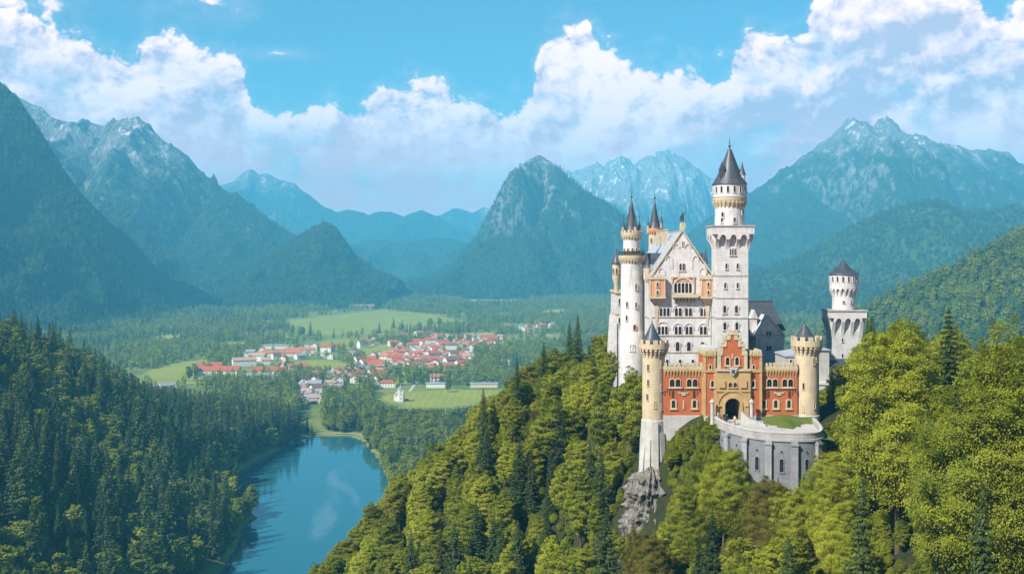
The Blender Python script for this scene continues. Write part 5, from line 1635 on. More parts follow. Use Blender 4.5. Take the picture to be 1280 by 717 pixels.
# flaring head with pointed blind arches
def arcaded_head(parent, x0, x1, y0, y1, zlow, ztop, out_, nfront, nside, zin, aw, ah, mat='white'):
    mb = MB()
    t = .28
    ox0, ox1, oy0, oy1 = x0 - out_, x1 + out_, y0 - out_, y1 + out_
    # front and back screens as ribs that swell outwards and meet in pointed arches
    def side(n, ax0_, ax1_, f):
        s = (ax1_ - ax0_) / n
        for i in range(n + 1):                                   # ribs
            u = ax0_ + i * s
            rw_ = s * .17
            steps = 6
            for k_ in range(steps):
                q0, q1 = k_ / steps, (k_ + 1) / steps
                d0, d1 = out_ * q0 ** 1.6, out_ * q1 ** 1.6
                z0_, z1_ = zlow + (zin - zlow) * q0, zlow + (zin - zlow) * q1
                f(mb, max(u - rw_, ax0_ - out_ * q1), min(u + rw_, ax1_ + out_ * q1), d0, d1, z0_, z1_)
        for i in range(n):                                       # pointed arch heads between ribs: stacked slabs closing in
            c_ = ax0_ + (i + .5) * s
            steps = 7
            for k_ in range(steps):
                q = (k_ + 1) / steps
                half_ = (s / 2 - s * .17) * math.sqrt(max(0, 1 - q ** 1.5))
                z0_ = zin + (ztop - .9 - zin) * .62 * k_ / steps; z1_ = zin + (ztop - .9 - zin) * .62 * (k_ + 1) / steps
                if half_ > 0.02:
                    f(mb, c_ - s / 2 + .001, c_ - half_, out_, out_, z0_, z1_); f(mb, c_ + half_, c_ + s / 2 - .001, out_, out_, z0_, z1_)
                else:
                    f(mb, c_ - s / 2 + .001, c_ + s / 2 - .001, out_, out_, z0_, z1_)
        f(mb, ax0_ - out_, ax1_ + out_, out_, out_, zin + (ztop - .9 - zin) * .62, ztop)
    def front(mb, a, b_, d0, d1, z0_, z1_):
        mb.add([(a, y0 - d0, z0_), (b_, y0 - d0, z0_), (b_, y0 - .001, z0_), (a, y0 - .001, z0_), (a, y0 - d1, z1_), (b_, y0 - d1, z1_), (b_, y0 - .001, z1_), (a, y0 - .001, z1_)],
               [(0, 3, 2, 1), (4, 5, 6, 7), (0, 1, 5, 4), (1, 2, 6, 5), (2, 3, 7, 6), (3, 0, 4, 7)])
    def left(mb, a, b_, d0, d1, z0_, z1_):
        a = max(a, y0 - .002 if d1 < out_ else y0); b_ = min(b_, y1)
        if b_ <= a: return
        mb.add([(x0 - d0, b_, z0_), (x0 - d0, a, z0_), (x0 - .001, a, z0_), (x0 - .001, b_, z0_), (x0 - d1, b_, z1_), (x0 - d1, a, z1_), (x0 - .001, a, z1_), (x0 - .001, b_, z1_)],
               [(0, 3, 2, 1), (4, 5, 6, 7), (0, 1, 5, 4), (1, 2, 6, 5), (2, 3, 7, 6), (3, 0, 4, 7)])
    def right(mb, a, b_, d0, d1, z0_, z1_):
        a = max(a, y0); b_ = min(b_, y1)
        if b_ <= a: return
        mb.add([(x1 + d0, a, z0_), (x1 + d0, b_, z0_), (x1 + .001, b_, z0_), (x1 + .001, a, z0_), (x1 + d1, a, z1_), (x1 + d1, b_, z1_), (x1 + .001, b_, z1_), (x1 + .001, a, z1_)],
               [(0, 3, 2, 1), (4, 5, 6, 7), (0, 1, 5, 4), (1, 2, 6, 5), (2, 3, 7, 6), (3, 0, 4, 7)])
    side(nfront, x0, x1, front)
    side(nside, y0, y1, left)
    side(nside, y0, y1, right)
    o = mb.build('arcade', MT[mat], parent)
    mb = MB()
    mb.box(ox0 - .18, ox1 + .18, oy0 - .18, oy1 - out_ + .18, ztop + .002, ztop + .32)
    mb.build('cornice', MT['coping'], parent)
arcaded_head(sqt, SX0, SX1, SY0, SY1, PZ(312, SY0), zc - .3, 1.05, 3, 2, PZ(299, SY0), 1, 1)
wt2 = window_mesh(2, .42, 1.45, .18, .14, 'white')
wt1 = window_mesh(1, .45, 1.15, .1, .14, 'white')
win(sqt, window_mesh(3, .34, 1.4, .14, .12, 'white'), PX(916, SY0), SY0, PZ(319, SY0))
for px, py in ((908, 336), (922, 336), (906.5, 360), (922, 360)): win(sqt, wt1, PX(px, SY0), SY0, PZ(py, SY0))
for px, py in ((905.8, 391), (920.5, 391), (906, 412), (921, 412)): win(sqt, window_mesh(1, .62, 1.5, .1, .16, 'white', .2), PX(px, SY0), SY0, PZ(py, SY0))
for yy, py in ((236.8, 340), (236.8, 362), (236.8, 388)): win(sqt, wt1, SX0, yy, PZ(py, 237), -math.pi / 2)
mb = MB()
for py in (344.5, 372.5, 397.5):
    z = PZ(py, SY0)
    mb.box(SX0 - .1, SX1 + .1, SY0 - .1, SY0 - .003, z - .1, z + .12); mb.box(SX0 - .1, SX0 - .003, SY0, SY1, z - .1, z + .12)
mb.build('string_course', MT['coping'], sqt)
zd0, zd1, zd2 = zc + .025, PZ(254, scy), PZ(231, scy)
mb = MB(); mb.lathe(scx, scy, [(3.12, zd0), (3.05, zd1)], 48); mb.build('drum', MT['white'], sqt)
mb = MB()
mb.lathe(scx, scy, [(3.06, zd1 - .75), (3.2, zd1 - .5), (3.45, zd1 + .35), (3.58, zd1 + .6), (3.58, zd1 + 1.0), (3.0, zd1 + 1.0)], 48)
ring_corbels(mb, scx, scy, 3.08, 3.62, zd1 - .9, zd1 + .35, 24, .52)
mb.build('corbel_ring', MT['tan'], sqt)
mb = MB(); mb.lathe(scx, scy, [(3.5, zd1 + 1.002), (3.5, zd2)], 48); par = mb.build('parapet', MT['white'], sqt)
mb = MB(); mb.lathe(scx, scy, [(3.55, zd1 + 1.1), (3.62, zd1 + 1.2), (3.55, zd1 + 1.35)], 48); mb.build('moulding', MT['coping'], sqt)
for i in range(16):
    win_cyl(sqt, window_mesh(1, .42, 1.35, .1, .08, 'white', 0, .08, 'dark'), scx, scy, 3.5, -180 + 22.5 * i + 6, zd2 - 1.75, 'opening')
for dg, py in ((-38, 272), (8, 279), (48, 268), (-40, 278.5)): win_cyl(sqt, window_mesh(1, .55, 1.1, .1, .12, 'white'), scx, scy, 3.09, dg, PZ(py, scy))
mb = MB(); mb.lathe(scx, scy, [(3.75, zd2 + .02), (3.62, zd2 + .25), (2.7, zd2 + 1.7), (1.75, zd2 + 3.9), (.95, zd2 + 6.0), (.38, zd2 + 7.5), (.12, PZ(186, scy)), (.03, PZ(185, scy))], 40); sp_ = mb.build('spire', MT['slate'], sqt)
mb = MB(); finial(mb, scx, scy, PZ(186.5, scy), 1.35); mb.build('finial', MT['copper'], sp_)
# roofed side turret and dormer on the spire
mb = MB(); mb.lathe(PX(926.5, scy), scy - 1.0, [(.55, zd2 + .3), (.62, zd2 + 1.9), (.72, zd2 + 1.95), (.72, zd2 + 2.1)], 16, 0); mb.lathe(PX(926.5, scy), scy - 1.0, [(.8, zd2 + 2.1), (.45, zd2 + 3.0), (.15, zd2 + 4.2), (.02, zd2 + 4.9)], 16, 1); mb.build('turret', [MT['white'], MT['slate']], sqt)
mb = MB()
dx, dy = PX(900.8, scy), scy - 1.7
mb.box(dx - .5, dx + .5, dy - .5, dy + 1.0, zd2 + .8, zd2 + 3.0, 0); mb.prism([(dx - .62, zd2 + 3.0), (dx + .62, zd2 + 3.0), (dx, zd2 + 4.6)], dy - .6, dy + 1.0, 0)
finial(mb, dx, dy, zd2 + 4.5, .45, 0)
mb.build('dormer', MT['slate'], sqt)

# ---------------------------------------------------------------- gatehouse
GY = 200.0
gz = BASE
zw = PZ(463.5, GY); zwt = PZ(459.5, GY)
gh = empty('gatehouse', (41.5, GY + 2, gz), 'red brick gatehouse with a stepped gable and yellow stone gate bay', 'gatehouse')
WL0, WL1, CL0, CL1, CR0, CR1, WR0, WR1 = PX(829, GY), PX(879.5, GY), PX(880, GY), PX(893.5, GY), PX(936, GY), PX(949.5, GY), PX(950, GY), PX(997, GY)
zpl = PZ(518.5, GY)
def wing(x0, x1, nm, nwin_top, nwin_low):
    mb = MB(); mb.box(x0, x1, GY, GY + 7, zpl, zw); w_ = mb.build('brick_wing', MT['brick'], gh)
    mb = MB(); mb.box(x0 - .002, x1, GY - .18, GY + 7.1, gz - 8, zpl - .002); mb.build('plinth', MT['plinth'], gh)
    mb = MB(); mb.box(x0, x1, GY - .22, GY + 7.1, zw + .002, zw + .35)
    row_corbels(mb, x0, x1, GY - .004, zw - 1.0, zw - .002, 13, .22, .5)
    mb.build('frieze', MT['yellow'], w_)
    mb = MB(); mb.box(x0, x1, GY - .2, GY + .45, zw + .352, zw + .85); merlons(mb, x0, x1, GY - .2, GY + .45, zw + .852, .62, 9, .62)
    mb.build('battlement', MT['cream'], w_)
    for px in nwin_top: link('window', window_mesh(2, .85, 1.35, .2, .24, 'cream', 0, .16), w_, (PX(px, GY) - 41.5, -2.0, PZ(483, GY) - gz))
    for px in nwin_low: link('window', window_mesh(1, .62, 1.35, .1, .26, 'cream', 0, .16), w_, (PX(px, GY) - 41.5, -2.0, PZ(509.3, GY) - gz))
    # diaper patterns in darker brick and small corbelled niches between the storeys
    mb = MB()
    cx = (x0 + x1) / 2
    for dx_ in (-1.9, 1.9):
        mb.box(cx + dx_ - .22, cx + dx_ + .22, GY - .07, GY - .003, PZ(497, GY), PZ(488, GY), 0)
    for dx_ in (-2.9, 0, 2.9):
        for i in range(3): mb.box(cx + dx_ - .5 + i * .42, cx + dx_ - .32 + i * .42, GY - .05, GY - .003, PZ(494, GY) + i % 2 * .5, PZ(488, GY) + i % 2 * .5, 0)
    mb.box(cx - .9, cx + .9, GY - .16, GY - .075, PZ(491.5, GY), PZ(489.8, GY), 1); mb.box(cx - .4, cx + .4, GY - .16, GY - .075, PZ(494, GY), PZ(491.7, GY), 1)
    mb.box(cx - .13, cx + .13, GY - .14, GY - .072, PZ(511, GY), PZ(500, GY), 1)
    mb.build('brick_ornament', [MT['wood'], MT['cream']], w_)
    return w_
wing(WL0, WL1, 'l', (843.8, 865.2), (841.8, 868))
wing(WR0, WR1, 'r', (965.3, 984.5), (954.6, 969.5, 986))
# wing ends: cream quoins
mb = MB()
for x in (WL1 - .35, WR0):
    mb.box(x, x + .35, GY - .1, GY - .003, zpl, zw - 1.05)
mb.build('quoin', MT['yellow'], gh)
# shoulder blocks either side of the gate bay
zs = PZ(444, GY)
for (x0, x1, pxs) in ((CL0 - .15, CL1, (889.5, 886.8)), (CR0, CR1 + .15, (940.2, 940.8))):
    mb = MB(); mb.box(x0, x1, GY - .8, GY + 5, zpl, zs); blk = mb.build('shoulder_block', MT['brick'], gh)
    mb = MB(); mb.box(x0 - .002, x1, GY - .95, GY + 5.1, gz - 6, zpl - .002); mb.build('plinth', MT['plinth'], blk)
    mb = MB()
    e = x0 if x0 < 40 else x1
    mb.box(x0 - .1, x0 + .35, GY - .92, GY - .75, zpl, zs - .002); mb.box(x1 - .35, x1 + .1 * (x0 > 40), GY - .92, GY - .75, zpl, zs - .002)
    mb.box(x0 - .12, x1 + .12 * (x0 > 40), GY - 1.0, GY - .75, PZ(464.5, GY), PZ(461.5, GY))
    mb.box(x0 - .15, x1 + .1, GY - 1.05, GY + 5.05, zs + .002, zs + .4)
    row_corbels(mb, x0, x1, GY - .8, zs - .55, zs - .004, 5, .2, .5)
    mb.build('trim', MT['yellow'], blk)
    mb = MB(); merlons(mb, x0 - .1, x1 + .1, GY - 1.0, GY - .5, zs + .402, .62, 4, .6); mb.box(x0 - .1, x0 + .35, GY - .4, GY + 4, zs + .402, zs + .95); mb.box(x1 - .35, x1 + .1, GY - .4, GY + 4, zs + .402, zs + .95)
    mb.build('battlement', MT['cream'], blk)
    link('window', window_mesh(1, .5, 1.1, .1, .2, 'cream', 0, .16), blk, (PX(pxs[0], GY) - 41.5, -2.8, PZ(482.5, GY) - gz))
    link('window', window_mesh(1, .36, .75, .1, .16, 'cream', 0, .16), blk, (PX(pxs[1], GY) - 41.5, -2.8, PZ(460.5, GY) - gz))
# gate bay
gx = PX(913.8, GY)
zy = PZ(462.5, GY)
mb = MB()
yf = GY - 1.5
gw, gh_, = 2.75, PZ(496, GY) - PZ(523.5, GY)
gb0, gb1 = CL1 + .002, CR0 - .002
gzz = PZ(523.5, GY)
# yellow wall with a real gateway through it
arch = [(gx + x, gzz + z) for x, z in arch_pts(gw, gh_, 14)]
mb.box(gb0, gx - gw / 2, yf, GY + 5, gzz - 6, zy); mb.box(gx + gw / 2, gb1, yf, GY + 5, gzz - 6, zy)
top_ = [p for p in arch[2:]]
zsp = gzz + gh_ - gw / 2
poly = [(gx - gw / 2, zy), (gx - gw / 2, zsp)] + [(p[0], p[1]) for p in top_[::-1]][1:-1] + [(gx + gw / 2, zsp), (gx + gw / 2, zy)]
mb.prism(poly, yf, GY + 5)
bay = mb.build('gate_bay', MT['yellow'], gh)
mb = MB()
o_ = [(gx + x, gzz + z) for x, z in arch_pts(gw + 2.9, gh_ + 1.55, 14)]; i_ = [(gx + x, gzz + z) for x, z in arch_pts(gw + 2.3, gh_ + 1.2, 14)]
ring(mb, o_, i_, yf - .16, yf + .01, 0, False)
o_ = [(gx + x, gzz + z) for x, z in arch_pts(gw + .75, gh_ + .4, 14)]; i_ = [(gx + x, gzz + z) for x, z in arch_pts(gw + .02, gh_ + .01, 14)]
ring(mb, o_, i_, yf - .22, yf + .3, 0, False)
for s_ in (-1, 1):
    mb.box(gx + s_ * 2.45 - .3, gx + s_ * 2.45 + .3, yf - .3, yf - .003, PZ(506, GY), PZ(504.4, GY), 0)
    mb.box(gx + s_ * 1.9 - .55, gx + s_ * 1.9 + .55, yf - .28, yf - .003, PZ(483, GY), PZ(474, GY), 0)
mb.box(gb0, gb1, yf - .18, yf - .003, PZ(488, GY), PZ(486.6, GY), 0)
mb.build('archivolt', MT['yellow'], bay)
mb = MB()
mb.box(gx - gw / 2 + .01, gx + gw / 2 - .01, GY + 3.4, GY + 3.6, gzz, zsp + .9)
for i in range(9): mb.box(gx - gw / 2 + .1 + i * .3, gx - gw / 2 + .2 + i * .3, GY + 3.3, GY + 3.398, gzz, zsp + .7)
mb.build('gate_door', MT['wood'], bay)
link('window', window_mesh(2, .55, .8, .35, .14, 'yellow', 0, .14, 'dark'), bay, (gx - 41.5, yf - GY - 2, PZ(482.3, GY) - gz))
mb = MB(); mb.box(gb0, gb1, yf - .25, GY + 4, zy + .002, zy + .4); mb.build('string_course', MT['cream'], bay)
# stepped gable above
zg = zy + .402
steps = [(gb0 + .35, PZ(443, GY)), (PX(898.6, GY), PZ(432.5, GY)), (PX(903.2, GY), PZ(424, GY)), (PX(908.2, GY), PZ(417.5, GY))]
left_, right_ = [], []
for x, z in steps:
    left_.append((x, z)); right_.append((2 * gx - x, z))
poly = [(gb0 + .35, zg), (2 * gx - gb0 - .35, zg)]
prevx = 2 * gx - gb0 - .35
seq = []
zprev = zg
for i, (x, z) in enumerate(right_):
    seq.append((x, z if i == 0 else right_[i][1]))
rp = []
for i, (x, z) in enumerate(right_):
    if i > 0: rp.append((x, right_[i - 1][1]))
    rp.append((x, z))
poly += rp + [(2 * gx - q[0], q[1]) for q in rp[::-1]]
mb = MB(); mb.prism(poly, GY - 1.3, GY - .2); gbl = mb.build('stepped_gable', MT['brick'], gh)
mb = MB()
zpr = zg
for i, (x, z) in enumerate(steps):
    xin = steps[i + 1][0] if i + 1 < len(steps) else gx
    w_ = .42
    for s_ in (-1, 1):
        a, b_ = (x, x + w_) if s_ < 0 else (2 * gx - x - w_, 2 * gx - x)
        mb.box(a - .08, b_ + .08, GY - 1.42, GY - .12, zpr + .002, z - .002)
        c0, c1 = (x - .1, xin + .35) if s_ < 0 else (2 * gx - xin - .35, 2 * gx - x + .1)
        if i == len(steps) - 1: c0, c1 = (x - .1, gx - .001) if s_ < 0 else (gx + .001, 2 * gx - x + .1)
        mb.box(c0, c1, GY - 1.48, GY - .06, z, z + .45)
        mb.box(c0 + .05, c0 + .5, GY - 1.4, GY - .1, z + .452, z + .8) if s_ < 0 else mb.box(c1 - .5, c1 - .05, GY - 1.4, GY - .1, z + .452, z + .8)
    zpr = z
mb.box(gx - .32, gx + .32, GY - 1.4, GY - .1, PZ(417.5, GY) + .452, PZ(412.0, GY))
mb.build('coping', MT['cream'], gbl)
for px in (907.6, 919.3): link('window', window_mesh(1, .62, 1.35, .1, .2, 'cream', 0, .18, 'dark'), gbl, (PX(px, GY) - 41.5, -3.3, PZ(455, GY) - gz))
mb = MB()
mb.box(gx - .13, gx + .13, GY - 1.5, GY - 1.302, PZ(447, GY), PZ(441, GY), 0)
mb.prism([(gx - .75, PZ(459, GY)), (gx - .5, PZ(464.5, GY)), (gx, PZ(468, GY)), (gx + .5, PZ(464.5, GY)), (gx + .75, PZ(459, GY))][::1], GY - 1.95, GY - 1.8, 1)
mb.box(gx - .95, gx + .95, GY - 1.95, GY - 1.303, PZ(458.8, GY), PZ(457.6, GY), 0)
mb.box(gx - .3, gx + .3, GY - 2.02, GY - 1.955, PZ(465, GY), PZ(460.5, GY), 2)
mb.build('coat_of_arms', [MT['cream'], MT['plinth'], MT['slate']], gbl)
# stair roof and white lodge seen behind the battlements
lo = empty('courtyard_lodge', (39.6, 222, gz), 'small white lodge with a grey lean to roof behind the gatehouse wall', 'lodge')
mb = MB(); mb.box(37.6, 38.9, 219, 226, gz - 2, PZ(432, 222)); mb.box(38.902, 42.0, 220.5, 226, gz - 2, PZ(438, 222)); mb.build('wall', MT['white'], lo)
mb = MB(); mb.prism([(38.92, PZ(437.8, 222)), (42.2, PZ(437.8, 222)), (42.2, PZ(430, 222)), (38.92, PZ(436.5, 222))], 220.2, 226.1); mb.build('roof', MT['zinc'], lo)
win(lo, wt1, 40.5, 220.5, PZ(447, 221))

# ---------------------------------------------------------------- the round gate towers
def gate_tower(cx, cy_, r, ztop_, zmer, zbase, zfoot, rfoot, label, roof_dx, wins, conez):
    o = empty('round_tower', (cx, cy_, zbase), label, 'tower')
    mb = MB(); mb.lathe(cx, cy_, [(r * 1.02, zbase), (r, ztop_)], 40); mb.build('shaft', MT['tan'], o)
    mb = MB(); mb.lathe(cx, cy_, [(rfoot, zfoot), (r * 1.22, zbase - 4), (r * 1.10, zbase - .6), (r * 1.10, zbase - .15), (r * 1.03, zbase - .002)], 40); ft = mb.build('foot', MT['plinth'], o)
    mb = MB()
    ring_corbels(mb, cx, cy_, r * .99, r * 1.30, ztop_ - .4, ztop_ + 1.0, 20, .55)
    mb.lathe(cx, cy_, [(r * .98, ztop_ - .1), (r * 1.0, ztop_ + .9), (r * 1.33, ztop_ + 1.0), (r * 1.33, zmer - .7), (r * 1.12, zmer - .7), (r * 1.12, ztop_ + 1.1), (.3, ztop_ + 1.1)], 40)
    ring_merlons(mb, cx, cy_, r * 1.12, r * 1.33, zmer - .698, .7, 12, .6)
    mb.build('battlement', MT['tan'], o)
    mb = MB(); mb.lathe(cx + roof_dx, cy_ + .3, [(r * .96, ztop_ + 1.101), (r * .96, zmer - .55)], 24, 0); mb.lathe(cx + roof_dx, cy_ + .3, cone_prof(r * 1.0, zmer - .55, conez, .08), 28, 1)
    finial(mb, cx + roof_dx, cy_ + .3, conez - .1, .6, 2)
    mb.build('roof', [MT['tan'], MT['slate'], MT['copper']], o)
    for dg, z in wins: win_cyl(o, window_mesh(1, .3, 1.15, .1, .1, 'tan', 0, .1, 'dark'), cx, cy_, r * 1.005, dg, z)
    return o, ft
tl, ft = gate_tower(PX(817, 201.5), 201.5, 2.02, PZ(442, 201.5), PZ(424, 201.5), PZ(523, 201.5), PZ(606, 200), 2.75, 'tall tan round gate tower on a splayed pale foot above the rock', -.25,
                [(38, PZ(459, 200)), (-35, PZ(463, 200)), (38, PZ(488, 200)), (-35, PZ(482, 200)), (38, PZ(512, 200)), (-40, PZ(500, 200)), (0, PZ(530, 200) + 3)], PZ(403, 201.5))
mb = MB()
for (a, h0, h1, w_) in ((-58, 600, 560, .55), (-30, 606, 548, .5), (0, 606, 527, .5), (30, 606, 540, .5)):
    an_ = R(a)
    c0 = Vector((PX(817, 201.5), 201.5))
    d_ = Vector((math.sin(an_), -math.cos(an_))); n_ = Vector((math.cos(an_), math.sin(an_)))
    q = [c0 + d_ * 2.0 - n_ * w_, c0 + d_ * 3.35 - n_ * w_, c0 + d_ * 3.35 + n_ * w_, c0 + d_ * 2.0 + n_ * w_]
    q2 = [c0 + d_ * 2.0 - n_ * w_, c0 + d_ * 2.55 - n_ * w_, c0 + d_ * 2.55 + n_ * w_, c0 + d_ * 2.0 + n_ * w_]
    z0_, z1_ = PZ(h0 + 12, 200), PZ(h1, 200)
    mb.add([(p.x, p.y, z0_) for p in q] + [(p.x, p.y, z1_) for p in q2], [(3, 2, 1, 0), (4, 5, 6, 7), (0, 1, 5, 4), (1, 2, 6, 5), (2, 3, 7, 6), (3, 0, 4, 7)])
mb.build('buttress', MT['plinth'], tl)
gate_tower(PX(1008.5, 201.5), 201.5, 2.12, PZ(439, 201.5), PZ(420, 201.5), PZ(517, 201.5), PZ(560, 200), 2.5, 'tan round gate tower with a dark cone roof beside the grassy bank', -.3,
                [(20, PZ(455, 200)), (-30, PZ(486, 200)), (40, PZ(452, 200)), (-32, PZ(514, 200)), (24, PZ(510, 200))], PZ(404, 201.5))

# ---------------------------------------------------------------- knights' house behind the gatehouse
kh = empty('knights_house', (57, 252, gz), 'grey white gabled house with a steep dark slate roof behind the gatehouse', 'house')
ky = 250.0
kx0, kx1 = PX(945, ky), PX(978.5, ky); kc = (kx0 + kx1) / 2; ze_, zp_ = PZ(418.5, ky), PZ(397, ky)
mb = MB(); mb.box(kx0, kx1, ky, ky + 8, gz - 6, ze_); mb.prism([(kx0, ze_ + .002), (kx1, ze_ + .002), (kc, zp_)], ky, ky + 6); mb.box(52.2, 62.0, ky + 5.5, ky + 15, gz - 6, PZ(414, ky + 6)); mb.build('wall', MT['white'], kh)
mb = MB()
for s_ in (-1, 1):
    poly = [(kc + s_ * (kx1 - kc + .5), ze_ - .5), (kc + s_ * (kx1 - kc + .5), ze_ - .05), (kc, zp_ + .45), (kc, zp_ + .02)]
    mb.prism(poly if s_ < 0 else poly[::-1], ky - .35, ky + 9)
mb.build('coping', MT['white'], kh)
# big hipped roof behind
yA, yB = ky + 5.2, ky + 15.4; zE, zR = PZ(413, yA), PZ(377, ky + 10)
mb = MB()
mb.add([(51.6, yA, zE), (62.4, yA, zE), (62.4, yB, zE), (51.6, yB, zE), (53.4, ky + 10.3, zR), (60.4, ky + 10.3, zR)], [(0, 1, 5, 4), (1, 2, 5), (2, 3, 4, 5), (3, 0, 4), (3, 2, 1, 0)])
mb.box(53.3, 60.5, ky + 10.2, ky + 10.4, zR - .02, zR + .25)
finial(mb, 53.4, ky + 10.3, zR + .2, .8); finial(mb, 60.3, ky + 10.3, zR + .2, .8)
rf = mb.build('roof', MT['slate'], kh)
mb = MB(); mb.box(54.2, 55.4, ky + 3.2, ky + 5.6, zE - 1, PZ(399, ky)); mb.prism([(54.0, PZ(399, ky)), (55.6, PZ(399, ky)), (54.8, PZ(388, ky))], ky + 3.0, ky + 6.5); mb.build('dormer', MT['white'], kh)
for py in (420, 438): win(kh, window_mesh(2, .42, 1.1, .16, .14, 'white'), kc - .1, ky, PZ(py, ky))
win(kh, window_mesh(1, .6, 1.3, .1, .14, 'white'), kx0 + .9, ky, PZ(446, ky)); win(kh, window_mesh(1, .5, 1.1, .1, .14, 'white'), kx1 - .9, ky, PZ(444, ky))
mb = MB(); mb.box(kx0 - .08, kx1 + .08, ky - .1, ky - .003, ze_ - .1, ze_ + .1); mb.build('string_course', MT['coping'], kh)
# low courtyard buildings between it and the round tower
cb = empty('courtyard_building', (61, 236, gz), 'low pale courtyard building with a stepped roofline beside the grey gabled house', 'building')
mb = MB(); mb.box(56.4, 60.2, 231, 240, gz - 2, PZ(446, 231)); mb.box(60.202, 66, 233, 240, gz - 2, PZ(438, 233)); mb.build('wall', MT['plinth'], cb)
mb = MB(); mb.prism([(56.2, PZ(445.8, 231)), (60.2, PZ(445.8, 231)), (60.2, PZ(440, 231)), (56.2, PZ(444, 231))], 230.8, 240); mb.box(60.21, 66.2, 232.7, 240.2, PZ(437.8, 233), PZ(436.5, 233)); mb.build('roof', MT['zinc'], cb)
for x in (57.5, 59.1): win(cb, wt1, x, 231, PZ(456, 231))

# ---------------------------------------------------------------- gallery and white corner tower
ga = empty('gallery_wing', (68, 236, gz), 'low tan gallery with arched windows joining the white corner tower', 'building')
g1 = PZ(458, 234)
mb = MB(); mb.box(57.5, 73.0, 234, 240, gz - 8, g1); mb.build('wall', MT['tan'], ga)
mb = MB(); mb.box(57.2, 73.2, 233.6, 240.4, g1 + .002, g1 + .3); mb.taper((57.3, 73.1, 233.8, 240.3), (57.9, 72.5, 236.0, 238), g1 + .302, g1 + 1.3); mb.build('roof', MT['slate'], ga)
for px in (1019, 1026.5, 1033, 1040): win(ga, window_mesh(1, .62, 1.7, .1, .18, 'cream', 0, .16, 'dark'), PX(px, 234), 234, PZ(476, 234))
mb = MB(); mb.box(62.5, 69, 231, 233.99, gz - 8, PZ(480, 232)); mb.box(62.3, 69.2, 230.8, 234.0, PZ(480, 232) + .002, PZ(477.5, 232)); mb.build('terrace', MT['white'], ga)
# corner tower
wx0, wx1, wy0, wy1 = 73.5, 79.9, 256.5, 261.8
wcx, wcy = 76.75, 259.2
zt = PZ(389, wy0)
wtw = empty('corner_tower', (wcx, wcy, gz), 'slim white square tower with pointed blind arches and a capped round turret above the trees', 'tower')
mb = MB(); mb.box(wx0, wx1, wy0, wy1, gz - 8, zt); mb.build('shaft', MT['white'], wtw)
arcaded_head(wtw, wx0, wx1, wy0, wy1, PZ(424, wy0), zt, 1.05, 3, 2, PZ(402, wy0), 1, 1)
zA, zB_, zC, zD = zt + .325, PZ(365.5, wcy), PZ(343, wcy), PZ(326, wcy)
mb = MB(); mb.lathe(wcx, wcy, [(2.62, zA), (2.58, zB_)], 40); mb.build('drum', MT['white'], wtw)
mb = MB(); ring_corbels(mb, wcx, wcy, 2.56, 3.2, zB_ - .6, zB_ + .9, 18, .5); mb.lathe(wcx, wcy, [(2.56, zB_), (2.62, zB_ + .8), (3.2, zB_ + .9), (3.2, zC), (2.4, zC)], 40); mb.build('parapet', MT['white'], wtw)
for i in range(16): win_cyl(wtw, window_mesh(1, .38, 1.2, .1, .08, 'white', 0, .08, 'dark'), wcx, wcy, 3.2, -180 + 22.5 * i + 4, zC - 1.6, 'opening')
for dg in (-16, 22): win_cyl(wtw, window_mesh(1, .5, .5, .1, .1, 'white'), wcx, wcy, 2.6, dg, PZ(378, wcy))
mb = MB(); mb.lathe(wcx, wcy, [(3.5, zC + .01), (3.35, zC + .25), (2.1, zC + 1.15), (1.1, zC + 2.0), (.3, zC + 2.9), (.04, zD + .1)], 16, smooth=False); sp_ = mb.build('roof', MT['slate'], wtw)
mb = MB(); finial(mb, wcx, wcy, zD - .1, .6); mb.build('finial', MT['copper'], sp_)
win(wtw, window_mesh(1, .36, .95, .1, .1, 'white', 0, .12, 'dark'), PX(1053, wy0), wy0, PZ(427, wy0)); win(wtw, window_mesh(1, .36, .95, .1, .1, 'white', 0, .12, 'dark'), PX(1053, wy0), wy0, PZ(447, wy0))

# ---------------------------------------------------------------- bridge terrace in front of the gate
br = empty('bridge_terrace', (44, 190, gz), 'curved grey approach terrace with a pilastered retaining wall and pale paving before the gate', 'terrace')
edge = [(35.9, 199.2), (36.3, 195.8), (37.7, 191.8), (40.4, 188.4), (43.7, 186.6), (47.0, 185.8), (49.8, 186.2), (51.6, 187.8), (52.4, 191.0), (52.6, 196.5)]
# refine the curve
def refine(p, n=2):
    for _ in range(n):
        q = [p[0]]
        for a, b_ in zip(p[:-1], p[1:]):
            q += [(a[0] * .75 + b_[0] * .25, a[1] * .75 + b_[1] * .25), (a[0] * .25 + b_[0] * .75, a[1] * .25 + b_[1] * .75)]
        p = q + [p[-1]]
    return p
E_ = refine(edge, 2)
def toplev(p):           # paving drops a little from the gate outwards
    t_ = min(1, max(0, (199.2 - p[1]) / 12))
    return gz - .15 - 1.15 * t_
poly = E_ + [(44.5, 198.2), (41.5, 199.3)]
mb = MB()
n_ = len(poly)
mb.add([(x, y, toplev((x, y))) for x, y in poly], [tuple(range(n_))])
pv_ = mb.build('paving', MT['road'], br)
if pv_.data.polygons[0].normal.z < 0: pv_.data.flip_normals()
def off(pts, d):
    o_ = []
    for i, p in enumerate(pts):
        a = Vector(pts[max(i - 1, 0)]); c = Vector(pts[min(i + 1, len(pts) - 1)])
        t_ = (c - a).normalized(); n = Vector((t_.y, -t_.x))
        o_.append((p[0] + n.x * d, p[1] + n.y * d))
    return o_
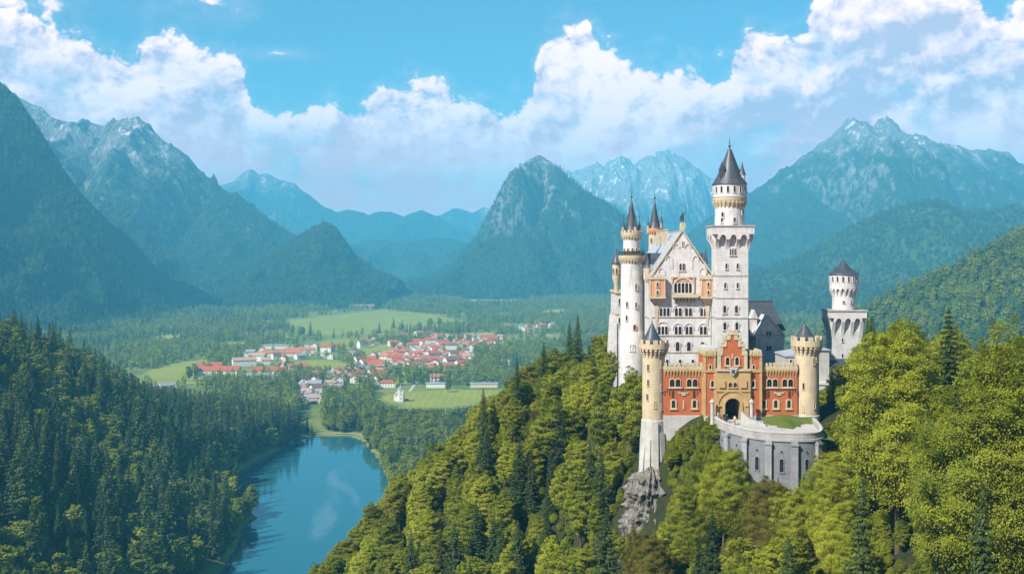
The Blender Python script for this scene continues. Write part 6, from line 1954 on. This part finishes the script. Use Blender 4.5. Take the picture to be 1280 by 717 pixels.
def band(mb, pts, d0, d1, zb0, zb1, mi=0):
    A, B_ = off(pts, d0), off(pts, d1)
    for i in range(len(pts) - 1):
        q = [A[i], A[i + 1], B_[i + 1], B_[i]]
        z0s = [zb0(pts[i]), zb0(pts[i + 1]), zb0(pts[i + 1]), zb0(pts[i])]; z1s = [zb1(pts[i]), zb1(pts[i + 1]), zb1(pts[i + 1]), zb1(pts[i])]
        ar = sum(q[j][0] * q[(j + 1) % 4][1] - q[(j + 1) % 4][0] * q[j][1] for j in range(4))
        if ar < 0: q = q[::-1]; z0s = z0s[::-1]; z1s = z1s[::-1]
        mb.slab(q, z0s, z1s, mi)
mb = MB(); band(mb, E_, -.25, .55, lambda p: gz - 16, lambda p: toplev(p) - .5); mb.build('retaining_wall', MT['grey'], br)
mb = MB(); band(mb, E_, -.3, .75, lambda p: toplev(p) - .498, lambda p: toplev(p) - .15); band(mb, E_, .05, .42, lambda p: toplev(p) - .148, lambda p: toplev(p) + .75)
mb.build('parapet', MT['coping'], br)
mb = MB(); band(mb, E_, -.02, .5, lambda p: toplev(p) + .752, lambda p: toplev(p) + .95); mb.build('coping', MT['plinth'], br)
L_ = len(E_)
dense = refine(E_, 1)
cum = [0]
for a, b_ in zip(dense[:-1], dense[1:]): cum.append(cum[-1] + math.dist(a, b_))
def along(s_):
    for i in range(len(cum) - 1):
        if cum[i + 1] >= s_:
            t_ = (s_ - cum[i]) / (cum[i + 1] - cum[i] + 1e-9)
            a, b_ = Vector(dense[i]), Vector(dense[i + 1])
            return a.lerp(b_, t_), (b_ - a).normalized()
    return Vector(dense[-1]), (Vector(dense[-1]) - Vector(dense[-2])).normalized()
k_ = 0
s_ = 3.2
while s_ < cum[-1] - .5:
    p, t_ = along(s_); n = Vector((t_.y, -t_.x))
    mb = MB()
    w_ = .52
    for (d1, z0_, z1_, ww) in ((1.15, gz - 16, toplev(p) - 1.1, w_), (1.3, toplev(p) - 1.098, toplev(p) - .75, w_ + .12), (.95, toplev(p) - .748, toplev(p) - .5, w_)):
        q = [p + n * .5 - t_ * ww, p + n * d1 - t_ * ww, p + n * d1 + t_ * ww, p + n * .5 + t_ * ww]
        if (q[1] - q[0]).cross(q[2] - q[1]) < 0: q = q[::-1]
        mb.slab([(v.x, v.y) for v in q], z0_, z1_)
    mb.build('pilaster', MT['pier'], br)
    # blind niche and weep hole between pilasters, their shade painted as dark panes
    if s_ + 2 < cum[-1]:
        p2, t2 = along(s_ + 1.95); n2 = Vector((t2.y, -t2.x)); rz = math.atan2(t2.y, t2.x)
        for me, zz in ((window_mesh(1, .6, 2.2, .1, .14, 'grey', 0, .10, 'dark'), toplev(p2) - 5.6), (window_mesh(1, .34, .34, .1, .06, 'grey', 0, .06, 'dark'), toplev(p2) - 2.4)):
            q = p2 + n2 * .55
            win(br, me, q.x, q.y, zz, rz, 'niche')
    s_ += 3.9
# rough stone ramp wall right of the gate
mb = MB()
rr_ = [(40.7, 198.0), (41.5, 196.6), (42.8, 195.3), (44.3, 194.2)]
rr_ = refine(rr_, 2)
mb2 = MB()
for i in range(len(rr_) - 1):
    t_ = i / (len(rr_) - 2)
    band(mb2, rr_[i:i + 2], -.35, .35, lambda p: gz - 1.6, lambda p: gz + 1.5 - 2.1 * t_ + .1 * math.sin(7 * i))
o = mb2.build('ramp_wall', MT['plinth'])
tag(o, 'low rough wall curving down from the gate onto the paving', 'wall')
# pale round columns flanking the gate bay
for px in (890.2, 939.6):
    mb = MB(); x = PX(px, 197.6); mb.lathe(x, 197.6, [(.42, gz - 1), (.34, gz - .4), (.30, gz + 2.9), (.44, gz + 3.0), (.44, gz + 3.3), (.2, gz + 3.5), (.02, gz + 3.8)], 18)
    o = mb.build('stone_pillar', MT['plinth']); tag(o, 'pale stone pillar at the ' + ('lake side' if px < 900 else 'grass bank side') + ' of the gate bay', 'pillar')
# grassy bank before the right wing
MT['lawn'] = grass_mat('bank_grass', (0.055, 0.085, 0.018), (0.100, 0.125, 0.028))
gxs = np.linspace(44.2, 54.0, 40); gys = np.linspace(186.9, 199.7, 40)
GX, GYY = np.meshgrid(gxs, gys)
GZ = gz - 1.75 + 2.0 * np.clip((GYY - 190) / 9, 0, 1) + .5 * (fbm(GX / 1.5, GYY / 1.5, 5, 4) - .5) + 0.35 * np.exp(-((GX - 48) / 2.5) ** 2)
o = link('grass_bank', grid_mesh('grass_bank', GX, GYY, GZ, MT['lawn'])); tag(o, 'mown grass bank between the paved terrace and the brick wing', 'grass', kind='structure')

# people on the terrace
cl = {n: plain('cloth_' + n, c, .9, .1) for n, c in dict(navy=(.02, .03, .07), black=(.02, .02, .022), tan=(.45, .36, .25), red=(.30, .05, .04), white=(.7, .68, .66), jean=(.07, .10, .18), skin=(.50, .30, .21), hair=(.04, .025, .015)).items()}
PEOPLE = [(905.0, 197.0, .2, 'navy', 'black', 'person in a dark navy jacket standing in front of the gateway', .0, 0), (908.6, 196.4, 2.6, 'black', 'black', 'tall person in black facing the gate on the paving', .25, .1),
          (918.5, 195.2, -.6, 'tan', 'red', 'person in a tan top and red trousers walking over the paving', .4, .15), (897.6, 197.8, 1.2, 'white', 'jean', 'person in a white shirt by the parapet below the gate', .1, .05), (900.6, 197.2, 1.9, 'red', 'jean', 'person in a red jacket beside the one in a white shirt', .15, .2)]
for (px, y, rz, top, leg, lab, stp, arm) in PEOPLE:
    try:
        J, E, Rr = body_joints('stand', stp, arm)
        def zn(c):
            if c.z > 1.655 or (c.z > 1.56 and c.y > .03): return 3
            if c.z > 1.47: return 2
            if c.z < .93 and abs(c.x) < .19: return 1
            if c.z < .89 and abs(c.x) >= .19: return 2
            return 0
        figure('person', J, E, Rr, [cl[top], cl[leg], cl['skin'], cl['hair']], lab, 'person', 'people on the castle terrace', (PX(px, y), y, toplev((PX(px, y), y)) + .0), rz, 0, zn)
    except Exception as e_:
        print('FIGURE FAILED', e_)

# ---------------------------------------------------------------- bare rock under the gate tower
def crag(name, c, rx, ry, z0, z1, seed, label):
    n_a, n_z = 150, 130
    A, Zn = np.meshgrid(np.linspace(0, 2 * np.pi, n_a), np.linspace(0, 1, n_z))
    zz = z0 + (z1 - z0) * Zn
    # vertical clefts: noise stretched along z, plus ledges
    u = A * 6.0
    cl1 = ridged(u * 1.1 + 10 + .25 * vnoise(zz / 2, u, 3), zz / 5.0, seed, 4)
    cl2 = ridged(u * 2.2 + 3, zz / 1.7, seed + 9, 5)
    led = ridged(zz / 2.1 + .6 * np.sin(A * 3), u * .3, seed + 4, 3)
    st_ = (zz + 1.2 * vnoise(u * .8, zz * .2, 9)) / 2.3
    step = np.floor(st_) + np.clip((st_ - np.floor(st_)) * 3, 0, 1)
    rad = 1.42 - .075 * (step - z0 / 2.3) + .30 * (cl1 - .45) + .24 * (cl2 - .45) + .16 * (led - .4)
    rad = rad * np.where(Zn > .9, (1 - (Zn - .9) / .1 * .75), 1)
    wrap = np.linspace(0, 1, n_a)[None, :] * np.ones((n_z, 1))
    # close the seam
    bl = np.clip((wrap - .9) / .1, 0, 1)
    rad = rad * (1 - bl) + rad[:, :1] * bl
    X = c[0] + rx * rad * np.cos(A); Y = c[1] + ry * rad * np.sin(A)
    o = link(name, grid_mesh(name, X, Y, zz, MT['rock'], True))
    tag(o, label, 'rock', kind='structure')
    return o
m, nt = new_mat('limestone_rock')
co = objco(nt)
n1 = noise(nt, VM(nt, 'MULTIPLY', co, (1.0, 1.0, .45)), 1.3, 8, .7, .8)
n2 = noise(nt, co, .45, 4)
colr = MIX(nt, MAPR(nt, n1, .35, .68), (0.055, 0.050, 0.044), (0.27, 0.25, 0.23))
nz_ = N(nt, 'ShaderNodeSeparateXYZ', {0: N(nt, 'ShaderNodeNewGeometry').outputs['Normal']}).outputs[2]
moss = M_(nt, 'MULTIPLY', MAPR(nt, nz_, .45, .8), MAPR(nt, n2, .45, .65, 0, .7))
colr = MIX(nt, moss, colr, (0.11, 0.12, 0.03))
b = N(nt, 'ShaderNodeBsdfPrincipled', {'Base Color': colr, 'Roughness': .95, 'Specular IOR Level': .15, 'Normal': bump(nt, n1, .9, .35)})
out(nt, b.outputs[0])
MT['rock'] = m
crag('crag', (25.0, 199.6), 5.9, 6.0, 108, PZ(598, 196) + 1.6, 5, 'bare grey rock face under the round gate tower')

# ================================================================== village in the valley
MV = {
    'wall_w': plain('white_render', (0.66, 0.64, 0.60), .9, .1, var=.12), 'wall_c': plain('cream_render', (0.62, 0.54, 0.40), .9, .1, var=.12),
    'wall_b': plain('timber_wall', (0.22, 0.13, 0.075), .9, .1),
    'roof_r': plain('red_tiles', (0.32, 0.088, 0.045), .85, .1, var=.3), 'roof_o': plain('orange_tiles', (0.36, 0.135, 0.070), .85, .1, var=.3),
    'roof_p': plain('faded_pink_tiles', (0.34, 0.21, 0.17), .85, .1, var=.25), 'roof_b': plain('brown_tiles', (0.17, 0.085, 0.055), .85, .1, var=.3),
    'roof_g': plain('grey_tiles', (0.24, 0.23, 0.24), .8, .15, var=.3),
}
def house_meshes(L, W, H, pitch, wall, roof, hip=False, nm='house'):
    mb = MB()
    mb.box(-L / 2, L / 2, -W / 2, W / 2, -1.0, H, 0)
    rise = W / 2 * pitch
    if not hip:
        for x in (-L / 2, L / 2):
            a = [(x, -W / 2, H), (x, W / 2, H), (x, 0, H + rise)]
            mb.add(a, [(0, 1, 2) if x > 0 else (0, 2, 1)], 0)
    nfl = max(1, int(H / 2.8))
    for f in range(nfl):
        z = .9 + f * 2.8
        n_ = max(2, int(L / 3.2))
        for i in range(n_):
            x = -L / 2 + (i + .5) * L / n_
            for s in (-1, 1):
                mb.box(x - .5, x + .5, s * W / 2 - .03, s * W / 2 + .03, z, z + 1.3, 1)
        for i in range(2):
            y = (-.25 + .5 * i) * W
            for s in (-1, 1): mb.box(s * L / 2 - .03, s * L / 2 + .03, y - .45, y + .45, z, z + 1.3, 1)
    wall_me = mb.mesh(nm, [MV[wall], MT['glass']])
    mb = MB()
    e = .7; t = .25
    if hip:
        q = [(-L / 2 - e, -W / 2 - e, H), (L / 2 + e, -W / 2 - e, H), (L / 2 + e, W / 2 + e, H), (-L / 2 - e, W / 2 + e, H), (-L / 2 + W * .45, 0, H + rise), (L / 2 - W * .45, 0, H + rise)]
        mb.add(q, [(0, 1, 5, 4), (1, 2, 5), (2, 3, 4, 5), (3, 0, 4), (3, 2, 1, 0)])
    else:
        k = rise / (W / 2)
        for s in (-1, 1):
            a = (s * (W / 2 + e), H - e * k + .02); c = (0, H + rise + .02)
            vs = [(-L / 2 - e, a[0], a[1]), (L / 2 + e, a[0], a[1]), (L / 2 + e, c[0], c[1]), (-L / 2 - e, c[0], c[1])]
            vs += [(x, y, z + t) for x, y, z in vs]
            f_ = [(0, 1, 2, 3), (7, 6, 5, 4), (0, 4, 5, 1), (1, 5, 6, 2), (2, 6, 7, 3), (3, 7, 4, 0)]
            mb.add(vs, f_ if s > 0 else [g_[::-1] for g_ in f_])
    mb.box(L * .2 - .45, L * .2 + .45, W * .12, W * .12 + .8, H + rise * .5, H + rise + 1.0)
    roof_me = mb.mesh('roof', [MV[roof]])
    return wall_me, roof_me
HOUSES = []
for i, (L, W, H, pt, wl, rf) in enumerate([(12, 9, 5.6, .62, 'wall_w', 'roof_r'), (15, 10, 6.2, .6, 'wall_w', 'roof_o'), (11, 9, 5.6, .55, 'wall_c', 'roof_p'), (14, 10, 8.4, .65, 'wall_w', 'roof_b'),
                                           (10, 8, 4.4, .6, 'wall_b', 'roof_g'), (18, 11, 8.4, .6, 'wall_w', 'roof_r'), (13, 10, 5.6, .5, 'wall_w', 'roof_g'), (12, 9, 6, .7, 'wall_c', 'roof_o')]):
    HOUSES.append(house_meshes(L, W, H, pt, wl, rf))
CLUSTERS = [  # photo polygon, spacing, weights over the house types, group, label
    ([(455, 444), (480, 440), (540, 443), (592, 445), (594, 456), (575, 465), (500, 467), (458, 463)], 18.5, [4, 4, 5, 2, 0, 2, 1, 3], 'houses in the red roofed village centre', 'white house with a warm red roof packed into the village centre'),
    ([(428, 453), (460, 460), (497, 466), (490, 478), (455, 481), (428, 476)], 19.5, [2, 2, 4, 3, 2, 1, 4, 1], 'houses on the near side of the village', 'pale house among garden trees on the near side of the village'),
    ([(406, 463), (430, 457), (450, 470), (440, 481), (410, 481)], 22, [1, 1, 3, 4, 2, 1, 5, 1], 'houses beside the small field', 'dull roofed house at the village edge beside the small field'),
    ([(369, 488), (395, 477), (421, 482), (423, 495), (400, 508), (376, 501)], 17, [1, 0, 2, 4, 4, 0, 5, 0], 'grey roofed houses by the lake road', 'small house with a dull roof on the lake side of the village'),
    ([(513, 432), (530, 423), (560, 421), (628, 423), (630, 435), (560, 439), (545, 445), (513, 444)], 25, [4, 3, 4, 1, 0, 2, 2, 2], 'houses along the road behind the village', 'house among trees on the far side of the village'),
    ([(300, 441), (440, 426), (520, 418), (640, 430), (660, 448), (600, 470), (520, 480), (420, 487), (350, 482)], 46, [3, 2, 3, 3, 2, 1, 3, 2], 'scattered houses around the village', 'lone house standing among trees outside the village centre'),
    ([(385, 386), (420, 377), (480, 370), (498, 374), (488, 383), (430, 387)], 44, [2, 1, 5, 2, 0, 3, 3, 1], 'houses of the hamlet beyond the wide meadow', 'tiny pale house in the hazy hamlet beyond the wide meadow'),
    ([(250, 391), (290, 388), (350, 386), (352, 391), (297, 394), (255, 394)], 40, [3, 3, 2, 1, 0, 1, 2, 1], 'houses by the yellow hay meadow', 'tiny house at the edge of the yellow hay meadow'),
    ([(640, 409), (690, 404), (702, 412), (655, 417)], 34, [2, 1, 4, 1, 0, 2, 3, 1], 'houses near the foot of the castle ridge', 'pale house in the trees beyond the castle ridge'),
    ([(300, 484), (330, 478), (372, 468), (380, 474), (340, 488)], 22, [2, 1, 2, 3, 1, 1, 3, 0], 'houses below the long red halls', 'house between the long red halls and the dark hill'),
    ([(640, 362), (720, 358), (740, 362), (660, 367)], 70, [1, 1, 5, 1, 0, 2, 4, 1], 'houses of the farthest hamlet', 'speck of a house in the farthest hamlet under the central peak'),
]
house_spots = []
for ci, (pp, sp_, wts, grp, lab) in enumerate(CLUSTERS):
    poly = [V(*p) for p in pp]
    xs_ = [p[0] for p in poly]; ys_ = [p[1] for p in poly]
    x, y = jitter(min(xs_) - 5, max(xs_) + 5, min(ys_) - 5, max(ys_) + 5, sp_, 300 + ci)
    ok = in_poly(x, y, poly)
    for q in MEADOW_POLYS: ok &= ~(in_poly(x, y, q) | (poly_dist(x, y, q) < 8))
    ok &= poly_dist(x, y, [V(512, 489), V(520, 478), V(500, 462), V(470, 450), V(440, 441), V(410, 447), V(440, 441), V(470, 450), V(500, 462), V(520, 478)]) > 9
    for (hx, hy, *_rest) in house_spots: ok &= np.hypot(x - hx, y - hy) > 15
    for (a_, b_) in ((272, 468.5), (262, 463), (336, 469.5), (326, 476), (305, 457), (322, 451), (352, 445), (375, 441), (345, 435.5), (373, 463), (484, 483.5)): ok &= np.hypot(x - V(a_, b_)[0], (y - V(a_, b_)[1])) > 34
    ok &= (rng.random(len(x)) < .88) & (land(x, y) < 6)
    w_ = np.array(wts, float); w_ /= w_.sum()
    for xx, yy in zip(x[ok], y[ok]):
        house_spots.append((xx, yy, int(rng.choice(len(HOUSES), p=w_)), lab, grp, ci))
house_spots.sort(key=lambda h: h[1])
house_spots = house_spots[:320]
for (xx, yy, ti, lab, grp, ci) in house_spots:
    wm, rm = HOUSES[ti]
    z = float(land(np.array([xx]), np.array([yy]))[0])
    rz = rng.choice([0.1, 0.25, 1.5, 1.75, -.2, .6]) + rng.normal(0, .08)
    o = link('house', wm, None, (xx, yy, z), rz)
    s = rng.uniform(.9, 1.2)
    o.scale = (s, s, s * rng.uniform(.92, 1.1))
    tag(o, lab, 'house', grp)
    link('roof', rm, o)
# long buildings, each one of its kind
for (px, py, L, W, H, pt, wl, rf, rz, hip, lab, nm) in [
    (272, 468.5, 60, 20, 7, .55, 'wall_w', 'roof_r', .05, False, 'long hall with a bright red roof at the edge of the sloping meadow', 'long_hall'),
    (262, 463, 34, 15, 7.5, .6, 'wall_w', 'roof_r', .15, False, 'red roofed hall standing just behind the long bright red hall', 'long_hall'),
    (336, 469.5, 46, 18, 8, .5, 'wall_w', 'roof_r', .12, False, 'white walled hall with a red roof between the meadow and the small field', 'long_hall'),
    (326, 476, 50, 16, 8, .3, 'wall_w', 'roof_g', .1, False, 'pale flat roofed building in front of the white walled red hall', 'building'),
    (305, 457, 34, 13, 9, .6, 'wall_w', 'roof_p', .4, False, 'white block with a faded pink roof behind the red halls', 'building'),
    (322, 451, 26, 12, 9, .6, 'wall_w', 'roof_p', -.2, False, 'smaller pink roofed block beside the tree clump', 'building'),
    (352, 445, 62, 15, 6, .5, 'wall_c', 'roof_o', .1, False, 'long low orange roofed barn by the country road', 'barn'),
    (375, 441, 48, 14, 6, .5, 'wall_c', 'roof_o', .12, False, 'second orange roofed barn at the bend of the country road', 'barn'),
    (345, 435.5, 70, 14, 5, .25, 'wall_w', 'roof_g', .05, False, 'long pale shed behind the orange roofed barns', 'shed'),
    (373, 463, 26, 12, 7, .6, 'wall_w', 'roof_r', .3, False, 'red roofed house alone at the corner of the small field', 'house'),
    (248, 438.5, 22, 12, 6, .6, 'wall_c', 'roof_o', .0, False, 'lone red roofed farmhouse at the wood edge above the sloping meadow', 'farmhouse'),
    (484, 483.5, 20, 11, 6, .6, 'wall_w', 'roof_r', .1, True, 'red roofed house just behind the white chapel', 'house'),
    (186, 490, 22, 13, 6, .5, 'wall_w', 'roof_g', .3, False, 'white farm building at the foot of the dark hill', 'farmhouse'),
    (207, 487, 18, 12, 6, .5, 'wall_w', 'roof_g', .8, False, 'small white farm building beside the larger one at the hill foot', 'farmhouse'),
    (545, 484, 24, 9, 5, .3, 'wall_w', 'roof_g', .0, False, 'low pale shed at the top edge of the chapel meadow', 'shed'),
    (605, 483.5, 34, 9, 4.5, .3, 'wall_c', 'roof_g', .05, False, 'long low stable at the far corner of the chapel meadow', 'stable'),
    (455, 386, 60, 18, 9, .5, 'wall_w', 'roof_p', .1, False, 'large pink roofed works in the hazy hamlet', 'building'),
    (488, 376, 60, 18, 10, .5, 'wall_w', 'roof_p', .1, False, 'large pale hall at the far end of the hazy hamlet', 'building'),
]:
    X, Y = V(px, py)
    wm, rm = house_meshes(L, W, H, pt, wl, rf, hip, nm)
    o = link(nm, wm, None, (X, Y, VAL), rz)
    tag(o, lab, nm.replace('_', ' '))
    link('roof', rm, o)
# white chapel near the lake
X, Y = V(500, 501)
ch = empty('chapel', (X, Y, VAL), 'white chapel with a domed tower standing alone in the meadow near the lake', 'chapel')
ch.rotation_euler = (0, 0, .25)
mb = MB(); mb.box(-5, 5, -2, 12, -1, 6.5); mb.prism([(-5, 6.5), (5, 6.5), (0, 11)], -1.98, 11.98); mb.build('nave', MV['wall_w'], ch, origin=(0, 0, 0))
mb = MB()
for s in (-1, 1):
    pl = [(s * 5.5, 6.1), (s * 5.5, 6.5), (0, 11.5), (0, 11.05)]
    mb.prism(pl if s < 0 else pl[::-1], -2.4, 12.4)
mb.build('roof', MV['roof_g'], ch, origin=(0, 0, 0))
mb = MB(); mb.box(-2.7, 2.7, -6.5, -2.002, -1, 13.5); mb.box(-3.0, 3.0, -6.8, -1.8, 13.502, 14.0); mb.build('tower', MV['wall_w'], ch, origin=(0, 0, 0))
mb = MB(); mb.lathe(0, -4.3, [(2.6, 14.0), (2.9, 14.6), (2.6, 15.8), (1.4, 16.9), (.8, 17.4), (1.0, 18.2), (.5, 19.2), (.06, 20.2), (.03, 22)], 20); mb.build('dome', MV['roof_g'], ch, origin=(0, 0, 0))
for z in (3, 8, 11.2): link('window', window_mesh(1, .9, 1.6, .1, .15, 'white', 0, .1), ch, (0, -6.5, z))
for y in (1, 4.5, 8): link('window', window_mesh(1, .9, 2.4, .1, .15, 'white', 0, .1), ch, (-5, y, 2.4), -math.pi / 2)
# boathouse
o = empty('boathouse', (-131, 1022, 1.0), 'small brown boathouse at the far end of the lake', 'boathouse')
mb = MB(); mb.box(-5, 5, -4, 4, -2.5, 3.4); mb.add([(-5, -4, 3.4), (-5, 4, 3.4), (-5, 0, 6.2)], [(0, 2, 1)]); mb.add([(5, -4, 3.4), (5, 4, 3.4), (5, 0, 6.2)], [(0, 1, 2)]); mb.box(-1.6, 1.6, -4.06, -3.99, -1, 2.2, 1); mb.build('wall', [MV['wall_b'], MT['dark']], o, origin=(0, 0, 0))
mb = MB()
for s in (-1, 1):
    vs = [(-5.6, s * 4.8, 2.9), (5.6, s * 4.8, 2.9), (5.6, 0, 6.3), (-5.6, 0, 6.3)]; vs += [(x, y, z + .2) for x, y, z in vs]
    f_ = [(0, 1, 2, 3), (7, 6, 5, 4), (0, 4, 5, 1), (1, 5, 6, 2), (2, 6, 7, 3), (3, 7, 4, 0)]
    mb.add(vs, f_ if s > 0 else [g_[::-1] for g_ in f_])
mb.build('roof', MV['roof_b'], o, origin=(0, 0, 0))
# trees one can tell apart in the open fields
for (px, py, h, k, lab) in [
    (474, 416, 26, 'c', 'dark pointed tree standing alone before the wide meadow'), (492, 410, 26, 'c', 'lone conifer at the lower edge of the wide meadow'), (503, 412, 24, 'c', 'second lone conifer at the edge of the wide meadow'),
    (538, 409, 24, 'b', 'small round tree out in the wide meadow'), (549, 408.5, 24, 'b', 'smaller round tree beside the one in the wide meadow'), (388, 419, 30, 'c', 'broad dark tree at the near corner of the wide meadow'),
    (378, 420, 22, 'b', 'round tree next to the broad dark one at the meadow corner'), (357, 468, 20, 'c', 'dark tree at the edge of the small field by the halls'), (616, 374, 30, 'b', 'lone tree in the far bright meadow'),
    (236, 476, 22, 'b', 'round tree at the lower corner of the sloping meadow'), (243, 470, 20, 'b', 'tree in front of the long bright red hall'), (560, 490, 18, 'b', 'single tree on the chapel meadow'), (330, 470, 18, 'c', 'dark tree between the two red halls'),
]:
    X, Y = V(px, py)
    put_tree(X, Y, VAL - .2, h, k, int(px), px * .7, lab, None, 'mid', False, 1.1)
